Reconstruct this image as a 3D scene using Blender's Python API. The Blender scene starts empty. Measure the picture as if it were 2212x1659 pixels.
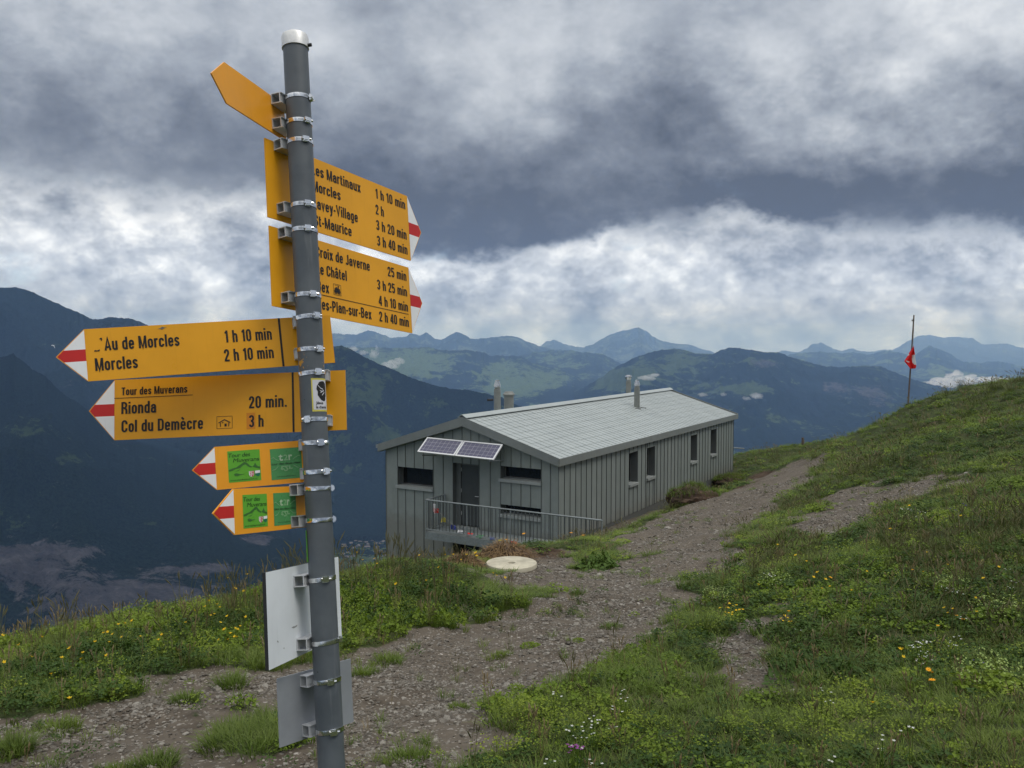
import bpy, bmesh, math, random
import numpy as np
from mathutils import Matrix, Vector

random.seed(7)
rng = np.random.default_rng(11)
R = math.radians
scene = bpy.context.scene
COL = scene.collection

# ------------------------------------------------------------------ camera, world, sun, exposure
# (lengths in metres; the photographer's eye is the origin, z = 0 is eye level, the meadow lies about 1.6 m below)
FW, FH, FOC = 2212.0, 1659.0, 1853.0            # size the layout was measured at, and the focal length in those pixels
PITCH = math.atan((829.5 - 737) / FOC)
cam_data = bpy.data.cameras.new('camera')
cam_data.sensor_width = 36.0
cam_data.lens = 36.0 * FOC / FW
cam_data.clip_start = 0.05
cam_data.clip_end = 150000.0
cam = bpy.data.objects.new('camera', cam_data)
cam.rotation_euler = (math.pi / 2 - PITCH, 0, 0)
COL.objects.link(cam)
scene.camera = cam

SUN_ELEV, SUN_AZ = R(60), R(112)                  # azimuth clockwise from the view direction (+Y)
sun_data = bpy.data.lights.new('sun', 'SUN')
sun_data.energy = 0.9
sun_data.angle = R(25)
sun_data.color = (1.0, 0.96, 0.9)
sun = bpy.data.objects.new('sun', sun_data)
sdir = Vector((math.sin(SUN_AZ) * math.cos(SUN_ELEV), math.cos(SUN_AZ) * math.cos(SUN_ELEV), math.sin(SUN_ELEV)))
sun.rotation_euler = (-sdir).to_track_quat('-Z', 'Y').to_euler()
COL.objects.link(sun)

vs = scene.view_settings
vs.view_transform = 'Standard'
try:
    vs.look = 'None'
except Exception:
    pass
vs.exposure = 0.34
vs.gamma = 1.0
vs.use_curve_mapping = False
scene.render.engine = 'CYCLES'
cy = scene.cycles
cy.use_denoising = True
cy.max_bounces = 5
cy.diffuse_bounces = 2
cy.glossy_bounces = 3
cy.transmission_bounces = 3
cy.transparent_max_bounces = 8
cy.volume_bounces = 2
cy.use_adaptive_sampling = True
cy.adaptive_threshold = 0.015


# ------------------------------------------------------------------ node helpers
class NT:
    """small expression builder for shader node trees"""
    def __init__(self, tree):
        self.t = tree
        self.n = tree.nodes
        self.l = tree.links

    def node(self, typ, **kw):
        nd = self.n.new(typ)
        for k, v in kw.items():
            setattr(nd, k, v)
        return nd

    def put(self, sock, v):
        if v is None:
            return
        if isinstance(v, bpy.types.NodeSocket):
            self.l.new(v, sock)
        else:
            try:
                sock.default_value = v
            except Exception:
                sock.default_value = (v, v, v) if not hasattr(v, '__len__') else (*v, 1.0)

    def m(self, op, a, b=None, c=None, clamp=False):
        nd = self.node('ShaderNodeMath', operation=op, use_clamp=clamp)
        for s, v in zip(nd.inputs, (a, b, c)):
            self.put(s, v)
        return nd.outputs[0]

    def vm(self, op, a, b=None):
        nd = self.node('ShaderNodeVectorMath', operation=op)
        self.put(nd.inputs[0], a)
        if op == 'SCALE':
            self.put(nd.inputs['Scale'], b)
        elif b is not None:
            self.put(nd.inputs[1], b)
        return nd.outputs[0]

    def mix(self, f, a, b, blend='MIX'):
        nd = self.node('ShaderNodeMix', data_type='RGBA', blend_type=blend)
        self.put(nd.inputs[0], f)
        for s, v in ((nd.inputs[6], a), (nd.inputs[7], b)):
            if not isinstance(v, bpy.types.NodeSocket) and len(v) == 3:
                v = (*v, 1.0)
            self.put(s, v)
        return nd.outputs[2]

    def noise(self, vec, scale=1.0, detail=4.0, rough=0.5, dist=0.0, out=0, typ='FBM'):
        nd = self.node('ShaderNodeTexNoise')
        self.put(nd.inputs['Vector'], vec)
        nd.inputs['Scale'].default_value = scale
        nd.inputs['Detail'].default_value = detail
        nd.inputs['Roughness'].default_value = rough
        nd.inputs['Distortion'].default_value = dist
        return nd.outputs[out]

    def vor(self, vec, scale=1.0, out=0, feature='F1', rand=1.0):
        nd = self.node('ShaderNodeTexVoronoi', feature=feature)
        self.put(nd.inputs['Vector'], vec)
        nd.inputs['Scale'].default_value = scale
        nd.inputs['Randomness'].default_value = rand
        return nd.outputs[out]

    def ramp(self, f, lo, hi, a=0.0, b=1.0, smooth=True):
        nd = self.node('ShaderNodeMapRange')
        if smooth:
            nd.interpolation_type = 'SMOOTHSTEP'
        self.put(nd.inputs[0], f)
        nd.inputs[1].default_value = lo
        nd.inputs[2].default_value = hi
        nd.inputs[3].default_value = a
        nd.inputs[4].default_value = b
        return nd.outputs[0]

    def attr(self, name, out='Fac'):
        nd = self.node('ShaderNodeAttribute', attribute_name=name)
        return nd.outputs[out]


def new_mat(name):
    m = bpy.data.materials.new(name)
    m.use_nodes = True
    m.node_tree.nodes.clear()
    t = NT(m.node_tree)
    out = t.node('ShaderNodeOutputMaterial')
    bs = t.node('ShaderNodeBsdfPrincipled')
    t.l.new(bs.outputs[0], out.inputs[0])
    return m, t, bs, out


def pset(t, bs, base=None, rough=None, metal=None, normal=None, spec=None):
    for k, v in (('Base Color', base), ('Roughness', rough), ('Metallic', metal), ('Normal', normal), ('Specular IOR Level', spec)):
        if v is None:
            continue
        if isinstance(v, tuple) and len(v) == 3 and k == 'Base Color':
            v = (*v, 1.0)
        t.put(bs.inputs[k], v)


def bump(t, h, strength=0.3, dist=0.01):
    nd = t.node('ShaderNodeBump')
    nd.inputs['Strength'].default_value = strength
    nd.inputs['Distance'].default_value = dist
    t.put(nd.inputs['Height'], h)
    return nd.outputs[0]


def simple(name, col, rough=0.5, metal=0.0, var=0.12, scale=20.0, bmp=0.0, spec=0.4):
    """a plain painted / metal / stone surface with uneven tone and slightly uneven gloss"""
    m, t, bs, out = new_mat(name)
    co = t.node('ShaderNodeTexCoord').outputs['Object']
    n = t.noise(co, scale, 5, 0.6)
    n2 = t.noise(co, scale * 0.17, 3, 0.5)
    f = t.m('ADD', t.m('MULTIPLY', n, 0.6), t.m('MULTIPLY', n2, 0.4))
    lo = tuple(c * (1 - var) for c in col)
    hi = tuple(min(1, c * (1 + var)) for c in col)
    pset(t, bs, t.mix(t.ramp(f, 0.3, 0.7), lo, hi), t.ramp(n2, 0.3, 0.7, max(0.03, rough - 0.08), min(1, rough + 0.1)), metal, spec=spec)
    if bmp:
        t.put(bs.inputs['Normal'], bump(t, n, bmp, 0.01))
    return m


# ------------------------------------------------------------------ the overcast sky (world)
world = bpy.data.worlds.new('World')
scene.world = world
world.use_nodes = True
world.node_tree.nodes.clear()
w = NT(world.node_tree)
wout = w.node('ShaderNodeOutputWorld')
wbg = w.node('ShaderNodeBackground')
w.l.new(wbg.outputs[0], wout.inputs[0])
skyt = w.node('ShaderNodeTexSky', sky_type='NISHITA')
skyt.sun_disc = False
skyt.sun_elevation = SUN_ELEV
skyt.sun_rotation = SUN_AZ
skyt.altitude = 2000
blue = w.vm('SCALE', skyt.outputs[0], 0.10)
dirv = w.node('ShaderNodeTexCoord').outputs['Generated']
sep = w.node('ShaderNodeSeparateXYZ')
w.l.new(dirv, sep.inputs[0])
dx, dy, dz = sep.outputs
el = w.m('MULTIPLY', w.m('ARCSINE', dz), 180 / math.pi)          # degrees above the horizon
az = w.m('MULTIPLY', w.m('ARCTAN2', dx, dy), 180 / math.pi)      # degrees to the right of the view
sq0 = w.node('ShaderNodeMapping')
sq0.inputs['Rotation'].default_value = (0, R(10), 0)
sq0.inputs['Scale'].default_value = (1.0, 1.0, 1.45)
w.put(sq0.inputs[0], dirv)
wp = sq0.outputs[0]
n1 = w.noise(wp, 3.0, 10, 0.57)                               # the big billows of the deck
n2 = w.noise(wp, 11.0, 9, 0.62)
n3 = w.noise(wp, 9.0, 9, 0.60)                               # heaped clouds near the horizon
n4 = w.noise(wp, 26.0, 7, 0.62)
lump = w.vor(wp, 15.0, 0, 'SMOOTH_F1')                       # rounded heads
azw = w.m('ADD', az, w.m('MULTIPLY', w.m('SUBTRACT', n1, 0.5), 16.0))
elw = w.m('ADD', el, w.m('MULTIPLY', w.m('SUBTRACT', n3, 0.5), 7.5))
elw = w.m('ADD', elw, w.m('MULTIPLY', w.m('SUBTRACT', n1, 0.5), 6.0))
elw = w.m('ADD', elw, w.m('MULTIPLY', w.m('SUBTRACT', n4, 0.5), 2.4))


def bell(x, c, r):
    u = w.m('DIVIDE', w.m('SUBTRACT', x, c), r)
    return w.m('EXPONENT', w.m('MULTIPLY', w.m('MULTIPLY', u, u), -1.0))


def blob(a0, e0, ra, re, amp):
    """one larger light or dark cloud mass around a direction"""
    return w.m('MULTIPLY', w.m('MULTIPLY', bell(azw, a0, ra), bell(elw, e0, re)), amp)


# a heavy deck with a ragged base; broken bright heaps are seen below that base, farther off
base_h = w.m('ADD', 7.9, w.m('MULTIPLY', bell(az, -3.0, 6.0), -2.6))
base_h = w.m('ADD', base_h, w.m('MULTIPLY', w.ramp(az, -8, -16), 1.6))
base_h = w.m('ADD', base_h, w.m('MULTIPLY', w.ramp(az, 16, 34), -1.2))
above_d = w.m('SUBTRACT', elw, base_h)
deck = w.m('ADD', 0.185, w.m('MULTIPLY', w.ramp(above_d, 0.5, 11.0), 0.25))
deck = w.m('ADD', deck, w.m('MULTIPLY', w.ramp(az, -12, -30), 0.08))
deck = w.m('ADD', deck, w.m('MULTIPLY', w.m('SUBTRACT', n1, 0.5), 1.0))
deck = w.m('ADD', deck, w.m('MULTIPLY', w.m('SUBTRACT', n2, 0.5), 0.30))
deck = w.m('ADD', deck, w.m('MULTIPLY', w.m('SUBTRACT', n4, 0.5), 0.16))
heap = w.m('ADD', 0.60, w.m('MULTIPLY', w.m('SUBTRACT', n3, 0.5), 1.15))
heap = w.m('ADD', heap, w.m('MULTIPLY', w.m('SUBTRACT', n4, 0.5), 0.70))
heap = w.m('ADD', heap, w.m('MULTIPLY', w.m('SUBTRACT', 0.42, lump), 0.30))
heap = w.m('ADD', heap, w.m('MULTIPLY', bell(el, 0.5, 1.8), -0.06))
val = w.m('ADD', heap, w.m('MULTIPLY', w.ramp(above_d, -0.9, 0.8), w.m('SUBTRACT', deck, heap)))
for a0, e0, ra, re, amp in ((22, 9.3, 13, 2.0, -0.17), (-1, 13, 9, 4.0, -0.06), (27, 18.5, 13, 5.0, 0.24), (-33, 20, 12, 5, 0.10), (8, 20, 9, 4, 0.08), (-22, 8.4, 8, 1.8, 0.08)):
    val = w.m('ADD', val, blob(a0, e0, ra, re, amp))
# the deck grows thinner and brighter overhead, where the sun stands behind it
over = w.ramp(el, 20, 65, 0.0, 0.62)
val = w.m('ADD', val, over)
val = w.m('MAXIMUM', val, 0.10)
tone = w.node('ShaderNodeValToRGB')
cr = tone.color_ramp
cr.elements[0].position = 0.0
cr.elements[0].color = (0.075, 0.095, 0.14, 1)
cr.elements[1].position = 1.0
cr.elements[1].color = (1.18, 1.18, 1.18, 1)
for p, c in ((0.12, (0.082, 0.098, 0.132)), (0.28, (0.160, 0.185, 0.232)), (0.45, (0.30, 0.335, 0.392)), (0.62, (0.50, 0.535, 0.585)), (0.80, (0.82, 0.84, 0.86))):
    e = cr.elements.new(p)
    e.color = (*c, 1)
w.put(tone.inputs[0], val)
gap = w.m('MULTIPLY', w.ramp(n2, 0.60, 0.72), w.ramp(el, 14, 3, 0.0, 0.35))
coolt = w.mix(w.ramp(el, 10, 2), (1.0, 1.0, 1.0), (0.92, 0.99, 1.12))
coolt = w.mix(w.ramp(el, 2.2, 0.0), coolt, (0.80, 1.0, 1.45))   # cooler white far off under the deck
skycol = w.mix(1.0, w.mix(gap, tone.outputs[0], blue), coolt, 'MULTIPLY')
low = w.ramp(el, -12, -1, 1.0, 0.0)
skycol = w.mix(low, skycol, (0.10, 0.13, 0.17))
w.put(wbg.inputs['Color'], skycol)
wbg.inputs['Strength'].default_value = 1.0

# ------------------------------------------------------------------ measuring helpers
FWD = np.array([0, math.cos(PITCH), -math.sin(PITCH)])
UPV = np.array([0, math.sin(PITCH), math.cos(PITCH)])
RGT = np.array([1.0, 0, 0])


def ray(px, py):
    """direction of a measured picture point, scaled so that its y (distance ahead) is 1"""
    d = FWD + RGT * ((px - FW / 2) / FOC) + UPV * ((FH / 2 - py) / FOC)
    return d / d[1]


def at(px, py, dist):
    return ray(px, py) * dist


def to_px(P):
    P = np.asarray(P, float)
    z = np.maximum(P @ FWD, 1e-3)
    return FW / 2 + FOC * (P @ RGT) / z, FH / 2 - FOC * (P @ UPV) / z


_perm = rng.permutation(512)
_vals = rng.random(512)


def vnoise(x, y, seed=0):
    x = np.asarray(x, float) + seed * 17.3
    y = np.asarray(y, float) + seed * 9.7
    xi = np.floor(x).astype(int)
    yi = np.floor(y).astype(int)
    fx = x - xi
    fy = y - yi
    fx = fx * fx * (3 - 2 * fx)
    fy = fy * fy * (3 - 2 * fy)

    def h(i, j):
        return _vals[_perm[(_perm[i & 511] + j) & 511]]
    a = h(xi, yi)
    b = h(xi + 1, yi)
    c = h(xi, yi + 1)
    d = h(xi + 1, yi + 1)
    return (a * (1 - fx) + b * fx) * (1 - fy) + (c * (1 - fx) + d * fx) * fy


def fbm(x, y, seed=0, octv=5, gain=0.5):
    s = 0.0
    amp = 1.0
    tot = 0.0
    for o in range(octv):
        s = s + amp * vnoise(x * 2 ** o, y * 2 ** o, seed + o * 3)
        tot += amp
        amp *= gain
    return s / tot


def ridged(x, y, seed=0, octv=5):
    s = 0.0
    amp = 1.0
    tot = 0.0
    for o in range(octv):
        s = s + amp * (1 - np.abs(2 * vnoise(x * 2 ** o, y * 2 ** o, seed + o * 5) - 1))
        tot += amp
        amp *= 0.5
    return s / tot


# ------------------------------------------------------------------ object helpers
def prop(o, label=None, cat=None, group=None, kind=None):
    if label:
        o['label'] = label
    if cat:
        o['category'] = cat
    if group:
        o['group'] = group
    if kind:
        o['kind'] = kind
    return o


class MB:
    """collects verts, faces and material slots for ONE mesh object"""
    def __init__(self):
        self.v = []
        self.f = []
        self.mi = []

    def add(self, vs_, fs_, mi=0):
        b = len(self.v)
        self.v += [tuple(map(float, p)) for p in vs_]
        for f in fs_:
            self.f.append(tuple(i + b for i in f))
            self.mi.append(mi)
        return self

    def box(self, x0, x1, y0, y1, z0, z1, mi=0):
        return self.add([(x0, y0, z0), (x1, y0, z0), (x1, y1, z0), (x0, y1, z0), (x0, y0, z1), (x1, y0, z1), (x1, y1, z1), (x0, y1, z1)],
                        [(3, 2, 1, 0), (4, 5, 6, 7), (0, 1, 5, 4), (1, 2, 6, 5), (2, 3, 7, 6), (3, 0, 4, 7)], mi)

    def tube(self, p, q, r0, r1=None, n=10, caps=True, mi=0):
        r1 = r0 if r1 is None else r1
        p = np.array(p, float)
        q = np.array(q, float)
        d = q - p
        d /= np.linalg.norm(d)
        a = np.cross(d, (0, 0, 1.0))
        if np.linalg.norm(a) < 1e-3:
            a = np.cross(d, (1.0, 0, 0))
        a /= np.linalg.norm(a)
        b = np.cross(d, a)
        vs_ = []
        for c, r in ((p, r0), (q, r1)):
            for k in range(n):
                t_ = 2 * math.pi * k / n
                vs_.append(c + r * (math.cos(t_) * a + math.sin(t_) * b))
        fs_ = [(k, n + k, n + (k + 1) % n, (k + 1) % n) for k in range(n)]
        if caps:
            fs_ += [tuple(range(n)), tuple(range(2 * n - 1, n - 1, -1))]
        return self.add(vs_, fs_, mi)

    def lathe(self, prof, n=24, mi=0, c=(0, 0, 0)):
        """prof: (r, z) from bottom to top"""
        vs_ = []
        for r, z in prof:
            for k in range(n):
                t_ = 2 * math.pi * k / n
                vs_.append((c[0] + r * math.cos(t_), c[1] + r * math.sin(t_), c[2] + z))
        fs_ = []
        for i in range(len(prof) - 1):
            for k in range(n):
                fs_.append((i * n + k, i * n + (k + 1) % n, (i + 1) * n + (k + 1) % n, (i + 1) * n + k))
        if prof[0][0] > 1e-6:
            fs_.append(tuple(range(n - 1, -1, -1)))
        if prof[-1][0] > 1e-6:
            fs_.append(tuple((len(prof) - 1) * n + k for k in range(n)))
        return self.add(vs_, fs_, mi)

    def prism(self, poly, z0, z1, mi=0, side_mi=None):
        """poly counter-clockwise in xy"""
        n = len(poly)
        b = len(self.v)
        self.add([(x, y, z0) for x, y in poly] + [(x, y, z1) for x, y in poly], [], mi)
        self.f.append(tuple(b + i for i in range(n - 1, -1, -1)))
        self.mi.append(mi if side_mi is None else side_mi)
        self.f.append(tuple(b + n + i for i in range(n)))
        self.mi.append(mi)
        for i in range(n):
            j = (i + 1) % n
            self.f.append((b + i, b + j, b + n + j, b + n + i))
            self.mi.append(mi if side_mi is None else side_mi)
        return self

    def mesh(self, name, mats, smooth=False):
        me = bpy.data.meshes.new(name)
        me.from_pydata(self.v, [], self.f)
        for m in (mats if isinstance(mats, (list, tuple)) else [mats]):
            me.materials.append(m)
        if any(self.mi):
            me.polygons.foreach_set('material_index', self.mi)
        if smooth:
            me.polygons.foreach_set('use_smooth', [True] * len(self.f))
        me.update()
        return me

    def build(self, name, mats, parent=None, smooth=False, bevel=0.0):
        me = self.mesh(name, mats, smooth)
        o = bpy.data.objects.new(name, me)
        COL.objects.link(o)
        if parent is not None:
            o.parent = parent
        if bevel:
            bm_ = bmesh.new()
            bm_.from_mesh(me)
            bmesh.ops.bevel(bm_, geom=bm_.edges[:], offset=bevel, segments=2, affect='EDGES', profile=0.6)
            bm_.to_mesh(me)
            bm_.free()
        return o


def smooth_by_angle(o, deg=35):
    me = o.data
    me.polygons.foreach_set('use_smooth', [True] * len(me.polygons))
    bm_ = bmesh.new()
    bm_.from_mesh(me)
    for e in bm_.edges:
        if len(e.link_faces) == 2 and e.calc_face_angle(0) > R(deg):
            e.smooth = False
    bm_.to_mesh(me)
    bm_.free()
    return o


def thing(name, label, cat, loc=(0, 0, 0), rot=None, group=None):
    o = bpy.data.objects.new(name, None)
    COL.objects.link(o)
    o.empty_display_size = 0.1
    if rot is not None:
        o.matrix_world = Matrix.Translation(Vector(loc)) @ rot.to_4x4()
    else:
        o.location = loc
    return prop(o, label, cat, group)


def inst(mesh, name, parent=None, loc=None, rotz=0.0, scale=1.0, rot=None):
    o = bpy.data.objects.new(name, mesh)
    COL.objects.link(o)
    if parent is not None:
        o.parent = parent
    if loc is not None:
        o.location = loc
    o.rotation_euler = rot if rot is not None else (0, 0, rotz)
    o.scale = scale if hasattr(scale, '__len__') else (scale,) * 3
    return o


# ================================================================== MATERIALS
def sign_paint(name, col, rough=0.32):
    m, t, bs, out = new_mat(name)
    co = t.node('ShaderNodeTexCoord').outputs['Object']
    big = t.noise(co, 4.0, 4, 0.6)
    fine = t.noise(co, 160.0, 4, 0.6)
    c = t.mix(t.ramp(big, 0.3, 0.7), tuple(x * 0.93 for x in col), tuple(x * 1.05 for x in col))
    stretch = t.node('ShaderNodeMapping')
    stretch.inputs['Scale'].default_value = (60, 3, 1)
    t.put(stretch.inputs[0], co)
    drip = t.noise(stretch.outputs[0], 1.0, 4, 0.7)
    c = t.mix(t.ramp(drip, 0.55, 0.78, 0, 0.22), c, tuple(x * 0.55 for x in col))
    c = t.mix(t.ramp(fine, 0.70, 0.78, 0, 0.35), c, (0.12, 0.09, 0.05))
    pset(t, bs, c, t.ramp(big, 0.3, 0.7, rough - 0.06, rough + 0.1), 0.0, spec=0.35)
    t.put(bs.inputs['Normal'], bump(t, fine, 0.03, 0.002))
    return m


M_yellow = sign_paint('sign_yellow', (0.80, 0.365, 0.014))
M_orange = sign_paint('sign_orange', (0.86, 0.36, 0.022))
M_white = sign_paint('sign_white', (0.82, 0.83, 0.84))
M_red = sign_paint('sign_red', (0.55, 0.025, 0.022))
M_black = simple('lettering_black', (0.012, 0.011, 0.010), 0.4, var=0.1)
M_patch = sign_paint('sign_patch', (0.66, 0.24, 0.016))
M_green_bright = sign_paint('sticker_green', (0.12, 0.40, 0.035), 0.3)
M_green_dull = sign_paint('sticker_dull_green', (0.085, 0.30, 0.10), 0.25)
M_green_dark = simple('print_dark_green', (0.045, 0.15, 0.03), 0.35, var=0.05)
M_green_pale = simple('print_pale_green', (0.40, 0.56, 0.36), 0.35, var=0.05)
M_green_faint = simple('print_faint_green', (0.21, 0.42, 0.20), 0.35, var=0.05)
M_ink_green = simple('print_ink', (0.012, 0.035, 0.012), 0.35, var=0.05)
M_shield_green = simple('print_shield_green', (0.01, 0.17, 0.09), 0.35, var=0.05)
M_alu = simple('aluminium', (0.60, 0.61, 0.62), 0.42, 0.4, 0.10, 60)
M_alu_panel = simple('mill_aluminium_sheet', (0.38, 0.40, 0.43), 0.55, 0.55, 0.08, 14)
M_steel = simple('stainless_band', (0.72, 0.73, 0.74), 0.16, 1.0, 0.10, 90)
M_chrome = simple('clamp_screw_steel', (0.80, 0.81, 0.82), 0.12, 1.0, 0.08, 120)
M_dark = simple('black_rubber', (0.02, 0.02, 0.022), 0.5, var=0.1)
M_boardwhite = sign_paint('board_white', (0.76, 0.80, 0.83))


def pole_material():
    m, t, bs, out = new_mat('pole_grey')
    co = t.node('ShaderNodeTexCoord').outputs['Object']
    mp = t.node('ShaderNodeMapping')
    mp.inputs['Scale'].default_value = (28, 28, 2.2)
    t.put(mp.inputs[0], co)
    streak = t.noise(mp.outputs[0], 1.0, 6, 0.65)
    blot = t.noise(co, 9.0, 5, 0.6)
    c = t.mix(t.ramp(blot, 0.3, 0.7), (0.074, 0.087, 0.100), (0.106, 0.121, 0.135))
    c = t.mix(t.ramp(streak, 0.56, 0.72, 0, 0.65), c, (0.16, 0.172, 0.18))
    c = t.mix(t.ramp(streak, 0.40, 0.28, 0, 0.5), c, (0.045, 0.048, 0.052))
    # chips of yellow paint left on the pole beside the middle signs
    sp = t.node('ShaderNodeSeparateXYZ')
    t.put(sp.inputs[0], co)
    hgt = t.m('MULTIPLY', t.ramp(sp.outputs[2], 1.045, 1.10), t.ramp(sp.outputs[2], 1.17, 1.12))
    chips = t.noise(co, 55.0, 3, 0.55, dist=0.4)
    f = t.m('MULTIPLY', t.ramp(chips, 0.60, 0.63), hgt)
    c = t.mix(f, c, (0.55, 0.27, 0.02))
    f2 = t.ramp(t.noise(co, 38.0, 3, 0.6), 0.735, 0.76)
    c = t.mix(f2, c, (0.02, 0.02, 0.022))
    pset(t, bs, c, t.ramp(blot, 0.3, 0.7, 0.36, 0.55), 0.0, spec=0.45)
    t.put(bs.inputs['Normal'], bump(t, streak, 0.05, 0.003))
    return m


M_pole = pole_material()


def ground_material():
    m, t, bs, out = new_mat('alpine_ground')
    geo = t.node('ShaderNodeNewGeometry')
    pos = geo.outputs['Position']
    pm = t.attr('path')
    em = t.attr('earth')
    n1_ = t.noise(pos, 1.3, 5, 0.6)
    n2_ = t.noise(pos, 9.0, 6, 0.65)
    n3_ = t.noise(pos, 45.0, 5, 0.7)
    soil = t.mix(t.ramp(n2_, 0.3, 0.7), (0.062, 0.050, 0.038), (0.110, 0.092, 0.072))
    soil = t.mix(t.ramp(n1_, 0.35, 0.65, 0.0, 0.55), soil, (0.128, 0.110, 0.088))
    vcol = t.vor(pos, 42.0, 1)
    vsep = t.node('ShaderNodeSeparateColor')
    t.put(vsep.inputs[0], vcol)
    vd = t.vor(pos, 42.0, 0)
    chip = t.m('MULTIPLY', t.ramp(vsep.outputs[0], 0.45, 0.55), t.ramp(vd, 0.36, 0.28))
    chipc = t.mix(vsep.outputs[1], (0.13, 0.115, 0.098), (0.30, 0.275, 0.235))
    grav = t.mix(chip, soil, chipc)
    vcol2 = t.vor(pos, 17.0, 1)
    vsep2 = t.node('ShaderNodeSeparateColor')
    t.put(vsep2.inputs[0], vcol2)
    chip2 = t.m('MULTIPLY', t.ramp(vsep2.outputs[0], 0.70, 0.78), t.ramp(t.vor(pos, 17.0, 0), 0.30, 0.22))
    grav = t.mix(chip2, grav, t.mix(vsep2.outputs[2], (0.13, 0.115, 0.10), (0.36, 0.335, 0.30)))
    turf = t.mix(t.ramp(n2_, 0.3, 0.7), (0.020, 0.030, 0.010), (0.052, 0.066, 0.020))
    turf = t.mix(t.ramp(n1_, 0.45, 0.75, 0, 0.6), turf, (0.070, 0.072, 0.026))
    turf = t.mix(t.ramp(n3_, 0.55, 0.8, 0, 0.5), turf, (0.075, 0.060, 0.035))
    edge = t.m('ADD', pm, t.m('MULTIPLY', t.m('SUBTRACT', n2_, 0.5), 0.7))
    c = t.mix(t.ramp(edge, 0.40, 0.60), turf, grav)
    earth = t.mix(t.ramp(n2_, 0.35, 0.7), (0.040, 0.026, 0.017), (0.095, 0.066, 0.045))
    c = t.mix(t.ramp(t.m('ADD', em, t.m('MULTIPLY', t.m('SUBTRACT', n2_, 0.5), 0.5)), 0.4, 0.6), c, earth)
    pset(t, bs, c, 0.92, 0.0, spec=0.15)
    hh = t.m('ADD', t.m('MULTIPLY', chip, 0.6), t.m('ADD', t.m('MULTIPLY', chip2, 1.0), t.m('MULTIPLY', n3_, 0.8)))
    t.put(bs.inputs['Normal'], bump(t, hh, 0.5, 0.012))
    return m


M_ground = ground_material()


def leaf_material(name, cols, rough=0.6, trans=0.25, patch=0.5, tipcol=None):
    """blades and leaves: tone varies per plant and in patches across the meadow"""
    m, t, bs, out = new_mat(name)
    oi = t.node('ShaderNodeObjectInfo')
    geo = t.node('ShaderNodeNewGeometry')
    pn = t.noise(geo.outputs['Position'], 0.55, 3, 0.55)
    rnd = t.m('ADD', t.m('MULTIPLY', oi.outputs['Random'], 1 - patch), t.m('MULTIPLY', t.ramp(pn, 0.3, 0.7), patch))
    rp = t.node('ShaderNodeValToRGB')
    for i, c in enumerate(cols):
        p = i / (len(cols) - 1)
        e = rp.color_ramp.elements[i] if i < 2 else rp.color_ramp.elements.new(p)
        e.position = p
        e.color = (*c, 1)
    t.put(rp.inputs[0], rnd)
    c = rp.outputs[0]
    if tipcol:
        c = t.mix(t.m('MULTIPLY', t.attr('tip'), 0.8), c, tipcol)
    pset(t, bs, c, rough, 0.0, spec=0.25)
    tr = t.node('ShaderNodeBsdfTranslucent')
    t.put(tr.inputs[0], c)
    mx = t.node('ShaderNodeMixShader')
    mx.inputs[0].default_value = trans
    t.l.new(bs.outputs[0], mx.inputs[1])
    t.l.new(tr.outputs[0], mx.inputs[2])
    t.l.new(mx.outputs[0], out.inputs[0])
    return m


M_grass = leaf_material('grass_blades', [(0.036, 0.078, 0.006), (0.070, 0.132, 0.009), (0.110, 0.176, 0.014), (0.170, 0.222, 0.022)], tipcol=(0.13, 0.165, 0.040))
M_tall = leaf_material('tall_grass', [(0.052, 0.084, 0.014), (0.080, 0.118, 0.020), (0.115, 0.145, 0.030)], tipcol=(0.14, 0.13, 0.06))
M_herb = leaf_material('herb_leaves', [(0.075, 0.130, 0.012), (0.135, 0.205, 0.018), (0.205, 0.275, 0.028)], trans=0.3)
M_herbdark = leaf_material('dark_herb_leaves', [(0.024, 0.054, 0.008), (0.042, 0.084, 0.012), (0.064, 0.115, 0.016)], trans=0.2)
M_spray = leaf_material('yellow_green_sprays', [(0.12, 0.18, 0.018), (0.19, 0.255, 0.025), (0.28, 0.33, 0.035)], trans=0.3)
M_straw = leaf_material('dry_stalks', [(0.165, 0.120, 0.055), (0.230, 0.175, 0.090), (0.30, 0.25, 0.15)], trans=0.15)
M_brownturf = leaf_material('withered_turf', [(0.115, 0.070, 0.030), (0.185, 0.115, 0.050), (0.235, 0.160, 0.075)], trans=0.1)
M_bush = leaf_material('bush_leaves', [(0.046, 0.090, 0.014), (0.080, 0.140, 0.022), (0.130, 0.195, 0.030)], patch=0.2)
M_petal_y = leaf_material('yellow_petals', [(0.80, 0.50, 0.010), (0.85, 0.58, 0.02)], trans=0.3)
M_petal_o = leaf_material('orange_petals', [(0.84, 0.36, 0.008), (0.86, 0.44, 0.015)], trans=0.3)
M_petal_w = leaf_material('white_petals', [(0.70, 0.72, 0.66), (0.80, 0.82, 0.78)], trans=0.3)
M_petal_v = leaf_material('violet_petals', [(0.07, 0.035, 0.32), (0.12, 0.045, 0.34)], trans=0.3)
M_petal_p = leaf_material('purple_petals', [(0.30, 0.07, 0.30), (0.36, 0.10, 0.36)], trans=0.3)
M_umbel = leaf_material('greenish_white_flowers', [(0.26, 0.36, 0.09), (0.38, 0.46, 0.17)], trans=0.25)


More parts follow.
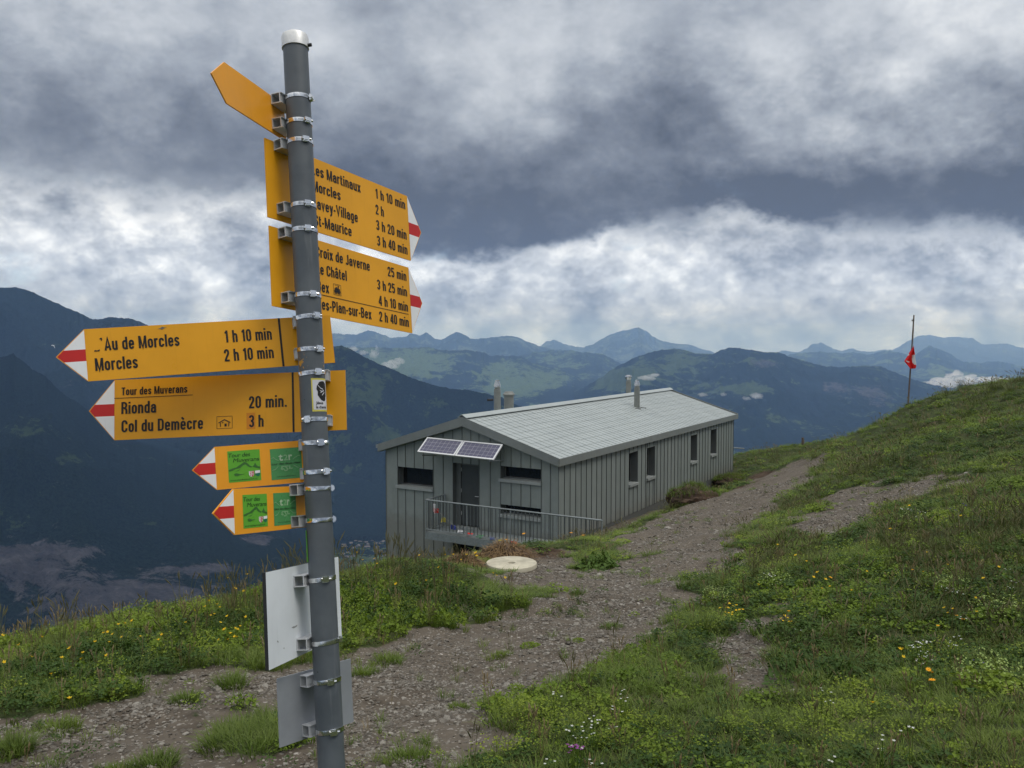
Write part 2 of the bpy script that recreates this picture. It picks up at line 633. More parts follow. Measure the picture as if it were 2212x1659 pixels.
def stone_material(name, cols):
    m, t, bs, out = new_mat(name)
    oi = t.node('ShaderNodeObjectInfo')
    co = t.node('ShaderNodeTexCoord').outputs['Object']
    rp = t.node('ShaderNodeValToRGB')
    for i, c in enumerate(cols):
        e = rp.color_ramp.elements[i] if i < 2 else rp.color_ramp.elements.new(i / (len(cols) - 1))
        e.position = i / (len(cols) - 1)
        e.color = (*c, 1)
    t.put(rp.inputs[0], oi.outputs['Random'])
    n = t.noise(co, 3.0, 6, 0.65)
    c = t.mix(t.ramp(n, 0.35, 0.7, 0, 0.55), rp.outputs[0], (0.07, 0.06, 0.05))
    pset(t, bs, c, 0.85, spec=0.2)
    t.put(bs.inputs['Normal'], bump(t, n, 0.4, 0.15))
    return m


M_chip = stone_material('shale_chips', [(0.085, 0.075, 0.060), (0.135, 0.121, 0.101), (0.182, 0.166, 0.141), (0.235, 0.217, 0.187), (0.34, 0.32, 0.28)])
M_stone = stone_material('pale_stone', [(0.20, 0.185, 0.155), (0.29, 0.27, 0.23), (0.40, 0.375, 0.32)])


def mountain_material(name, pasture=0.4, rock=0.3, sc=1.0, forest=(0.008, 0.014, 0.012), grass=(0.080, 0.115, 0.045)):
    m, t, bs, out = new_mat(name)
    geo = t.node('ShaderNodeNewGeometry')
    pos = t.vm('SCALE', geo.outputs['Position'], 0.001)
    na = t.noise(pos, 1.1 * sc, 6, 0.6, dist=0.3)
    nb = t.noise(pos, 4.5 * sc, 8, 0.65, dist=0.4)
    nc = t.noise(pos, 16.0 * sc, 7, 0.7)
    nd_ = t.noise(pos, 55.0 * sc, 5, 0.7)
    fcol = t.mix(t.ramp(nd_, 0.35, 0.65), tuple(x * 0.6 for x in forest), tuple(x * 1.5 for x in forest))
    gcol = t.mix(t.ramp(nc, 0.3, 0.7), tuple(x * 0.70 for x in grass), tuple(x * 1.15 for x in grass))
    pf = t.m('ADD', t.m('ADD', t.m('MULTIPLY', nb, 0.50), t.m('MULTIPLY', nc, 0.32)), t.m('MULTIPLY', na, 0.5))
    pf = t.m('ADD', pf, t.m('MULTIPLY', t.attr('pasture'), 0.35))
    th = 0.865 - 0.42 * pasture
    c = t.mix(t.ramp(pf, th, th + 0.02), fcol, gcol)
    stre = t.node('ShaderNodeMapping')
    stre.inputs['Scale'].default_value = (1, 1, 0.28)
    t.put(stre.inputs[0], pos)
    nr = t.noise(stre.outputs[0], 9.0 * sc, 10, 0.74)
    rf = t.m('ADD', t.m('ADD', t.m('ADD', t.m('MULTIPLY', nr, 0.60), t.m('MULTIPLY', nd_, 0.15)), t.m('MULTIPLY', na, 0.3)), t.m('MULTIPLY', t.attr('rock'), 0.42))
    rcol = t.mix(t.ramp(nr, 0.42, 0.75), (0.028, 0.029, 0.034), (0.092, 0.092, 0.100))
    rcol = t.mix(t.ramp(nd_, 0.35, 0.7, 0, 0.6), rcol, (0.06, 0.058, 0.065))
    tr_ = 0.80 - 0.25 * rock
    c = t.mix(t.ramp(rf, tr_, tr_ + 0.06), c, rcol)
    c = t.mix(t.ramp(t.m('ADD', t.attr('snow'), t.m('MULTIPLY', t.m('SUBTRACT', nc, 0.5), 0.6)), 0.5, 0.6), c, (0.75, 0.77, 0.80))
    pset(t, bs, c, 1.0, spec=0.0)
    t.put(bs.inputs['Normal'], bump(t, t.m('ADD', nd_, t.m('MULTIPLY', nr, 1.2)), 0.6, 40.0))
    return m


M_cladding, t_, b_, o_ = new_mat('grey_green_cladding')
_oi = t_.node('ShaderNodeObjectInfo').outputs['Random']
_co = t_.node('ShaderNodeTexCoord').outputs['Object']
_n = t_.noise(_co, 3.0, 5, 0.6)
_mp = t_.node('ShaderNodeMapping')
_mp.inputs['Scale'].default_value = (9, 9, 0.6)
t_.put(_mp.inputs[0], _co)
_s = t_.noise(_mp.outputs[0], 1.0, 5, 0.6)
_c = t_.mix(t_.m('ADD', t_.m('MULTIPLY', _oi, 0.5), t_.m('MULTIPLY', t_.ramp(_n, 0.3, 0.7), 0.5)), (0.192, 0.218, 0.206), (0.246, 0.272, 0.258))
_c = t_.mix(t_.ramp(_s, 0.52, 0.78, 0, 0.45), _c, (0.15, 0.165, 0.158))
_c = t_.mix(t_.ramp(_s, 0.42, 0.25, 0, 0.35), _c, (0.33, 0.35, 0.335))
_zs = t_.node('ShaderNodeSeparateXYZ')
t_.put(_zs.inputs[0], t_.node('ShaderNodeNewGeometry').outputs['Position'])
_sp = t_.m('ADD', _zs.outputs[2], t_.m('MULTIPLY', t_.m('SUBTRACT', _n, 0.5), 0.7))
_c = t_.mix(t_.ramp(_sp, -5.75, -6.25, 0, 0.45), _c, (0.16, 0.145, 0.12))      # mud splashed up from the gravel
pset(t_, b_, _c, t_.ramp(_n, 0.3, 0.7, 0.45, 0.6), 0.0, spec=0.4)
M_seam = simple('cladding_seam', (0.090, 0.101, 0.096), 0.55, var=0.1)
M_fascia = simple('fascia_sheet', (0.195, 0.212, 0.203), 0.5, var=0.10, scale=3)
M_roof, t_, b_, o_ = new_mat('roof_shingles')
_oi = t_.node('ShaderNodeObjectInfo').outputs['Random']
_geo = t_.node('ShaderNodeNewGeometry').outputs['Position']
_n = t_.noise(_geo, 1.2, 5, 0.6)
_v = t_.noise(_geo, 9.0, 4, 0.6)
_c = t_.mix(t_.m('ADD', t_.m('MULTIPLY', _oi, 0.35), t_.m('MULTIPLY', t_.ramp(_n, 0.3, 0.7), 0.65)), (0.300, 0.332, 0.328), (0.350, 0.384, 0.378))
_c = t_.mix(t_.ramp(_v, 0.55, 0.8, 0, 0.3), _c, (0.34, 0.365, 0.36))
pset(t_, b_, _c, t_.ramp(_v, 0.3, 0.7, 0.35, 0.5), 0.0, spec=0.5)
M_door = simple('door_grey', (0.055, 0.062, 0.062), 0.45, var=0.1, scale=4)
M_reveal = simple('reveal_grey', (0.12, 0.13, 0.127), 0.5, var=0.1, scale=4)
M_sill = simple('sill_grey', (0.28, 0.30, 0.29), 0.45, var=0.1, scale=6)
M_frame = simple('window_frame', (0.10, 0.105, 0.10), 0.45, var=0.1)
M_glass = simple('dark_window_glass', (0.010, 0.011, 0.012), 0.05, var=0.05, spec=0.5)
M_galv = simple('galvanised_steel', (0.24, 0.265, 0.27), 0.5, 0.3, var=0.2, scale=30)
M_baluster = simple('baluster_steel', (0.105, 0.118, 0.120), 0.5, 0.2, var=0.2, scale=30)
M_galv_floor = simple('balcony_grating', (0.20, 0.225, 0.225), 0.6, 0.2, var=0.2, scale=20)
M_flue = simple('flue_grey', (0.20, 0.21, 0.195), 0.5, var=0.12, scale=8)
M_flue_metal = simple('flue_stainless', (0.62, 0.62, 0.61), 0.22, 1.0, 0.12, 20)
M_cell, t_, b_, o_ = new_mat('solar_cells')
_co = t_.node('ShaderNodeTexCoord').outputs['Object']
_bk = t_.node('ShaderNodeTexBrick')
_bk.offset = 0.0
t_.put(_bk.inputs[0], _co)
for k_, v_ in (('Color1', (0.028, 0.030, 0.075, 1)), ('Color2', (0.036, 0.036, 0.088, 1)), ('Mortar', (0.20, 0.20, 0.25, 1)), ('Scale', 1.0), ('Mortar Size', 0.006), ('Brick Width', 0.16), ('Row Height', 0.16)):
    _bk.inputs[k_].default_value = v_
pset(t_, b_, _bk.outputs[0], 0.14, 0.0, spec=0.5)
M_panel_frame = simple('anodised_frame', (0.60, 0.61, 0.62), 0.4, 0.2, var=0.05)
M_concrete = simple('pale_concrete', (0.43, 0.40, 0.31), 0.85, var=0.24, scale=7, bmp=0.15, spec=0.2)
M_concrete2 = simple('concrete_ring', (0.36, 0.345, 0.29), 0.9, var=0.25, scale=9, bmp=0.25, spec=0.2)
M_wood = simple('weathered_wood', (0.115, 0.090, 0.072), 0.85, var=0.35, scale=14, bmp=0.3)
M_flagred = simple('flag_red', (0.80, 0.020, 0.018), 0.75, var=0.08, scale=6)
M_flagwhite = simple('flag_white', (0.78, 0.78, 0.78), 0.75, var=0.05)
M_rope = simple('rope', (0.35, 0.34, 0.31), 0.8, var=0.1)
M_hwall = simple('village_plaster', (0.52, 0.50, 0.48), 0.9, var=0.1)
M_hroof = simple('village_roof', (0.10, 0.088, 0.082), 0.9, var=0.3)
FLAGC = [simple('flag_cloth_%s' % n, c, 0.8, var=0.1) for n, c in (('white', (0.65, 0.66, 0.68)), ('red', (0.60, 0.04, 0.03)), ('yellow', (0.55, 0.47, 0.08)), ('blue', (0.05, 0.07, 0.30)), ('green', (0.04, 0.26, 0.08)))]


for _m, _c in ((M_flagred, (0.85, 0.02, 0.018)), (M_flagwhite, (0.8, 0.8, 0.8))):
    _t = NT(_m.node_tree)
    _b = [n for n in _t.n if n.type == 'BSDF_PRINCIPLED'][0]
    _o = [n for n in _t.n if n.type == 'OUTPUT_MATERIAL'][0]
    _tr = _t.node('ShaderNodeBsdfTranslucent')
    _tr.inputs[0].default_value = (*_c, 1)
    _mx = _t.node('ShaderNodeMixShader')
    _mx.inputs[0].default_value = 0.35
    _t.l.new(_b.outputs[0], _mx.inputs[1])
    _t.l.new(_tr.outputs[0], _mx.inputs[2])
    _t.l.new(_mx.outputs[0], _o.inputs[0])

# ================================================================== LARGE STRUCTURE: the alpine meadow
# hut frame (needed for the terrain): s runs left along the gable wall, l runs back along the long wall
HY = R(30.9)
HA = np.array([math.sin(HY), math.cos(HY), 0])
HB = np.array([-math.cos(HY), math.sin(HY), 0])
HC = ray(1206, 1000) * 26.1
HC[2] = 0
HUT_W, HUT_L = 6.75, 18.4

ctrl = [  # (picture x, picture y, distance ahead)
    (0, 1659, 3.42), (550, 1659, 3.45), (1100, 1659, 3.45), (1650, 1659, 3.28), (2212, 1659, 3.0),
    (0, 1560, 4.25), (550, 1560, 4.2), (1100, 1560, 4.2), (1650, 1560, 3.95), (2212, 1560, 3.5),
    (0, 1470, 5.5), (280, 1470, 5.4), (700, 1450, 5.5), (1100, 1470, 5.2), (1650, 1470, 4.75), (2212, 1470, 4.15),
    (0, 1420, 6.9), (300, 1400, 6.6), (560, 1370, 7.2), (1100, 1400, 6.3), (1650, 1380, 5.9), (2212, 1380, 4.9),
    (0, 1400, 8.4), (180, 1362, 8.8), (350, 1330, 9.3), (570, 1278, 10.2), (760, 1238, 11.6), (900, 1212, 13.6),
    (760, 1320, 8.4), (1000, 1300, 9.2), (1250, 1300, 9.0), (1500, 1300, 8.2), (1900, 1290, 6.5), (2212, 1280, 5.8),
    (1105, 1236, 13.2), (1000, 1215, 14.2), (1180, 1178, 17.0), (1040, 1200, 16.0), (1280, 1200, 15.8), (1400, 1220, 13.0), (1600, 1210, 11.0), (1900, 1200, 8.3), (2212, 1190, 7.2),
    (1315, 1160, 22.0), (1420, 1128, 24.0), (1500, 1100, 25.5), (1560, 1140, 18.0), (1600, 1060, 29.5), (1700, 1012, 36.0), (1788, 981, 43.0),
    (1700, 1110, 18.5), (1800, 1060, 20.0), (1900, 1100, 12.5), (2212, 1100, 9.0), (2000, 1020, 17.5), (2212, 1000, 13.5),
    (1900, 960, 30.0), (2212, 905, 20.0), (2050, 920, 27.0), (2212, 822, 31.0), (2110, 838, 33.0), (2030, 852, 34.0), (1960, 882, 36.0), (1930, 915, 39.0), (1850, 942, 44.0),
    (1740, 958, 47.0), (1660, 972, 46.5), (1600, 984, 45.0), (1510, 1070, 30.0),
    (2450, 1659, 2.9), (2450, 1300, 5.2), (2450, 1000, 12.0), (2450, 800, 32.0), (2700, 900, 20.0),
]
CP = [at(*c) for c in ctrl]
CP += [np.array(p, float) for p in [
    (0, 0, -1.62), (2, 1, -1.58), (-2, 1, -1.66), (0, -4, -1.35), (4, -3, -1.1), (-4, -3, -1.7), (-0.6, 2.3, -1.63), (8, 0, -0.9), (-8, 0, -2.3), (0, -12, -0.5), (-14, -6, -4.0), (14, -8, 0.4),
    (-9.5, 8.5, -4.4), (-8.3, 11.5, -5.4), (-6.0, 14.5, -5.9), (-13, 12, -8.0), (-20, 5, -10.5), (-25, 20, -18), (-12, 22, -11.0), (-4.0, 19.0, -6.3), (-6, 25, -9.2), (-10, 32, -13), (0, 50, -15), (-25, 45, -26),
    (12, 56, -9.5), (28, 60, -10.0), (42, 60, -5.5), (30, 46, -4.6), (45, 40, -1.5), (42, 20, 0.6), (30, 10, 0.6), (60, 60, -8), (22, 50, -6.6), (60, 0, 2), (-30, -20, -12), (30, -25, 3), (0, 75, -27), (40, 80, -18), (-45, 60, -45), (-50, 0, -30)]]
CP = np.array(CP)


def _phi(r2):
    return np.where(r2 > 1e-12, 0.5 * r2 * np.log(np.maximum(r2, 1e-12)), 0.0)


def _tps(P):
    n = len(P)
    d2 = ((P[:, None, :2] - P[None, :, :2]) ** 2).sum(-1)
    K = _phi(d2) + np.diag(0.6 + 0.02 * np.hypot(P[:, 0], P[:, 1]) ** 1.2) * 0.5
    Q = np.c_[np.ones(n), P[:, :2]]
    A = np.block([[K, Q], [Q.T, np.zeros((3, 3))]])
    return np.linalg.solve(A, np.r_[P[:, 2], 0, 0, 0])


_W = _tps(CP)


def hut_coords(x, y):
    px_ = x - HC[0]
    py_ = y - HC[1]
    return px_ * HB[0] + py_ * HB[1], px_ * HA[0] + py_ * HA[1]     # s, l


def smin(a, b, k):
    h = np.clip(0.5 + 0.5 * (b - a) / k, 0, 1)
    return b * (1 - h) + a * h - k * h * (1 - h)


def T(x, y, fine=True):
    """height of the meadow at plan position x, y"""
    x = np.atleast_1d(np.asarray(x, float))
    y = np.atleast_1d(np.asarray(y, float))
    z = np.full(x.shape, _W[-3]) + _W[-2] * x + _W[-1] * y
    for i in range(len(CP)):
        z += _W[i] * _phi((x - CP[i, 0]) ** 2 + (y - CP[i, 1]) ** 2)
    # cutting the hut stands in: a ditch along the long wall, a drop before the gable wall
    s, l = hut_coords(x, y)
    ds = np.maximum(np.maximum(-s, s - HUT_W), 0)
    dl = np.maximum(np.maximum(-l, l - HUT_L), 0)
    base_wall = -6.20 + np.clip((l - 9.5) / 8.0, 0, 1) * 0.72
    base_front = -6.6 - np.clip((s + 0.4) / 2.0, 0, 1) * 2.0
    fr = np.clip(-l / 1.2 + 0.1, 0, 1)
    base = base_wall * (1 - fr) + base_front * fr
    dist = np.hypot(ds, dl)
    lim = base + np.maximum(dist - 0.9, 0) * np.where(s < 0, 0.62, 0.95) + np.where(s > HUT_W - 0.5, -0.4, 0)
    near = np.where((s > -7) & (s < 12) & (l > -9) & (l < 24), 1, 0)
    zl = smin(z, lim, 0.35)
    z = np.where(near > 0, zl, z)
    if fine:
        r = np.hypot(x, y)
        z = z + (fbm(x * 0.9, y * 0.9, 5, 4) - 0.5) * 0.22 * np.clip(r / 6, 0.25, 1.3) + (fbm(x * 4.5, y * 4.5, 9, 3) - 0.5) * 0.05
    return z


def hit(px, py, extra=0.0):
    """where the sight line through a picture point meets the meadow (or a surface 'extra' above it)"""
    d = ray(px, py)
    t_ = np.geomspace(2.4, 90, 700)
    z = T(d[0] * t_, t_) + extra
    below = d[2] * t_ < z
    i = int(np.argmax(below)) if below.any() else len(t_) - 1
    i = max(i, 1)
    lo, hi = t_[i - 1], t_[i]
    tt = np.linspace(lo, hi, 24)
    z = T(d[0] * tt, tt) + extra
    b = d[2] * tt < z
    k = int(np.argmax(b)) if b.any() else 23
    p = d * tt[k]
    return np.array([p[0], p[1], float(T(p[0], p[1])[0])])


def plan(pts):
    return [tuple(hit(*p)[:2]) for p in pts]


def inside(poly, x, y):
    x = np.asarray(x)
    y = np.asarray(y)
    c = np.zeros(x.shape, bool)
    n = len(poly)
    for i in range(n):
        x0, y0 = poly[i]
        x1, y1 = poly[(i + 1) % n]
        if y0 == y1:
            continue
        cond = ((y0 > y) != (y1 > y)) & (x < (x1 - x0) * (y - y0) / (y1 - y0) + x0)
        c ^= cond
    return c


path_up = [(0, 1545), (101, 1536), (189, 1523), (256, 1499), (297, 1472), (337, 1449), (421, 1442), (489, 1438), (573, 1435), (736, 1406), (816, 1385), (892, 1373), (984, 1348), (1045, 1317), (1137, 1302), (1192, 1284), (1150, 1266), (1060, 1252),
           (1035, 1232), (1050, 1208), (1137, 1195), (1175, 1178), (1210, 1180), (1230, 1215), (1290, 1232), (1352, 1205), (1310, 1168), (1370, 1139), (1453, 1103), (1508, 1081), (1563, 1068), (1618, 1033), (1673, 1015), (1729, 991), (1784, 981)]
path_dn = [(1800, 988), (1756, 1031), (1701, 1067), (1660, 1103), (1618, 1142), (1605, 1183), (1577, 1224), (1536, 1240), (1522, 1280), (1480, 1307), (1458, 1348), (1355, 1397), (1260, 1434), (1214, 1458), (1137, 1504), (1107, 1550), (1045, 1581), (999, 1611), (953, 1658)]
_u = plan(path_up)
_d = plan(path_dn)
path_poly = [(-6.5, _u[0][1] - 0.35), (-3.6, _u[0][1] - 0.05)] + _u + _d + [(-0.6, 2.3), (-1.0, 1.2), (-2.0, 0.9), (-6.5, 1.6)]
scree_a = plan([(1767, 1081), (1811, 1053), (1897, 1040), (2040, 1037), (2075, 1055), (1960, 1085), (1890, 1120), (1830, 1150), (1798, 1158), (1742, 1147), (1696, 1139)])
scree_b = plan([(1534, 1379), (1655, 1310), (1777, 1288), (1770, 1310), (1690, 1348), (1600, 1420), (1690, 1490), (1600, 1510), (1530, 1490), (1480, 1450)])
green_island = plan([(430, 1590), (470, 1560), (540, 1540), (600, 1530), (620, 1580), (600, 1625), (520, 1645), (450, 1630)])


def edge_noise(x, y):
    r = np.hypot(x, y)
    k = np.clip(r / 7, 0.28, 1.5)
    return (fbm(x * 1.9, y * 1.9, 21, 4) - 0.5) * 1.3 * k, (fbm(x * 1.9, y * 1.9, 33, 4) - 0.5) * 1.3 * k


def path_mask(x, y, jitter=True):
    x = np.asarray(x, float)
    y = np.asarray(y, float)
    ex, ey = edge_noise(x, y) if jitter else (0, 0)
    m = inside(path_poly, x + ex, y + ey) | inside(scree_a, x + ex, y + ey) | inside(scree_b, x + ex, y + ey)
    m &= ~inside(green_island, x + ex, y + ey)
    s, l = hut_coords(x, y)
    m |= (s < 0.1) & (s > -1.5 - 0.5 * fbm(x, y, 3, 3)) & (l > 0.5) & (l < 10.5)
    return m


# polar net of ground points, dense near the photographer and dense in front of him
th = np.concatenate([np.linspace(-180, -42, 70)[:-1], np.linspace(-42, 42, 520), np.linspace(42, 180, 70)[1:-1]])
rr = np.concatenate([[0.25, 0.8, 1.5], np.geomspace(2.0, 95, 400)])
TH, RR = np.meshgrid(np.radians(th), rr)
GX = RR * np.sin(TH)
GY = RR * np.cos(TH)
GZ = T(GX.ravel(), GY.ravel()).reshape(GX.shape)
fade = np.clip((RR - 62) / 33, 0, 1)
GZ = GZ * (1 - fade) + (-0.75 * RR + 12) * fade * np.where(GZ < 50, 1, 1)
nr_, nt_ = GX.shape
# a little relief in the bare ground
pmask = path_mask(GX.ravel(), GY.ravel()).reshape(GX.shape).astype(float)
soft = pmask.copy()
for _ in range(3):
    soft = (soft + np.roll(soft, 1, 1) + np.roll(soft, -1, 1) + np.vstack([soft[:1], soft[:-1]]) + np.vstack([soft[1:], soft[-1:]])) / 5
GZ -= soft * 0.035
S_, L_ = hut_coords(GX, GY)
gy_, gx_ = np.gradient(GZ)
earth = np.clip(1.6 - np.hypot((S_ + 2.4) / 1.1, (L_ - 9.6) / 1.6), 0, 1) * 0.9 + np.clip(1.4 - np.hypot((S_ + 2.2) / 0.9, (L_ - 15.0) / 1.8), 0, 1) * 0.7
GZ -= np.exp(-((S_ + 1.9) / 0.5) ** 2 - ((L_ - 9.5) / 1.3) ** 2) * 0.35
for (px_, py_, rad) in ((2075, 1008, 0.4), (2005, 915, 0.35), (1180, 1200, 0.5)):
    c_ = hit(px_, py_)
    earth = np.maximum(earth, np.clip(1.5 - np.hypot(GX - c_[0], GY - c_[1]) / rad, 0, 1))
verts = np.c_[GX.ravel(), GY.ravel(), GZ.ravel()]
idx = np.arange(nr_ * nt_).reshape(nr_, nt_)
a_ = idx[:-1, :]
b_2 = idx[1:, :]
quads = np.stack([a_, b_2, np.roll(b_2, -1, 1), np.roll(a_, -1, 1)], -1).reshape(-1, 4)[:, ::-1]
fmask = soft.ravel()[quads].mean(1) > 0.5


def split_ground(name, sel):
    q = quads[sel]
    used, inv_ = np.unique(q.ravel(), return_inverse=True)
    me = bpy.data.meshes.new(name)
    v_ = verts[used]
    q = inv_.reshape(-1, 4)
    me.vertices.add(len(v_))
    me.vertices.foreach_set('co', v_.ravel())
    me.loops.add(q.size)
    me.loops.foreach_set('vertex_index', q.ravel().astype(np.int32))
    me.polygons.add(len(q))
    me.polygons.foreach_set('loop_start', np.arange(0, q.size, 4, dtype=np.int32))
    me.polygons.foreach_set('use_smooth', np.ones(len(q), bool))
    me.update(calc_edges=True)
    for nm, arr in (('path', soft), ('earth', earth)):
        at_ = me.attributes.new(nm, 'FLOAT', 'POINT')
        at_.data.foreach_set('value', arr.ravel()[used].astype(np.float32))
    me.materials.append(M_ground)
    o = bpy.data.objects.new(name, me)
    COL.objects.link(o)
    return prop(o, kind='structure')


prop(split_ground('meadow_ground', ~fmask), 'green alpine meadow slope sloping up to the right')
prop(split_ground('gravel_path', fmask), 'brown gravel footpath leading past the hut')

# ------------------------------------------------------------------ far mountains and the valley
VALLEY = -700.0


def mountain(name, prof, yc, yf, zf=VALLEY, mat=None, gam=1.15, amp=0.28, fs=1.0, cols=560, rows=110, blobs=(), jit=1.9, label=None, back=0.5):
    prof = np.array(prof, float)
    pxs = np.linspace(prof[0, 0], prof[-1, 0], cols)
    pys = np.interp(pxs, prof[:, 0], prof[:, 1])
    pys = pys + (fbm(pxs * 0.09, pxs * 0 + 3.1, len(name), 5) - 0.5) * jit * 3 + (vnoise(pxs * 0.9, pxs * 0 + 1.7, 4) - 0.5) * jit
    P = np.array([ray(a, b) for a, b in zip(pxs, pys)])
    yv = yc * (1 + 0.10 * (fbm(pxs * 0.006, pxs * 0 + 7.7, len(name) + 2, 3) - 0.5))
    crest = P * yv[:, None]
    v = np.concatenate([-np.linspace(back, 0.05, 8), np.linspace(0, 1, rows) ** 1.25, [1.004]])
    V, CI = np.meshgrid(v, np.arange(cols), indexing='ij')
    cz = crest[CI, 2]
    Y = yv[CI] + (yf - yv[CI]) * V
    X = crest[CI, 0] / yv[CI] * Y
    h = (cz - zf)
    Vp = np.clip(V, 0, 1)
    prof_ = np.where(V >= 0, (1 - Vp) ** gam, 1 - np.abs(V) * 1.1)
    env = np.where(V >= 0, np.sqrt(np.clip(np.sin(math.pi * np.clip(Vp, 0, 1)), 0, 1)) * np.clip(Vp / 0.12, 0, 1), 0)
    sc_ = fs * 0.0013
    rid = ridged(X * sc_, Y * sc_ * 0.6, len(name), 6) - 0.62
    Z = zf + h * prof_ + env * rid * amp * np.abs(h) * 2.0 + env * (fbm(X * sc_ * 7, Y * sc_ * 7, 3, 4) - 0.5) * 0.05 * np.abs(h)
    Z[-1] = np.minimum(VALLEY - 40, zf - 40)                  # skirt down to the valley floor
    me = bpy.data.meshes.new(name)
    vv = np.stack([X, Y, Z], -1).reshape(-1, 3)
    nrow = len(v)
    idx_ = np.arange(nrow * cols).reshape(nrow, cols)
    q = np.stack([idx_[:-1, :-1], idx_[1:, :-1], idx_[1:, 1:], idx_[:-1, 1:]], -1).reshape(-1, 4)
    me.vertices.add(len(vv))
    me.vertices.foreach_set('co', vv.ravel())
    me.loops.add(q.size)
    me.loops.foreach_set('vertex_index', q.ravel().astype(np.int32))
    me.polygons.add(len(q))
    me.polygons.foreach_set('loop_start', np.arange(0, q.size, 4, dtype=np.int32))
    me.polygons.foreach_set('use_smooth', np.ones(len(q), bool))
    me.update(calc_edges=True)
    ux, uy = to_px(vv)
    at_ = {}
    for nm in ('rock', 'pasture', 'snow'):
        arr = np.zeros(len(vv))
        for (k, bx, by, rx, ry, s_) in blobs:
            if k == nm:
                arr += s_ * np.exp(-((ux - bx) / rx) ** 2 - ((uy - by) / ry) ** 2)
        a2 = me.attributes.new(nm, 'FLOAT', 'POINT')
        a2.data.foreach_set('value', np.clip(arr, -1.5, 1.5).astype(np.float32))
    me.materials.append(mat)
    o = bpy.data.objects.new(name, me)
    COL.objects.link(o)
    prop(o, label, kind='structure')
    return o


MM_far = mountain_material('far_range', 0.40, 0.75, 0.8, grass=(0.075, 0.10, 0.06))
MM_pale = mountain_material('pale_massif', 0.30, 1.0, 0.5)
MM_hill = mountain_material('pasture_hills', 0.42, 0.05, 1.7, grass=(0.078, 0.115, 0.052))
MM_dark = mountain_material('forest_ridge', 0.33, 0.25, 1.7, grass=(0.034, 0.052, 0.024))
MM_cliff = mountain_material('wooded_cliffs', 0.17, 0.66, 2.6, grass=(0.030, 0.046, 0.024))
MM_left = mountain_material('left_mountain', 0.18, 0.58, 1.6, grass=(0.030, 0.046, 0.024))

mountain('mountain_massif', [(1800, 800), (1926, 758), (1958, 740), (1979, 727), (2008, 723), (2036, 729), (2065, 727), (2101, 731), (2122, 745), (2172, 742), (2212, 752), (2300, 735), (2420, 745), (2700, 760)], 33000, 26000, back=0.25, mat=MM_pale, fs=0.7,
         label='pale distant rocky massif at the right edge behind the flag')
mountain('mountain_peak', [(1100, 790), (1163, 749), (1180, 738), (1196, 734), (1212, 741), (1229, 747), (1259, 749), (1300, 770)], 30000, 25000, mat=MM_far, fs=0.7, cols=160, rows=50)
mountain('mountain_range', [(1640, 775), (1690, 758), (1724, 762), (1745, 752), (1755, 743), (1775, 741), (1790, 748), (1802, 756), (1815, 757), (1838, 752), (1860, 760), (1900, 757), (1940, 755), (2020, 770)], 30000, 24000, mat=MM_far, fs=0.7, cols=260, rows=60)
mountain('mountain_peak', [(1180, 790), (1244, 757), (1262, 750), (1281, 742), (1300, 732), (1318, 722), (1335, 717), (1351, 713), (1380, 708), (1395, 714), (1409, 727), (1428, 735), (1461, 742), (1491, 746), (1530, 757), (1600, 780)], 27000, 20000, mat=MM_far, fs=0.8)
mountain('mountain_range', [(300, 760), (480, 735), (620, 728), (714, 722), (740, 721), (770, 722), (795, 713), (808, 715), (821, 721), (847, 729), (869, 729), (889, 720), (906, 724), (920, 719), (935, 729), (953, 735), (972, 724), (988, 717), (1005, 725), (1016, 732), (1045, 731), (1070, 728), (1093, 726), (1119, 729), (1141, 740), (1167, 748), (1192, 753), (1229, 758), (1290, 780)],
         20500, 15500, mat=MM_far, fs=0.8, label='blue jagged mountain range far behind the valley')
mountain('mountain_range', [(1660, 790), (1708, 766), (1745, 762), (1771, 760), (1800, 763), (1838, 761), (1870, 766), (1922, 757), (1945, 763), (1979, 765), (1994, 756), (2008, 746), (2026, 754), (2051, 765), (2083, 783), (2118, 784), (2140, 780), (2172, 783), (2207, 790), (2300, 780), (2500, 800)], 19500, 14500, mat=mountain_material('mid_range', 0.42, 0.6, 0.7), fs=0.8)
mountain('hill_range', [(1040, 800), (1110, 772), (1150, 762), (1192, 757), (1222, 756), (1266, 762), (1303, 766), (1340, 784), (1370, 800), (1420, 830)], 15500, 11800, mat=MM_hill, fs=0.7, cols=240, rows=70)
mountain('pasture_hill', [(300, 800), (560, 760), (700, 752), (780, 750), (850, 752), (920, 750), (960, 757), (1008, 757), (1045, 761), (1057, 768), (1093, 769), (1112, 768), (1130, 773), (1148, 784), (1192, 795), (1229, 805), (1266, 825), (1303, 843), (1318, 853), (1380, 880)], 12500, 9000, mat=MM_hill, fs=0.8,
         blobs=[('pasture', 880, 790, 90, 30, 0.5), ('pasture', 1140, 830, 90, 30, 0.5), ('pasture', 1240, 860, 60, 25, -0.9), ('pasture', 900, 830, 120, 12, -0.5)], label='green pasture hill dotted with woods across the valley')
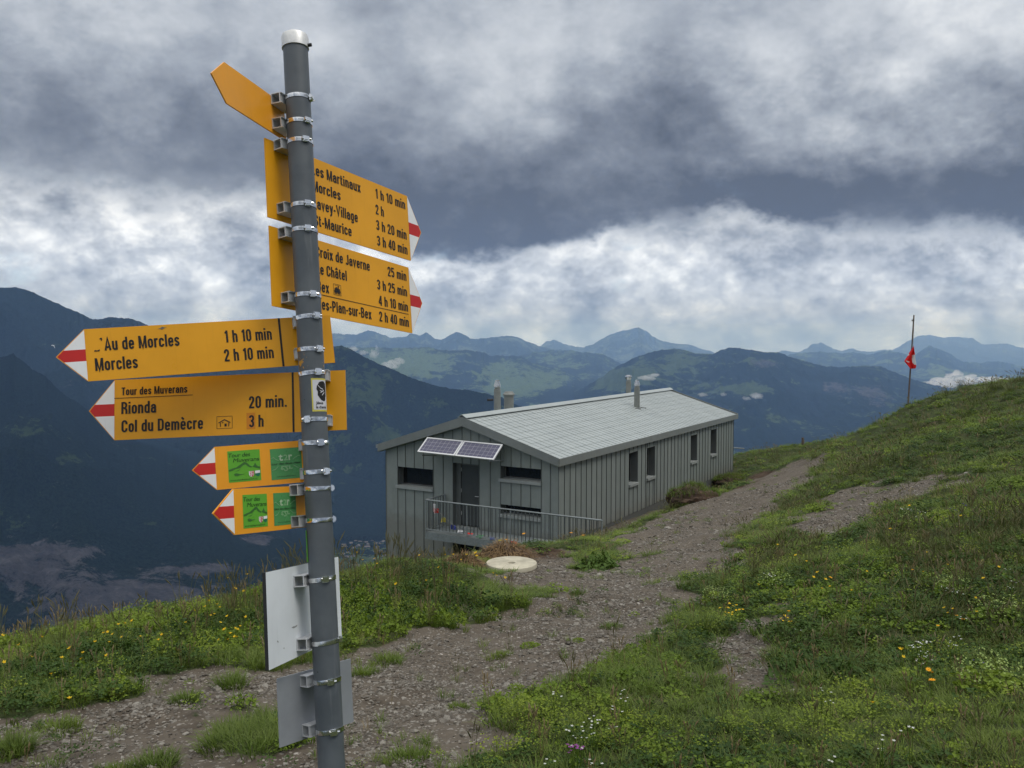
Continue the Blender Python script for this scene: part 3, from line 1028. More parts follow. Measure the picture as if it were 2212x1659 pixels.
mountain('forest_ridge', [(1240, 850), (1288, 822), (1332, 792), (1376, 770), (1413, 759), (1450, 753), (1480, 756), (1501, 764), (1541, 765), (1558, 756), (1580, 751), (1616, 754), (1651, 762), (1680, 759), (1708, 771), (1744, 782), (1780, 791), (1815, 793), (1869, 790), (1904, 791), (1940, 807), (1979, 822), (2029, 834), (2120, 870), (2300, 930), (2600, 1010)],
         9400, 5500, mat=mountain_material('right_forest_ridge', 0.36, 0.50, 1.2, grass=(0.050, 0.074, 0.036)), fs=1.2, cols=520, rows=140, amp=0.30,
         blobs=[('pasture', 1340, 815, 70, 22, 0.7), ('pasture', 1460, 780, 60, 18, 0.35), ('rock', 1660, 785, 60, 16, 0.45), ('rock', 1800, 840, 70, 30, 0.45), ('rock', 1900, 860, 50, 40, 0.4), ('pasture', 1620, 840, 40, 8, 0.8)], label='dark blue wooded ridge behind the hut and the flagpole')
mountain('forest_ridge', [(250, 905), (420, 850), (560, 790), (650, 760), (722, 748), (740, 747), (762, 757), (788, 771), (817, 786), (847, 797), (884, 814), (928, 830), (972, 839), (1016, 844), (1060, 852), (1082, 858), (1112, 873), (1134, 882), (1200, 908), (1300, 960), (1500, 1060)], 4500, 3700, mat=MM_dark, fs=1.6, cols=520, rows=140, amp=0.26, jit=1.8,
         blobs=[('pasture', 850, 940, 70, 20, 0.4), ('pasture', 800, 860, 40, 20, 0.3)], label='dark forested ridge falling away behind the hut roof')
mountain('left_mountain', [(-700, 560), (-400, 600), (-150, 590), (-40, 612), (0, 622), (34, 620), (75, 632), (98, 644), (153, 669), (184, 682), (199, 688), (214, 689), (243, 684), (276, 688), (300, 694), (330, 708), (420, 742), (560, 800), (660, 850), (760, 910), (900, 1000)], 5000, 3050, mat=MM_left, fs=1.5, cols=520, rows=140, amp=0.28,
         blobs=[('snow', 114, 747, 6, 3, 0.75), ('snow', 104, 740, 3.5, 2, 0.7), ('snow', 121, 756, 2.5, 4, 0.7), ('rock', 200, 820, 120, 40, 0.25)], label='dark blue mountain with a small snow patch, left edge')
mountain('left_spur', [(-900, 700), (-500, 740), (-200, 770), (0, 772), (30, 764), (58, 788), (101, 816), (132, 846), (172, 874), (240, 925), (330, 972), (450, 1030), (560, 1085), (640, 1130), (700, 1190), (740, 1270)], 3000, 1400, zf=-515, mat=MM_cliff, fs=2.6, cols=520, rows=160, amp=0.30, jit=3.2,
         blobs=[('rock', 60, 1230, 130, 60, 0.55), ('rock', 330, 1280, 160, 40, 0.5), ('rock', 560, 1165, 40, 14, 0.6), ('rock', 120, 1190, 150, 12, 0.4), ('rock', 440, 1230, 120, 14, 0.45), ('rock', 200, 1335, 120, 40, 0.55), ('pasture', 80, 920, 90, 30, 0.35), ('pasture', 170, 990, 60, 20, 0.4),
                ('pasture', 330, 1130, 50, 14, 0.5), ('pasture', 520, 1000, 50, 14, 0.4)], label='dark wooded mountainside with grey rock bands, lower left')
# valley floor
vb = MB()
gx0 = np.linspace(-37000, 37000, 80)
gy0 = np.concatenate([np.linspace(-11000, 1500, 12)[:-1], np.linspace(1500, 12000, 60)[:-1], np.linspace(12000, 39500, 16)])
VX, VY = np.meshgrid(gx0, gy0)
VZ = VALLEY - 14 + (fbm(VX * 0.0006, VY * 0.0006, 2, 4) - 0.5) * 26
ii = np.arange(VX.size).reshape(VX.shape)
vb.v = [tuple(p) for p in np.stack([VX, VY, VZ], -1).reshape(-1, 3)]
vb.f = [tuple(q) for q in np.stack([ii[:-1, :-1], ii[:-1, 1:], ii[1:, 1:], ii[1:, :-1]], -1).reshape(-1, 4)]
vb.mi = [0] * len(vb.f)
prop(vb.build('valley_floor', mountain_material('valley_fields', 0.42, -0.8, 4.0, grass=(0.06, 0.085, 0.035))), kind='structure')

# haze: the air between the meadow and the far ranges
hz = MB().box(-38000, 38000, -12000, 40500, VALLEY - 60, 700)
M_haze = bpy.data.materials.new('air')
M_haze.use_nodes = True
M_haze.node_tree.nodes.clear()
ht = NT(M_haze.node_tree)
ho = ht.node('ShaderNodeOutputMaterial')
hv = ht.node('ShaderNodeVolumePrincipled')
hv.inputs['Color'].default_value = (0.33, 0.55, 1.0, 1)
hv.inputs['Absorption Color'].default_value = (1.0, 1.0, 1.0, 1)
hv.inputs['Density'].default_value = 4.5e-5
hv.inputs['Anisotropy'].default_value = 0.0
ht.l.new(hv.outputs[0], ho.inputs['Volume'])
prop(hz.build('haze', M_haze), kind='stuff')

# shreds of mist lying on the far slopes
M_mist = bpy.data.materials.new('mist')
M_mist.use_nodes = True
M_mist.node_tree.nodes.clear()
ht = NT(M_mist.node_tree)
ho = ht.node('ShaderNodeOutputMaterial')
hv = ht.node('ShaderNodeVolumePrincipled')
hv.inputs['Color'].default_value = (0.97, 0.98, 1.0, 1)
hv.inputs['Density'].default_value = 0.011
ht.l.new(hv.outputs[0], ho.inputs['Volume'])


def mist(puffs, dist, label):
    bm_ = bmesh.new()
    for (px, py, rx, ry) in puffs:
        c = at(px, py, dist)
        k = dist / FOC
        mt = Matrix.Translation(Vector(c)) @ Matrix.Diagonal((rx * k * 1.35, rx * k * 0.8, ry * k * 1.35, 1))
        r_ = bmesh.ops.create_icosphere(bm_, subdivisions=3, radius=1.0, matrix=mt)
        for v_ in r_['verts']:
            d_ = v_.co - Vector(c)
            q_ = d_ / (rx * k)
            f_ = 0.25 + 1.5 * float(fbm(np.array([q_.x * 2.3 + px]), np.array([q_.z * 4 * rx / ry * 0.3 + q_.y * 2 + py]), 6, 4)[0])
            v_.co = Vector(c) + d_ * f_
    me = bpy.data.meshes.new('mist')
    bm_.to_mesh(me)
    bm_.free()
    me.materials.append(M_mist)
    o = bpy.data.objects.new('mist', me)
    COL.objects.link(o)
    prop(o, label, 'mist', kind='stuff')


mist([(762, 754, 9, 4), (785, 762, 7, 4)], 6500, 'small shred of mist above the dark ridge crest')
mist([(808, 764, 8, 7), (815, 755, 4, 7)], 6500, 'curl of mist rising behind the dark ridge')
mist([(845, 787, 14, 8), (862, 780, 9, 6), (835, 790, 10, 4)], 6500, 'larger patch of mist behind the dark ridge')
mist([(1398, 816, 14, 4), (1412, 811, 12, 3)], 5900, 'thin streak of mist above the far chimneys')
mist([(1633, 855, 12, 5), (1612, 861, 7, 3)], 5300, 'small white mist patch on the ridge right of the roof')
mist([(1520, 853, 8, 3), (1563, 852, 6, 3)], 5300, 'faint mist shreds just above the roof end')
mist([(2040, 826, 26, 8), (2062, 818, 18, 11), (2085, 822, 24, 8), (2120, 822, 26, 6), (2150, 820, 20, 5), (2013, 829, 18, 5)], 9500, 'bank of white cloud behind the grassy mound')

# ================================================================== THE HUT
HZ = -6.25
hut_rot = Matrix((Vector(-HB), Vector(HA), Vector((0, 0, 1)))).transposed()
hut = thing('mountain_hut', 'long grey sheet-metal mountain hut with pale shingled gable roof below the path', 'hut', (HC[0], HC[1], HZ), hut_rot)


def H(s, l, z):
    return (-s, l, z - HZ)


RIDGE_S = HUT_W / 2 + 0.03
EAVE_Z, RIDGE_Z = -3.56, -2.46


def roof_z(s):
    return EAVE_Z + (RIDGE_Z - EAVE_Z) * (1 - abs(s - RIDGE_S) / (RIDGE_S + 0.12))


# core walls behind the cladding
wb = MB()
prof = [(0.35, -9.2), (HUT_W - 0.03, -9.2), (HUT_W - 0.03, roof_z(HUT_W) - 0.14), (RIDGE_S, RIDGE_Z - 0.14), (0.35, roof_z(0.35) - 0.14)]
n_ = len(prof)
vs0 = [H(s, 0.40, z) for s, z in prof] + [H(s, HUT_L - 0.02, z) for s, z in prof]
wb.add(vs0, [tuple(range(n_ - 1, -1, -1)), tuple(range(n_, 2 * n_))] + [(i, (i + 1) % n_, n_ + (i + 1) % n_, n_ + i) for i in range(n_)])
wb.build('wall', M_cladding, hut)
# plinth strip along the long wall
MB().box(*sorted((H(-0.0, 0, 0)[0], H(0.4, 0, 0)[0])), 0.05, HUT_L, -0.55, -0.02).build('plinth', M_frame, hut)

PT = 0.03       # cladding thickness
seams = [HUT_W, 6.24, 5.9, 5.52, 5.13, 4.73, 4.32, 3.93, 3.56, 3.22, 2.90, 2.47, 2.08, 1.69, 1.33, 0.98, 0.60, 0.28, 0.0]
g_open = [(4.73, 6.24, -5.03, -4.30), (0.60, 2.08, -4.42, -3.97), (0.60, 2.08, -5.58, -5.20), (2.90, 3.93, -6.10, -4.00), (2.90, 3.93, -7.9, -6.62)]


def pieces(lo, hi, opens, zb, zt):
    cuts = sorted([(o[2], o[3]) for o in opens if o[0] - 0.01 <= lo and hi <= o[1] + 0.01])
    out_ = []
    z = zb
    for a, b in cuts:
        if a > z:
            out_.append((z, a, False))
        z = max(z, b)
    out_.append((z, zt, True))
    return out_


def gable_panel(hi, lo):
    for z0, z1, top in pieces(lo, hi, g_open, -9.0, None):
        b = MB()
        zt_hi = roof_z(hi) - 0.10 if top else z1 - 0.004
        zt_lo = roof_z(lo) - 0.10 if top else z1 - 0.004
        z0 = z0 + 0.004
        A, B_ = hi - 0.006, lo + 0.006
        y0, y1 = 0.0, PT
        poly = [(A, z0, zt_hi), (B_, z0, zt_lo)]
        if top and lo < RIDGE_S < hi:
            ring = [(A, z0), (B_, z0), (B_, zt_lo), (RIDGE_S, RIDGE_Z - 0.10), (A, zt_hi)]
        else:
            ring = [(A, z0), (B_, z0), (B_, zt_lo), (A, zt_hi)]
        n = len(ring)
        # standing seam: a raised rib along the left edge of each sheet
        b.add([H(s, y0, z) for s, z in ring] + [H(s, y1, z) for s, z in ring], [tuple(range(n)), tuple(range(2 * n - 1, n - 1, -1))] + [((i + 1) % n, i, n + i, n + (i + 1) % n) for i in range(n)])
        rt = max(zt_hi, z0 + 0.05)
        b.box(-A - 0.002, -A + 0.010, -0.020, y0 - 0.002, z0 - HZ, rt - HZ - 0.01, mi=1)
        b.build('cladding_panel', [M_cladding, M_seam], hut)


for i in range(len(seams) - 1):
    gable_panel(seams[i], seams[i + 1])

w_open = [(5.46, 6.24), (7.17, 7.95), (12.12, 12.90), (14.83, 15.62)]
edges = sorted(set([round(0.39 * k, 3) for k in range(0, 48)]) | {HUT_L})
for o0, o1 in w_open:
    edges = [e for e in edges if abs(e - o0) > 0.14 and abs(e - o1) > 0.14]
    edges += [o0, o1]
edges = sorted(e for e in edges if e <= HUT_L)
for l0, l1 in zip(edges[:-1], edges[1:]):
    op = [(a, b, -5.22, -4.05) for a, b in w_open]
    for z0, z1, top in pieces(l0, l1, op, -6.30, -3.72):
        b = MB()
        b.box(*sorted((H(0.0, 0, 0)[0], H(PT, 0, 0)[0])), l0 + 0.006, l1 - 0.006, z0 - HZ + 0.004, z1 - HZ - 0.004)
        b.box(0.002, 0.020, l0 + 0.003, l0 + 0.015, z0 - HZ + 0.004, z1 - HZ - 0.012, mi=1)
        b.build('cladding_panel', [M_cladding, M_seam], hut)


def opening_gable(s0, s1, z0, z1, depth=0.30, kind='window', sill=True):
    """a recessed opening in the gable wall: reveal, frame, pane, sill"""
    rv = MB()
    x0, x1 = H(s1, 0, 0)[0], H(s0, 0, 0)[0]
    Z0, Z1 = z0 - HZ, z1 - HZ
    e = 0.012
    rv.box(x0 - e, x0, 0.004, depth, Z0, Z1)
    rv.box(x1, x1 + e, 0.004, depth, Z0, Z1)
    rv.box(x0 - e, x1 + e, 0.004, depth, Z1, Z1 + e)
    rv.box(x0 - e, x1 + e, 0.004, depth, Z0 - e, Z0)
    o = rv.build(kind, M_reveal, hut)
    fr = MB()
    fw = 0.055
    y0, y1 = depth - 0.05, depth - 0.002
    fr.box(x0, x1, y0, y1, Z0, Z0 + fw)
    fr.box(x0, x1, y0, y1, Z1 - fw * 0.6, Z1)
    fr.box(x0, x0 + fw, y0, y1, Z0 + fw, Z1 - fw * 0.6)
    fr.box(x1 - fw * 0.5, x1, y0, y1, Z0 + fw, Z1 - fw * 0.6)
    fr.build('frame', M_frame, o)
    MB().box(x0 + fw, x1 - fw * 0.5, y0 + 0.02, y0 + 0.03, Z0 + fw, Z1 - fw * 0.6).build('pane', M_glass, o)
    if sill:
        MB().box(x0 - 0.04, x1 + 0.015, -0.07, depth - 0.055, Z0 - 0.085, Z0 + 0.012).build('sill', M_sill, o)
    return o


opening_gable(4.73, 6.24, -4.95, -4.30)
opening_gable(0.60, 2.08, -4.38, -3.97)
opening_gable(0.60, 2.08, -5.52, -5.20)
opening_gable(2.90, 3.93, -7.85, -6.62, 0.4, sill=False)
# door
dr = MB()
x0, x1 = H(3.93, 0, 0)[0], H(2.90, 0, 0)[0]
Z0, Z1 = -6.10 - HZ, -4.0 - HZ
dr.box(x0 - 0.01, x0, 0.003, 0.34, Z0, Z1)
dr.box(x1, x1 + 0.01, 0.003, 0.34, Z0, Z1)
dr.box(x0 - 0.01, x1 + 0.01, 0.003, 0.34, Z1, Z1 + 0.01)
dr.box(x0, x0 + 0.18, 0.20, 0.34, Z0, Z1)
dr.box(x1 - 0.06, x1, 0.20, 0.34, Z0, Z1)
dr.box(x0 + 0.18, x1 - 0.06, 0.20, 0.34, Z1 - 0.07, Z1)
door = dr.build('door', M_reveal, hut)
MB().box(x0 + 0.19, x1 - 0.07, 0.24, 0.30, Z0 + 0.03, Z1 - 0.08).build('door_leaf', M_door, door)
hb = MB().tube((x1 - 0.14, 0.24, Z0 + 1.02), (x1 - 0.14, 0.18, Z0 + 1.02), 0.012).tube((x1 - 0.13, 0.18, Z0 + 1.02), (x1 - 0.27, 0.18, Z0 + 1.02), 0.011)
hb.build('door_handle', M_alu, door)
for zz_ in (0.35, 1.1, 1.8):
    MB().tube((x0 + 0.185, 0.235, Z0 + zz_), (x0 + 0.185, 0.235, Z0 + zz_ + 0.12), 0.014).build('hinge', M_alu, door)
MB().box(x0 - 0.02, x1 + 0.02, -0.05, 0.2, Z0 - 0.06, Z0).build('threshold', M_sill, hut)

# windows in the long wall
for o0, o1 in w_open:
    rv = MB()
    Z0, Z1 = -5.20 - HZ, -4.05 - HZ
    D = -0.30
    rv.box(D, -0.004, o0 - 0.01, o0, Z0, Z1)
    rv.box(D, -0.004, o1, o1 + 0.01, Z0, Z1)
    rv.box(D, -0.004, o0 - 0.01, o1 + 0.01, Z1, Z1 + 0.01)
    rv.box(D, -0.004, o0 - 0.01, o1 + 0.01, Z0 - 0.01, Z0)
    o = rv.build('window', M_reveal, hut)
    fr = MB()
    fr.box(D, D + 0.05, o0, o1, Z0, Z0 + 0.05).box(D, D + 0.05, o0, o1, Z1 - 0.05, Z1).box(D, D + 0.05, o0, o0 + 0.05, Z0 + 0.05, Z1 - 0.05).box(D, D + 0.05, o1 - 0.05, o1, Z0 + 0.05, Z1 - 0.05)
    fr.build('frame', M_frame, o)
    MB().box(D + 0.015, D + 0.025, o0 + 0.05, o1 - 0.05, Z0 + 0.05, Z1 - 0.05).build('pane', M_glass, o)
    MB().box(D + 0.055, 0.07, o0 - 0.012, o1 + 0.012, Z0 - 0.08, Z0 + 0.012).build('sill', M_sill, o)
    MB().box(-0.03, 0.012, o0 + 0.008, o1 - 0.008, Z1 + 0.012, Z1 + 0.13).build('lintel', M_cladding, o)

# roof: back slope, fascias, ridge, shingles
OV = 0.12
FRT, BCK = -0.20, HUT_L + 0.28


def slab(s0, z0, s1, z1, l0, l1, th_):
    """sloping sheet between two lines parallel to the ridge"""
    b = MB()
    b.add([H(s0, l0, z0), H(s1, l0, z1), H(s1, l1, z1), H(s0, l1, z0), H(s0, l0, z0 - th_), H(s1, l0, z1 - th_), H(s1, l1, z1 - th_), H(s0, l1, z0 - th_)],
          [(0, 1, 2, 3)[::-1], (4, 5, 6, 7), (0, 4, 5, 1)[::-1], (1, 5, 6, 2)[::-1], (2, 6, 7, 3)[::-1], (3, 7, 4, 0)[::-1]])
    return b


def recalc(o):
    bm_ = bmesh.new()
    bm_.from_mesh(o.data)
    bmesh.ops.recalc_face_normals(bm_, faces=bm_.faces[:])
    bm_.to_mesh(o.data)
    bm_.free()
    return o


S_E0 = -OV
S_E1 = 2 * RIDGE_S + OV
recalc(slab(S_E0 + 0.02, EAVE_Z - 0.055, RIDGE_S, RIDGE_Z - 0.055, FRT + 0.02, BCK - 0.02, 0.07).build('roof', M_fascia, hut))
recalc(slab(S_E1, EAVE_Z, RIDGE_S + 0.001, RIDGE_Z, FRT, BCK, 0.10).build('roof', M_roof, hut))
# gable fascias
for (sa, sb) in ((S_E0, RIDGE_S - 0.001), (S_E1, RIDGE_S + 0.001)):
    for l0, l1 in ((FRT - 0.02, FRT + 0.012), (BCK - 0.012, BCK + 0.02)):
        b = MB()
        ze = EAVE_Z + 0.012
        zr = RIDGE_Z + 0.012
        dz_ = 0.255
        p = [(sa, ze), (sb, zr), (sb, zr - dz_ - 0.045), (sa, ze - dz_)]
        b.add([H(s, l0, z) for s, z in p] + [H(s, l1, z) for s, z in p], [(0, 1, 2, 3), (7, 6, 5, 4)] + [(i, 4 + i, 4 + (i + 1) % 4, (i + 1) % 4) for i in range(4)])
        recalc(b.build('gable_fascia', M_fascia, hut))
    # soffit under the gable overhang
    b = slab(sa, EAVE_Z - 0.245, sb, RIDGE_Z - 0.285, FRT + 0.014, 0.03, 0.012)
    recalc(b.build('soffit', M_fascia, hut))
MB().box(OV - 0.012, OV + 0.02, FRT + 0.014, BCK - 0.014, EAVE_Z - HZ - 0.245, EAVE_Z - HZ - 0.012).build('eave_fascia', M_fascia, hut)
MB().box(0.032, OV - 0.014, FRT + 0.016, BCK - 0.016, EAVE_Z - HZ - 0.243, EAVE_Z - HZ - 0.232).build('soffit', M_fascia, hut)
# gutter stub at the left eave
gt = MB()
gx_l = H(S_E1, 0, 0)[0]
gt.box(gx_l - 0.11, gx_l, FRT + 0.02, HUT_L, EAVE_Z - HZ - 0.13, EAVE_Z - HZ - 0.02)
gt.build('gutter', M_galv, hut)
# ridge cap
b = MB()
rc = [(-0.17, -0.055), (-0.05, 0.02), (0, 0.045), (0.05, 0.02), (0.17, -0.055)]
lo_ = [H(RIDGE_S + s, FRT - 0.03, RIDGE_Z + 0.045 + z) for s, z in rc]
hi_ = [H(RIDGE_S + s, BCK + 0.03, RIDGE_Z + 0.045 + z) for s, z in rc]
lo2 = [H(RIDGE_S + s, FRT - 0.03, RIDGE_Z + 0.03 + z) for s, z in rc]
hi2 = [H(RIDGE_S + s, BCK + 0.03, RIDGE_Z + 0.03 + z) for s, z in rc]
vs_ = lo_ + hi_ + lo2 + hi2
fs_ = [(i, i + 1, 6 + i, 5 + i) for i in range(4)] + [(10 + i, 15 + i, 16 + i, 11 + i) for i in range(4)] + [(i, 10 + i, 11 + i, i + 1) for i in range(4)] + [(5 + i, 6 + i, 16 + i, 15 + i) for i in range(4)] + [(0, 5, 15, 10), (4, 14, 19, 9)]
recalc(b.add(vs_, fs_).build('ridge_cap', M_roof, hut))

# shingles: nine courses up the slope, each sheet a little proud of the one above it, upstand on one side
NROW, PITCHL = 9, 0.331
slope_len = math.hypot(RIDGE_S - S_E0, RIDGE_Z - EAVE_Z)
ush = np.array([-(RIDGE_S - S_E0), 0, RIDGE_Z - EAVE_Z]) / slope_len       # up the slope, hut-local
nsh = np.cross(np.array([0, 1.0, 0]), ush)
if nsh[2] < 0:
    nsh = -nsh
rowh = (slope_len - 0.02) / NROW


def shingle_geo(mb, org):
    def P(u_, l_, h_):
        return tuple(org + ush * u_ + np.array([0, l_, 0]) + nsh * h_)
    H1, W1 = rowh + 0.02, PITCHL - 0.008
    lo_h, hi_h = 0.013, 0.003
    mb.add([P(0, 0, lo_h), P(0, W1, lo_h), P(H1, W1, hi_h), P(H1, 0, hi_h), P(0, 0, lo_h - 0.013), P(0, W1, lo_h - 0.013), P(H1, W1, hi_h - 0.003), P(H1, 0, hi_h - 0.003)],
           [(0, 1, 2, 3), (7, 6, 5, 4), (0, 4, 5, 1), (1, 5, 6, 2), (2, 6, 7, 3), (3, 7, 4, 0)])
    r0, r1 = 0.0, 0.022                                    # the upstand
    mb.add([P(0.002, r0, lo_h + 0.001), P(0.002, r1, lo_h + 0.001), P(H1, r1, hi_h + 0.001), P(H1, r0, hi_h + 0.001), P(0.012, r0 + 0.004, lo_h + 0.012), P(0.012, r1 - 0.004, lo_h + 0.012), P(H1, r1 - 0.004, hi_h + 0.012), P(H1, r0 + 0.004, hi_h + 0.012)],
           [(4, 5, 6, 7), (0, 1, 5, 4), (1, 2, 6, 5), (3, 0, 4, 7), (2, 3, 7, 6)])


org0 = np.array(H(S_E0, 0, EAVE_Z - 0.025)) * 1.0
org0[1] = 0
tmpl = MB()
shingle_geo(tmpl, np.zeros(3))
sh_mesh = tmpl.mesh('shingle', M_roof)
ncol = int((BCK - FRT - 0.05) / PITCHL)
rest = MB()
for c in range(ncol):
    for r_ in range(NROW):
        off = 0.5 * PITCHL if False else 0.0
        o_ = org0 + ush * (0.01 + r_ * rowh) + np.array([0, FRT + 0.03 + c * PITCHL + off, 0])
        o_ = o_ + nsh * random.uniform(-0.0015, 0.0025)
        if c < 33:
            inst(sh_mesh, 'roof_shingle', hut, o_)
        else:
            shingle_geo(rest, o_)
recalc(rest.build('far_roof_shingles', M_roof, hut))['kind'] = 'stuff'


def chimney(s, l, r, ztop, cowl):
    zb = roof_z(s) - 0.05 - HZ
    zt = ztop - HZ
    x, y = -s, l
    b = MB()
    if cowl == 'lid':
        b.lathe([(r, zb), (r, zt - 0.16), (r * 1.22, zt - 0.14), (r * 1.24, zt - 0.10), (r * 0.86, zt - 0.02), (r * 0.86, zt)], 24, c=(x, y, 0))
        o = b.build('chimney', M_flue, hut, smooth=False)
        smooth_by_angle(o)
        return
    b.lathe([(r, zb), (r, zt - 0.42)], 24, c=(x, y, 0))
    o = smooth_by_angle(b.build('chimney', M_flue, hut))
    smooth_by_angle(MB().lathe([(r * 0.97, zt - 0.42), (r * 1.04, zt - 0.42), (r * 1.04, zt - 0.39), (r * 0.97, zt - 0.39), (r * 0.95, zt - 0.30), (r * 0.72, zt - 0.28), (r * 0.72, zt - 0.24)], 24, c=(x, y, 0)).build('collar', M_flue, o))
    if cowl == 'cone':
        smooth_by_angle(MB().lathe([(r * 0.9, zt - 0.25), (r * 1.02, zt - 0.235), (r * 1.0, zt - 0.18), (r * 0.66, zt - 0.03), (r * 0.66, zt)], 24, c=(x, y, 0)).build('cowl', M_flue_metal, o))
        smooth_by_angle(MB().lathe([(r * 0.72, zt + 0.002), (r * 0.74, zt + 0.012), (0.0, zt + 0.03)], 24, c=(x, y, 0)).build('cap', M_flue_metal, o))
    else:
        smooth_by_angle(MB().lathe([(r * 0.85, zt - 0.25), (r * 1.2, zt - 0.16), (r * 1.3, zt - 0.09), (r * 1.05, zt - 0.01), (0, zt + 0.005)], 24, c=(x, y, 0)).build('cowl', M_flue_metal, o))


chimney(4.2, 3.22, 0.125, -1.42, 'cone')
chimney(4.2, 4.03, 0.18, -1.86, 'lid')
chimney(4.2, 15.2, 0.125, -1.62, 'dome')
chimney(2.2, 11.45, 0.125, -1.69, 'cone')
# flashing and snow hook around the front flue, small bracket on the near flue
fl = MB()
for dl_ in (-0.42, 0.17):
    a0 = np.array(H(2.2, 11.45 + dl_, roof_z(2.2) - 0.02))
    p0 = a0 + nsh * 0.02 - ush * 0.10
    fl.tube(p0, p0 + np.array([0, 0.25, 0]) - ush * 0.16, 0.018, n=6)
fl.build('snow_guard', M_frame, hut)
MB().tube(H(4.32, 3.12, -2.12), H(4.45, 2.95, -2.12), 0.045).build('flue_probe', M_dark, hut)
# rail beyond the far corner
rb = MB().tube(H(0.0, HUT_L - 0.03, -5.22), H(-0.45, HUT_L + 0.3, -5.27), 0.03, n=8)
rb.build('corner_rail', M_galv, hut)

# ---- solar panels on brackets above the door
sol = thing('solar_array', 'two framed blue solar panels tilted above the hut door', 'solar panel', tuple(np.array(HC) + HA * -0.5 + HB * 3.6 + np.array([0, 0, -3.6])), hut_rot)


def HS(s, l, z):
    return np.array([-(s - 3.6), l + 0.5, z + 3.6])


pT0, pT1 = HS(4.72, -0.26, -3.20), HS(1.86, -0.26, -3.22)      # top edge
pB0, pB1 = HS(4.80, -0.80, -3.60), HS(1.82, -0.80, -3.66)      # bottom edge
ux_ = (pB1 - pB0) / np.linalg.norm(pB1 - pB0)
uy_ = (pT0 + pT1 - pB0 - pB1) / 2
uy_ -= ux_ * (uy_ @ ux_)
Hs = np.linalg.norm(uy_)
uy_ /= Hs
uz_ = np.cross(ux_, uy_)
Wd = 2.94
mid0 = (pB0 + pB1) / 2
loc_rot = Matrix((Vector(ux_), Vector(uy_), Vector(uz_))).transposed()
for k in range(2):
    w_ = Wd / 2 - 0.012
    o0 = mid0 + ux_ * (-Wd / 2 + k * (Wd / 2 + 0.012))
    fr = MB()
    t_w = 0.035
    t_w = 0.05
    fr.box(0, w_, 0, t_w, -0.035, 0.004).box(0, w_, Hs - t_w, Hs, -0.035, 0.004).box(0, t_w, t_w, Hs - t_w, -0.035, 0.004).box(w_ - t_w, w_, t_w, Hs - t_w, -0.035, 0.004)
    f_ = fr.build('panel_frame', M_panel_frame, sol)
    f_.matrix_local = Matrix.Translation(Vector(o0)) @ loc_rot.to_4x4()
    g_ = MB().box(t_w, w_ - t_w, t_w, Hs - t_w, -0.02, -0.004).build('solar_cells', M_cell, f_)
for s_ in (4.62, 1.98):
    a0 = HS(s_, 0.0, -3.80)
    b0 = HS(s_, -0.80, -3.71)
    br = MB().tube(a0, b0, 0.022, n=6).tube(HS(s_, -0.005, -3.36), HS(s_, -0.30, -3.29), 0.018, n=6).tube(HS(s_, 0.0, -3.82), HS(s_, 0.0, -3.30), 0.02, n=6)
    br.build('bracket', M_galv, sol)

# ---- balcony in front of the gable
bal = thing('balcony', 'galvanised steel balcony and railing along the gable wall of the hut', 'balcony', tuple(np.array(HC) + HB * 1.2 + HA * -0.6 + np.array([0, 0, -6.12])), hut_rot)


def HBAL(s, l, z):
    return np.array([-(s - 1.2), l + 0.6, z + 6.12])


OFFB = 1.15
s_l, s_r = 4.20, -2.0
MB().box(*sorted((HBAL(s_l, 0, 0)[0], HBAL(s_r, 0, 0)[0])), HBAL(0, -OFFB, 0)[1], HBAL(0, -0.04, 0)[1], -0.06, 0.0).build('deck', M_galv_floor, bal)
MB().box(*sorted((HBAL(s_l, 0, 0)[0] - 0.01, HBAL(s_r, 0, 0)[0])), HBAL(0, -OFFB, 0)[1] - 0.012, HBAL(0, -OFFB, 0)[1] - 0.002, -0.22, 0.02).build('edge_beam', M_galv_floor, bal)
MB().box(HBAL(s_l, 0, 0)[0] - 0.022, HBAL(s_l, 0, 0)[0] - 0.012, HBAL(0, -OFFB, 0)[1] - 0.012, HBAL(0, -0.04, 0)[1], -0.22, 0.02).build('edge_beam', M_galv_floor, bal)
zr_ = 1.04
c00 = HBAL(s_l, -0.05, -6.12)
c01 = HBAL(s_l, -OFFB + 0.03, -6.12)
c02 = HBAL(s_r, -OFFB + 0.03, -6.12)
rail = MB()
for zz_, rr_ in ((zr_, 0.024), (0.10, 0.016)):
    rail.tube(c00 + (0, 0, zz_), c01 + (0, 0, zz_), rr_, n=8).tube(c01 + (0, 0, zz_), c02 + (0, 0, zz_), rr_, n=8)
rail.build('handrail', M_galv, bal)
bmesh_b = MB().tube((0, 0, 0.10), (0, 0, zr_), 0.0145, n=6).mesh('baluster', M_baluster)
postm = MB().tube((0, 0, -0.2), (0, 0, zr_), 0.021, n=8).mesh('post', M_galv)
L1 = np.linalg.norm(c01 - c00)
L2 = np.linalg.norm(c02 - c01)
n1b = int(L1 / 0.13)
for k in range(n1b + 1):
    inst(postm if k in (0, n1b) else bmesh_b, 'post' if k in (0, n1b) else 'baluster', bal, c00 + (c01 - c00) * k / n1b)
n2b = int(L2 / 0.13)
for k in range(1, n2b + 1):
    isp = (k % 12 == 0) or k == n2b
    inst(postm if isp else bmesh_b, 'post' if isp else 'baluster', bal, c01 + (c02 - c01) * k / n2b)
for s_ in (3.9, 2.6):
    MB().box(*sorted((HBAL(s_, 0, 0)[0], HBAL(s_ - 0.06, 0, 0)[0])), HBAL(0, -OFFB, 0)[1] + 0.05, HBAL(0, -0.035, 0)[1], -0.20, -0.062).build('floor_beam', M_galv, bal)

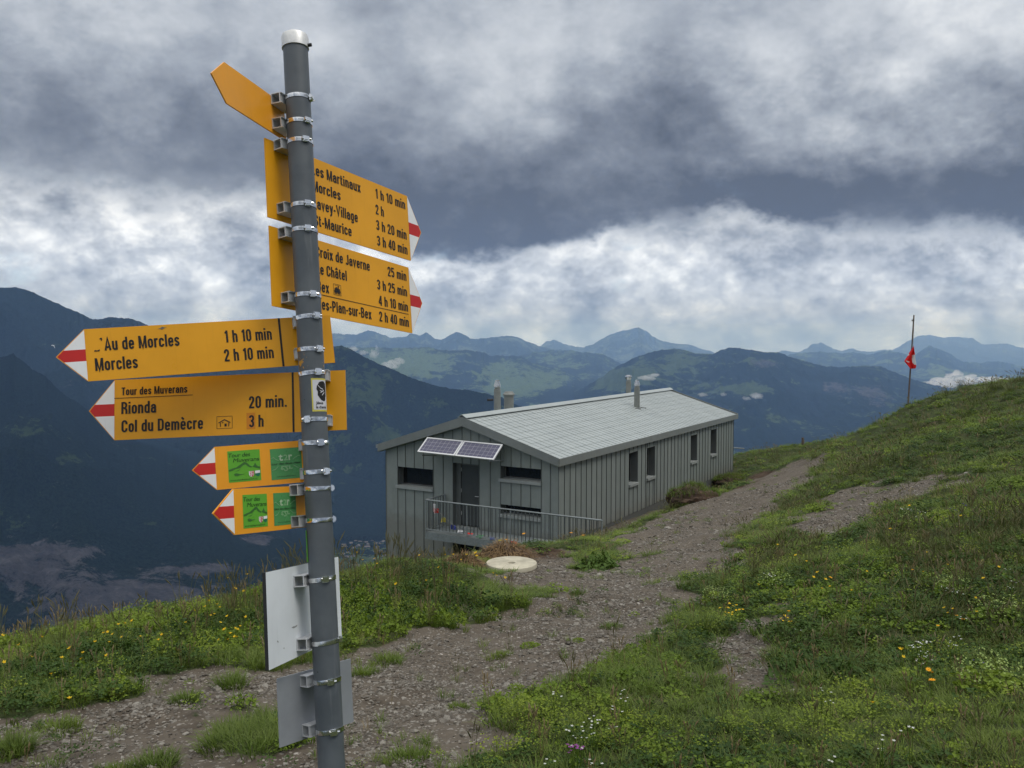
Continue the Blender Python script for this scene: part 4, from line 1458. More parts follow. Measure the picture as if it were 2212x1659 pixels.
# ---- string of prayer flags hung inside the railing
pf_ = thing('prayer_flags', 'string of small coloured prayer flags hung along the balcony railing', 'prayer flags', tuple(np.array(HC) + HB * 2.6 + HA * -0.95 + np.array([0, 0, -5.8])), hut_rot)
pts = [(3.98, -5.22), (3.93, -5.36), (3.6, -5.62), (3.25, -5.82), (2.95, -5.95), (2.6, -6.0), (2.2, -6.02), (1.8, -6.03), (1.4, -6.04), (1.0, -6.05), (0.5, -6.06)]
p3 = [np.array([-(s - 2.6), 0.0, z + 5.8]) for s, z in pts]
cd = MB()
for a0, b0 in zip(p3[:-1], p3[1:]):
    cd.tube(a0, b0, 0.006, n=5)
cd.build('cord', M_rope, pf_)
cs = [0, 1, 2, 3, 0, 1, 4, 3, 2, 1, 0]
for i, p in enumerate(p3):
    g = MB()
    w_, h_ = (0.11, 0.34) if i == 0 else (0.20, 0.17)
    nn = 4
    for a_i in range(nn + 1):
        xx = -w_ / 2 + w_ * a_i / nn
        g.v += [(xx, 0.025 * math.sin(a_i * 2 + i), 0), (xx + 0.03 * math.sin(i * 3), 0.06 * math.sin(a_i * 1.7 + i * 2), -h_ * random.uniform(0.75, 1.0))]
    g.f = [(2 * k, 2 * k + 1, 2 * k + 3, 2 * k + 2) for k in range(nn)]
    g.mi = [0] * nn
    if p[2] - h_ < -0.27:
        g.v = [(x_, y_ - 0.10 * (abs(z_) / h_), z_ * 0.35) for x_, y_, z_ in g.v]
    f_ = g.build('flag', FLAGC[cs[i]], pf_)
    f_.location = p
    md = f_.modifiers.new('thickness', 'SOLIDIFY')
    md.thickness = 0.003

# ================================================================== SIGNPOST AND SIGNS
PB = np.array([-0.51168966, 2.37209952, -1.18176986])
PTp = np.array([-0.66750943, 2.70240708, 0.84068904])
PU = (PTp - PB) / np.linalg.norm(PTp - PB)
PE1 = RGT - PU * (RGT @ PU)
PE1 /= np.linalg.norm(PE1)
PE2 = np.cross(PU, PE1)
if PE2[1] < 0:
    PE2 = -PE2
PR = 0.038
# post frame: x to the right, y away from the photographer, z up the post; origin = measured foot of the visible post
post_rot = Matrix((Vector(PE1), Vector(np.cross(PU, PE1)), Vector(PU))).transposed()
post = thing('signpost', 'leaning dark grey tubular signpost with silver cap carrying yellow hiking signs', 'signpost', tuple(PB), post_rot)
smooth_by_angle(MB().lathe([(PR, -0.62), (PR, 0.3), (PR, 0.9), (PR, 1.5), (PR, 2.135)], 40).build('pole', M_pole, post))
cap = smooth_by_angle(MB().lathe([(PR + 0.0035, 2.122), (PR + 0.0035, 2.156), (PR + 0.001, 2.164), (PR - 0.006, 2.169), (0, 2.172)], 40).build('cap', simple('cap_alloy', (0.70, 0.70, 0.69), 0.42, 0.35, 0.12, 70), post))
prop(cap, 'silver end cap')
cs_ = MB().tube((PR + 0.002, -0.006, 2.128), (PR + 0.014, -0.008, 2.128), 0.0055, n=6)
cs_.build('cap_screw', M_dark, cap)
# decals wrapped round the pole: angle 0 faces the photographer, positive to the right


def wrap(poly_uv, z0, rad):
    pass


def on_pole(ang, h, rad):
    return (rad * math.sin(ang), -rad * math.cos(ang), h)


def decal(a0, a1, h0, h1, rad, mat, name, parent, n=12, skew=0.0):
    b = MB()
    for i in range(n + 1):
        a = a0 + (a1 - a0) * i / n
        b.v += [on_pole(a, h0 + skew * i / n, rad), on_pole(a, h1 + skew * i / n, rad)]
    b.f = [(2 * i, 2 * i + 2, 2 * i + 3, 2 * i + 1) for i in range(n)]
    b.mi = [0] * n
    return b.build(name, mat, parent, smooth=True)


AV = math.atan2(-PB[0] * 0 + 0.0, 1)
FACE = -0.235           # the side turned to the photographer, seen from the post (radians)
FACE = math.atan2(-(np.array(PB) @ PE1), (np.array(PB) @ PE2)) * 1.0
M_sty = simple('sticker_yellow', (0.62, 0.55, 0.10), 0.45, var=0.05)
M_stw = simple('sticker_white', (0.60, 0.60, 0.64), 0.45, var=0.05)
st = decal(FACE - 0.09, FACE + 1.42, 0.986, 1.084, PR + 0.0004, M_sty, 'sticker', post)
prop(st, 'white sticker with yellow border and dark print')
decal(FACE + 0.01, FACE + 1.34, 0.991, 1.079, PR + 0.0008, M_stw, 'sticker_face', st)

_fontcurve = None


def text_mesh(s, bold=0.0, shear=0.0, spacing=1.0, res=3):
    cu = bpy.data.curves.new('lettering', 'FONT')
    cu.body = s
    cu.size = 1.0
    cu.offset = bold
    cu.shear = shear
    cu.space_character = spacing
    cu.resolution_u = res
    cu.fill_mode = 'FRONT'
    o = bpy.data.objects.new('lettering', cu)
    COL.objects.link(o)
    dg = bpy.context.evaluated_depsgraph_get()
    me = bpy.data.meshes.new_from_object(o.evaluated_get(dg))
    bpy.data.objects.remove(o)
    bpy.data.curves.remove(cu)
    return me


_cap = None


def cap_height():
    global _cap
    if _cap is None:
        me = text_mesh('H')
        ys = [v.co.y for v in me.vertices]
        _cap = max(ys) - min(ys)
        bpy.data.meshes.remove(me)
    return _cap


def lettering(parent, s, x0, x1, yb, cap_, mat, z=0.0012, bold=0.0, shear=0.0, name='lettering', flip=False, spacing=0.95, mapf=None):
    """flat printed line of text: from x0 to x1, baseline yb, capital height cap_"""
    me = text_mesh(s, bold, shear, spacing)
    n = len(me.vertices)
    co = np.empty(n * 3)
    me.vertices.foreach_get('co', co)
    co = co.reshape(-1, 3)
    mn, mx = co[:, 0].min(), co[:, 0].max()
    sy = cap_ / (cap_height() + 2 * bold)
    sx = (x1 - x0) / (mx - mn)
    X = x0 + (co[:, 0] - mn) * sx
    Y = yb + (co[:, 1] + bold) * sy * (-1 if flip else 1)
    if mapf:
        out_ = np.array([mapf(a, b) for a, b in zip(X, Y)])
    else:
        out_ = np.c_[X, Y, np.full(n, z)]
    me.vertices.foreach_set('co', out_.ravel())
    me.materials.clear()
    me.materials.append(mat)
    me.update()
    if flip:
        me.flip_normals()
    me.name = name
    o = bpy.data.objects.new(name, me)
    COL.objects.link(o)
    o.parent = parent
    return o


# the narrow grotesque of the signs, drawn as strokes: cap height 1, x-height .73
XH, SH = 0.73, 0.084


def arc(cx, cy_, rx, ry, a0, a1, n=7):
    return [(cx + rx * math.cos(R(a0 + (a1 - a0) * i / n)), cy_ + ry * math.sin(R(a0 + (a1 - a0) * i / n))) for i in range(n + 1)]


def glyph(ch):
    """advance width, strokes (lists of points), all in cap heights"""
    h = SH
    lw = 0.44
    x0, x1 = h, lw - h
    xm = lw / 2
    rx = (x1 - x0) / 2
    top, bot = XH - 0.066, 0.066
    ry = 0.15
    cap = 1 - 0.066
    bowl = arc(xm, top - ry, rx, ry, 0, 180) + arc(xm, bot + ry, rx, ry, 180, 360)
    bowl = bowl + [bowl[0], bowl[1]]
    arch = lambda a, b: arc((a + b) / 2, top - ry, (b - a) / 2, ry, 180, 0)
    acc = {'è': 'e', 'é': 'e', 'â': 'a'}
    if ch in acc:
        w_, st_ = glyph(acc[ch])
        st_ = list(st_)
        st_.append([(xm - 0.12, 1.03), (xm + 0.06, 0.85)] if ch == 'è' else [(xm - 0.06, 0.85), (xm + 0.12, 1.03)] if ch == 'é' else [(xm - 0.13, 0.84), (xm, 0.98), (xm + 0.13, 0.84)])
        return w_, st_
    if ch == ' ':
        return 0.20, []
    if ch == 'o':
        return lw, [bowl]
    if ch == 'n':
        return lw, [[(x0, 0), (x0, XH)], [(x0, top - ry - 0.05)] + arch(x0, x1) + [(x1, 0)]]
    if ch == 'h':
        return lw, [[(x0, 0), (x0, 1)], [(x0, top - ry - 0.05)] + arch(x0, x1) + [(x1, 0)]]
    if ch == 'm':
        a, b, c = h, h + 0.255, h + 0.51
        return c + h, [[(a, 0), (a, XH)], [(a, top - ry - 0.05)] + arch(a, b) + [(b, 0)], [(b, top - ry - 0.05)] + arch(b, c) + [(c, 0)]]
    if ch == 'u':
        return lw, [[(x1, 0), (x1, XH)], [(x0, XH)] + arc(xm, bot + ry, rx, ry, 180, 360) + [(x1, bot + ry + 0.05)]]
    if ch == 'r':
        return 0.31, [[(x0, 0), (x0, XH)], [(x0, top - 0.22)] + arc(x0 + 0.2, top - 0.16, 0.2, 0.16, 180, 95, 5) + [(0.315, top + 0.005)]]
    if ch == 'a':
        return lw, [[(x0, top - ry - 0.02)] + arch(x0, x1) + [(x1, 0)], [(x1, 0.42)] + arc(xm - 0.01, 0.30, rx - 0.01, 0.12, 90, 180, 4) + arc(xm - 0.01, bot + 0.11, rx - 0.01, 0.11, 180, 290, 5) + [(x1, 0.17)]]
    if ch == 'e':
        return lw, [[(x0, 0.37), (x1, 0.37)] + arc(xm, top - ry, rx, ry, 0, 180) + arc(xm, bot + ry, rx, ry, 180, 352)]
    if ch == 'c':
        return lw - 0.01, [arc(xm, top - ry, rx, ry, -8, 180) + arc(xm, bot + ry, rx, ry, 180, 368)]
    if ch == 's':
        return lw - 0.03, [arc(xm - 0.015, top - 0.135, rx - 0.01, 0.135, 0, 180) + arc(xm - 0.015, top - 0.155, rx - 0.01, 0.12, 180, 235, 3) + [(xm + 0.05, 0.30)] + arc(xm - 0.015, bot + 0.135, rx - 0.01, 0.12, 40, 0, 3) + arc(xm - 0.015, bot + 0.135, rx - 0.01, 0.135, 0, -180)]
    if ch == 'l':
        return 2 * h + 0.005, [[(h, 0), (h, 1)]]
    if ch == 'i':
        return 2 * h + 0.005, [[(h, 0), (h, XH)], [(h, 0.85), (h, 1.0)]]
    if ch == 'd':
        return lw, [bowl, [(x1, 0), (x1, 1)]]
    if ch == 'p':
        return lw, [bowl, [(x0, -0.25), (x0, XH)]]
    if ch == 'g':
        return lw, [bowl, [(x1, XH), (x1, -0.06)] + arc(xm, -0.05, rx, 0.13, 0, -165)]
    if ch == 'y':
        return 0.42, [[(0.06, XH), (0.21, 0.06)], [(0.36, XH), (0.20, -0.10), (0.14, -0.20), (0.04, -0.205)]]
    if ch == 'v':
        return 0.42, [[(0.06, XH), (0.21, 0.0), (0.36, XH)]]
    if ch == 'x':
        return 0.42, [[(0.06, XH), (0.36, 0)], [(0.36, XH), (0.06, 0)]]
    if ch == 't':
        return 0.28, [[(0.11, 0.93), (0.11, 0.18)] + arc(0.20, 0.18, 0.09, 0.115, 180, 270, 4) + [(0.27, 0.065)], [(0.0, top), (0.27, top)]]
    CW = 0.50
    X0, X1, XM = h, CW - h, CW / 2
    RX = (X1 - X0) / 2
    RY = 0.19
    if ch == 'L':
        return 0.40, [[(h, 1), (h, 0)], [(h, 0.066), (0.40, 0.066)]]
    if ch == 'M':
        return 0.66, [[(h, 0), (h, 1)], [(0.66 - h, 0), (0.66 - h, 1)], [(h + 0.02, 0.97), (0.33, 0.03), (0.64 - h, 0.97)]]
    if ch == 'S':
        return CW - 0.01, [[(X1, 0.70)] + arc(XM, cap - 0.18, RX, 0.18, 0, 180) + arc(XM, 0.70, RX, 0.14, 180, 225, 3) + [(XM + 0.08, 0.45)] + arc(XM, 0.28, RX, 0.14, 40, 0, 3) + arc(XM, bot + 0.18, RX, 0.18, 0, -180) + [(X0, 0.30)]]
    if ch == 'C':
        return CW, [[(X1, 0.66)] + arc(XM, cap - RY, RX, RY, 0, 180) + arc(XM, bot + RY, RX, RY, 180, 360) + [(X1, 0.34)]]
    if ch == 'B':
        return CW, [[(X0, 0), (X0, 1)], [(X0, cap), (XM, cap)] + arc(XM, cap - 0.20, RX - 0.02, 0.20, 90, -90) + [(X0, 0.53)], [(X0, 0.53), (XM, 0.53)] + arc(XM, bot + 0.23, RX, 0.23, 90, -90) + [(X0, bot)]]
    if ch == 'P':
        return CW - 0.02, [[(X0, 0), (X0, 1)], [(X0, cap), (XM, cap)] + arc(XM, cap - 0.24, RX - 0.02, 0.24, 90, -90) + [(X0, cap - 0.48)]]
    if ch == 'R':
        return CW, [[(X0, 0), (X0, 1)], [(X0, cap), (XM, cap)] + arc(XM, cap - 0.22, RX - 0.01, 0.22, 90, -90) + [(X0, cap - 0.44)], [(XM, cap - 0.44), (X1 - 0.02, 0.38), (X1, 0.30), (X1 + 0.01, 0)]]
    if ch == 'D':
        return CW, [[(X0, 0), (X0, 1)], [(X0, cap), (XM, cap)] + arc(XM, cap - 0.22, RX, 0.22, 90, 0, 5) + arc(XM, bot + 0.22, RX, 0.22, 0, -90, 5) + [(X0, bot)]]
    if ch == 'A':
        return 0.52, [[(0.06, 0), (0.26, 0.98), (0.46, 0)], [(0.13, 0.26), (0.39, 0.26)]]
    if ch == 'V':
        return 0.52, [[(0.06, 1), (0.26, 0.02), (0.46, 1)]]
    if ch == 'T':
        return 0.46, [[(0.0, cap), (0.46, cap)], [(0.23, cap), (0.23, 0)]]
    if ch == 'J':
        return 0.40, [[(0.40 - h, 1), (0.40 - h, 0.22)] + arc((0.40 - h + 0.05) / 2, 0.22, (0.40 - h - 0.05) / 2, 0.155, 0, -170)]
    if ch == '0':
        return 0.46, [[(0.46 - h, 0.6)] + arc(0.23, cap - 0.17, 0.23 - h, 0.17, 0, 180) + arc(0.23, bot + 0.17, 0.23 - h, 0.17, 180, 360) + [(0.46 - h, 0.65)]]
    if ch == '1':
        return 0.30, [[(0.20, 0), (0.20, 1)], [(0.02, 0.80), (0.12, 0.83), (0.17, 0.93)]]
    if ch == '2':
        return 0.45, [[(h, 0.68)] + arc(0.225, cap - 0.17, 0.225 - h, 0.17, 180, 0) + [(0.45 - h, 0.66), (0.40 - h, 0.54), (h + 0.02, 0.14), (h + 0.0, 0.066)], [(h - 0.07, 0.066), (0.44, 0.066)]]
    if ch == '3':
        return 0.45, [arc(0.225, cap - 0.17, 0.225 - h, 0.17, 175, 0) + arc(0.225, 0.70, 0.225 - h, 0.17, 0, -70, 4) + [(0.17, 0.53)], [(0.17, 0.53), (0.28, 0.53)] + arc(0.225, 0.30, 0.225 - h, 0.19, 70, 0, 4) + arc(0.225, bot + 0.17, 0.225 - h, 0.17, 0, -175)]
    if ch == '4':
        return 0.46, [[(0.34, 0), (0.34, 1)], [(0.32, 0.97), (0.05, 0.27)], [(0.03, 0.25), (0.46, 0.25)]]
    if ch == '5':
        return 0.45, [[(0.42, cap), (h + 0.01, cap), (h - 0.005, 0.50)], [(h - 0.01, 0.50)] + arc(0.22, 0.44, 0.225 - h, 0.17, 140, 0) + [(0.45 - h, 0.30)] + arc(0.225, bot + 0.17, 0.225 - h, 0.17, 0, -175)]
    if ch == '-':
        return 0.26, [[(0.01, 0.37), (0.25, 0.37)]]
    if ch == '.':
        return 0.18, [[(0.09, 0.0), (0.09, 0.15)]]
    return 0.3, []


def stroke_ribbon(mb, pts, hw, z, fx, fy):
    pts = [np.array(p, float) for p in pts]
    q = [pts[0]]
    for p in pts[1:]:
        if np.linalg.norm(p - q[-1]) > 1e-4:
            q.append(p)
    pts = q
    n = len(pts)
    closed = n > 8 and np.linalg.norm(pts[0] - pts[-2]) < 1e-3
    vl = []
    for i in range(n):
        a = pts[max(0, i - 1)]
        c = pts[min(n - 1, i + 1)]
        if closed and i == 0:
            a = pts[-3]
        if closed and i >= n - 1:
            c = pts[2 - 0 if n > 2 else 1]
        d0 = pts[i] - a
        d1 = c - pts[i]
        t0 = d0 / (np.linalg.norm(d0) or 1)
        t1 = d1 / (np.linalg.norm(d1) or 1)
        if np.linalg.norm(d0) < 1e-9:
            t0 = t1
        if np.linalg.norm(d1) < 1e-9:
            t1 = t0
        t = t0 + t1
        t = t / (np.linalg.norm(t) or 1)
        nn = np.array([-t[1], t[0]])
        k = 1.0 / max(0.45, abs(nn @ np.array([-t0[1], t0[0]])))
        # horizontals a little thinner than stems
        hw_ = hw * (1 - 0.14 * t[0] ** 2) * k
        vl.append((pts[i] + nn * hw_, pts[i] - nn * hw_))
    b = len(mb.v)
    for l_, r_ in vl:
        mb.v += [(fx(r_[0]), fy(r_[1]), z), (fx(l_[0]), fy(l_[1]), z)]
    for i in range(n - 1):
        mb.f.append((b + 2 * i + 1, b + 2 * i, b + 2 * i + 2, b + 2 * i + 3))
        mb.mi.append(0)


def signtext(parent, s, x0, x1, yb, cap_, mat, z=0.0010):
    """a line in the sign's narrow lettering from x0 to x1"""
    gl = [glyph(c) for c in s]
    gapw = 0.088
    tot = sum(g[0] for g in gl) + gapw * (len(gl) - 1)
    k = (x1 - x0) / tot
    mb = MB()
    x = 0.0
    lay = 0
    for (wd, sts) in gl:
        for st_ in sts:
            stroke_ribbon(mb, st_, SH, z + 4e-5 * (lay % 4), lambda u_, x=x: x0 + (x + u_) * k, lambda v_: yb + v_ * cap_)
            lay += 1
        x += wd + gapw
    return mb.build('lettering', mat, parent)


def pole_map(rad):
    return lambda a, h: on_pole(a, h, rad)


lettering(st, 'Jésus', FACE + 0.20, FACE + 0.80, 1.007, 0.0085, M_black, bold=0.02, mapf=pole_map(PR + 0.0013))
lettering(st, 'le chemin', FACE + 0.20, FACE + 1.15, 0.9945, 0.0085, M_black, bold=0.02, mapf=pole_map(PR + 0.0013))
pb_ = MB()
blot = [(0.28, 1.052), (0.38, 1.044), (0.36, 1.034), (0.50, 1.026), (0.62, 1.020), (0.78, 1.017), (0.95, 1.016), (1.10, 1.020), (1.18, 1.035), (1.2, 1.055), (1.15, 1.07), (0.95, 1.0755), (0.7, 1.075), (0.5, 1.072), (0.42, 1.066), (0.33, 1.062)]
nb_ = len(blot)
ctr = (0.75, 1.046)
pb_.v = [on_pole(FACE + ctr[0], ctr[1], PR + 0.0013)]
for k_ in range(1, 5):
    for a_i, h_i in blot:
        pb_.v.append(on_pole(FACE + ctr[0] + (a_i - ctr[0]) * k_ / 4, ctr[1] + (h_i - ctr[1]) * k_ / 4, PR + 0.0013))
pb_.f = [(0, 1 + i, 1 + (i + 1) % nb_) for i in range(nb_)]
for k_ in range(3):
    pb_.f += [(1 + k_ * nb_ + i, 1 + (k_ + 1) * nb_ + i, 1 + (k_ + 1) * nb_ + (i + 1) % nb_, 1 + k_ * nb_ + (i + 1) % nb_) for i in range(nb_)]
pb_.mi = [0] * len(pb_.f)
pb_.build('dark_print', M_black, st)
wb_ = MB()
for (a_i, h_i, a_j, h_j, w_) in ((0.40, 1.062, 0.62, 1.053, 0.0022), (0.62, 1.053, 0.85, 1.050, 0.0026), (0.60, 1.040, 0.92, 1.046, 0.0035), (0.72, 1.032, 0.98, 1.041, 0.003), (0.55, 1.047, 0.75, 1.044, 0.0018)):
    wb_.add([on_pole(FACE + a_i, h_i, PR + 0.0018), on_pole(FACE + a_j, h_j, PR + 0.0018), on_pole(FACE + a_j, h_j + w_, PR + 0.0018), on_pole(FACE + a_i, h_i + w_, PR + 0.0018)], [(0, 1, 2, 3)])
wb_.build('pale_print', M_stw, st)
gs = decal(FACE - 1.62, FACE - 1.15, 0.555, 0.645, PR + 0.0022, M_green_bright, 'sticker', post)
prop(gs, 'green sticker edge curling off the left side')

OFF = 0.07
SIGN = {   # yaw, in-plane roll, left end, right end, lower and upper height along the post
    'A': (75.2, 2.3, -0.285, 0.042, 1.850, 1.969), 'B': (59.6, -0.2, -0.078, 0.628, 1.581, 1.829), 'C': (59.9, -0.4, -0.076, 0.613, 1.309, 1.555),
    'D': (19.7, 3.0, -0.613, 0.077, 1.141, 1.290), 'E': (1.0, -1.7, -0.614, 0.085, 0.936, 1.119), 'F': (19.6, 1.1, -0.279, 0.0, 0.786, 0.911),
    'G': (63.3, -0.6, -0.264, 0.03, 0.652, 0.775), 'W': (80.6, -1.2, -0.218, 0.316, 0.292, 0.545), 'R': (52.7, -0.3, -0.119, 0.153, 0.056, 0.242)}
TIP = {'A': -0.067, 'B': 0.077, 'C': 0.075, 'D': -0.076, 'E': -0.077, 'F': -0.065, 'G': -0.075}
CLAMPS = {'A': ((1.957, 0.97), (1.878, 0.80)), 'B': ((1.816, 0.70), (1.615, 0.66)), 'C': ((1.538, 0.62), (1.338, 0.68)), 'D': ((1.271, 0.76), (1.173, 0.80)), 'E': ((1.102, 0.72), (0.965, 0.28)),
          'F': ((0.896, 0.68), (0.811, 0.82)), 'G': ((0.763, 1.0), (0.672, 1.0)), 'W': ((0.503, 0.60), (0.326, 1.0)), 'R': ((0.219, 0.60), (0.082, 0.62))}
LBL = {'A': 'blank orange finger sign at the very top pointing up left',
       'B': 'yellow hiking sign listing Les Martinaux and Morcles, pointing right', 'C': 'yellow hiking sign listing Javerne and Châtel, pointing right',
       'D': "yellow hiking sign reading 'Au de Morcles, pointing left", 'E': 'yellow hiking sign reading Tour des Muverans and Rionda, pointing left',
       'F': 'upper of two short orange arrow signs with green stickers', 'G': 'lower short orange arrow sign with narrower green stickers',
       'W': 'blank white board with black edge low on the signpost', 'R': 'bare grey metal board lowest on the signpost'}


def frame_for(k):
    yaw, roll, a, b, h0, h1 = SIGN[k]
    yaw, roll = R(yaw), R(roll)
    w0 = math.cos(yaw) * PE1 + math.sin(yaw) * PE2
    n0 = -math.sin(yaw) * PE1 + math.cos(yaw) * PE2
    w1 = math.cos(roll) * w0 + math.sin(roll) * PU
    v1 = -math.sin(roll) * w0 + math.cos(roll) * PU
    hc = (h0 + h1) / 2
    return w1, v1, n0, hc, PB + PU * hc + n0 * OFF, a, b, (h1 - h0) / 2


sgn = {}
for k in SIGN:
    w1, v1, n0, hc, O, a, b, hh = frame_for(k)
    rot = Matrix((Vector(w1), Vector(v1), Vector(-n0))).transposed()
    nm = 'direction_sign' if k in TIP else 'sign_board'
    sg = thing(nm, LBL[k], 'sign', tuple(O), rot, 'signs clamped to the signpost')
    sgn[k] = sg
    th_ = 0.004 if k != 'W' else 0.010
    if k in TIP:
        tp = TIP[k]
        if tp < 0:
            ring = [(a, -hh), (b, -hh), (b, hh), (a, hh), (a + tp, 0)]
        else:
            ring = [(a, -hh), (b, -hh), (b + tp, 0), (b, hh), (a, hh)]
    else:
        ring = [(a, -hh), (b, -hh), (b, hh), (a, hh)]
    mats = {'W': [M_boardwhite, M_dark], 'R': [M_alu_panel, M_alu_panel]}.get(k, [M_orange if k in 'AFG' else M_yellow] * 2)
    MB().prism(ring, -th_, 0, 0, 1).build('panel', mats, sg)
    if k in TIP and k != 'A':
        e = a if tp < 0 else b
        ins = 0.0025                                          # yellow rim left showing along the arrow edges
        hy = hh - ins
        tx = tp - math.copysign(ins * 1.4, tp)
        rb_ = {'B': 0.0228, 'C': 0.0216, 'D': 0.0168, 'E': 0.0183, 'F': 0.0165, 'G': 0.0162}[k]
        fx = (1 - rb_ / hy)
        up_ = [(e, rb_), (e + tx * fx, rb_), (e, hy)]
        dn_ = [(e, -rb_), (e + tx * fx, -rb_), (e, -hy)]
        for nm_, polys, mt, zt in (('arrow_tip', (up_, dn_), M_white, 0.0006), ('red_band', ([(e, -rb_), (e + tx * fx, -rb_), (e + tx, 0), (e + tx * fx, rb_), (e, rb_)],), M_red, 0.0006)):
            mb_ = MB()
            for pl in polys:
                ar = sum(pl[i][0] * pl[(i + 1) % len(pl)][1] - pl[(i + 1) % len(pl)][0] * pl[i][1] for i in range(len(pl)))
                if ar < 0:
                    pl = pl[::-1]
                mb_.add([(x, y, zt) for x, y in pl], [tuple(range(len(pl)))])
            mb_.build(nm_, mt, sg)
    # brackets and hose clamps
    Mloc = np.stack([w1, v1, -n0])                            # world -> sign axes
    for (hcl, fr_) in CLAMPS[k]:
        cpos = Mloc @ (PB + PU * hcl - O)
        ax = Mloc @ PU
        bx = MB()
        bl, bh = 0.042, 0.0165
        x_c, y_c = cpos[0] , cpos[1]
        zf, zb_ = 0.0008, OFF - PR + 0.004
        tw = 0.0028
        bx.box(x_c - bl, x_c + bl, y_c - bh, y_c - bh + tw, zf, zb_).box(x_c - bl, x_c + bl, y_c + bh - tw, y_c + bh, zf, zb_)
        bx.box(x_c - bl, x_c + bl, y_c - bh + tw, y_c + bh - tw, zf, zf + tw).box(x_c - bl, x_c + bl, y_c - bh + tw, y_c + bh - tw, zb_ - tw - 0.004, zb_ - 0.004)
        bo = bx.build('bracket', M_alu, sg)
        # band round the pole, in the post's axes
        Rp = Mloc @ np.stack([PE1, np.cross(PU, PE1), PU]).T  # post axes -> sign axes
        bt = MB().lathe([(PR + 0.0006, -0.0062), (PR + 0.0016, -0.0062), (PR + 0.0020, 0), (PR + 0.0016, 0.0062), (PR + 0.0006, 0.0062)], 40)
        tilt = random.uniform(-0.06, 0.06)
        bt.v = [tuple(Rp @ (np.array(v) + np.array([0, 0, tilt * v[0]])) + cpos) for v in bt.v]
        cl = bt.build('hose_clamp', M_steel, sg)
        smooth_by_angle(cl, 50)
        ang = FACE + math.asin(max(-1, min(1, 2 * fr_ - 1)))
        cA, sA = math.cos(ang), math.sin(ang)

        def PP(tn, rad, z):
            """tangential, radial, axial -> sign axes"""
            p_ = np.array([rad * sA + tn * cA, -rad * cA + tn * sA, z + tilt * (rad * sA)])
            return Rp @ p_ + cpos
        hs = MB()

        def bxp(t0, t1, r0_, r1_, z0_, z1_):
            vv_ = [PP(t_0, r_0, z_0) for z_0 in (z0_, z1_) for (t_0, r_0) in ((t0, r0_), (t1, r0_), (t1, r1_), (t0, r1_))]
            hs.add(vv_, [(0, 1, 2, 3), (4, 5, 6, 7), (0, 1, 5, 4), (1, 2, 6, 5), (2, 3, 7, 6), (3, 0, 4, 7)])
        flip_ = -1 if fr_ < 0.5 else 1
        bxp(-0.008, 0.010, PR + 0.001, PR + 0.0085, -0.0078, 0.0078)
        bxp(-0.006, 0.006, PR + 0.0085, PR + 0.0105, -0.0045, 0.0045)
        bxp(-0.003 - 0.006, -0.003 + 0.010, PR + 0.002, PR + 0.0045, -0.0098, 0.0098)
        ho_ = recalc(hs.build('clamp_housing', M_chrome, cl))
        sc = MB()
        sc.tube(PP(0.010 * flip_, PR + 0.0055, 0), PP(0.0165 * flip_, PR + 0.0055, 0), 0.0040, n=8)
        sc.tube(PP(-0.008 * flip_, PR + 0.0055, 0), PP(-0.013 * flip_, PR + 0.0055, 0), 0.0048, n=6)
        # thread slots pressed in the band beside the housing
        sc2 = MB()
        for q_ in range(6):
            aa = ang - flip_ * (0.36 + q_ * 0.062)
            for dq in (0,):
                p_ = [np.array([rad_ * math.sin(aa + w_), -rad_ * math.cos(aa + w_), z_]) for rad_, w_, z_ in ((PR + 0.0023, -0.010, -0.0042), (PR + 0.0023, 0.010, -0.0030), (PR + 0.0023, 0.010, 0.0042), (PR + 0.0023, -0.010, 0.0030))]
                sc2.add([Rp @ (v + np.array([0, 0, tilt * v[0]])) + cpos for v in p_], [(0, 1, 2, 3)])
        sc.build('clamp_screw', M_chrome, cl, smooth=False)
        sc2.build('band_slots', M_frame, cl)

# ---- printing on the signs
BD = 0.022
for txt, x0, x1, yb in (('Les Martinaux', 0.120, 0.3602, 0.0662), ('Morcles', 0.120, 0.2538, 0.0110), ('Lavey-Village', 0.120, 0.3365, -0.0460), ('St-Maurice', 0.120, 0.3004, -0.1030),
                        ('1 h 10 min', 0.4415, 0.613, 0.0680), ('2 h', 0.4365, 0.4826, 0.0090), ('3 h 20 min', 0.4345, 0.610, -0.0482), ('3 h 40 min', 0.4345, 0.6095, -0.1050)):
    signtext(sgn['B'], txt, x0, x1, yb, 0.0358, M_black)
for txt, x0, x1, yb in (('Croix de Javerne', 0.120, 0.388, 0.0675), ('Le Châtel', 0.120, 0.2646, 0.0112), ('Bex', 0.120, 0.1741, -0.0456), ('Les-Plan-sur-Bex', 0.120, 0.3826, -0.1030),
                        ('25 min', 0.4870, 0.5963, 0.0687), ('3 h 25 min', 0.4228, 0.5945, 0.0104), ('4 h 10 min', 0.4270, 0.5952, -0.0462), ('2 h 40 min', 0.4250, 0.5949, -0.1030)):
    signtext(sgn['C'], txt, x0, x1, yb, 0.0350, M_black)


def rects(parent, name, mat, rl, z=0.0012):
    b = MB()
    for (x0, y0, x1, y1) in rl:
        b.add([(x0, y0, z), (x1, y0, z), (x1, y1, z), (x0, y1, z)], [(0, 1, 2, 3)])
    return b.build(name, mat, parent)


def polys(parent, name, mat, pls, z=0.0012):
    b = MB()
    for pl in pls:
        ar = sum(pl[i][0] * pl[(i + 1) % len(pl)][1] - pl[(i + 1) % len(pl)][0] * pl[i][1] for i in range(len(pl)))
        if ar < 0:
            pl = pl[::-1]
        b.add([(x, y, z) for x, y in pl], [tuple(range(len(pl)))])
    return b.build(name, mat, parent)


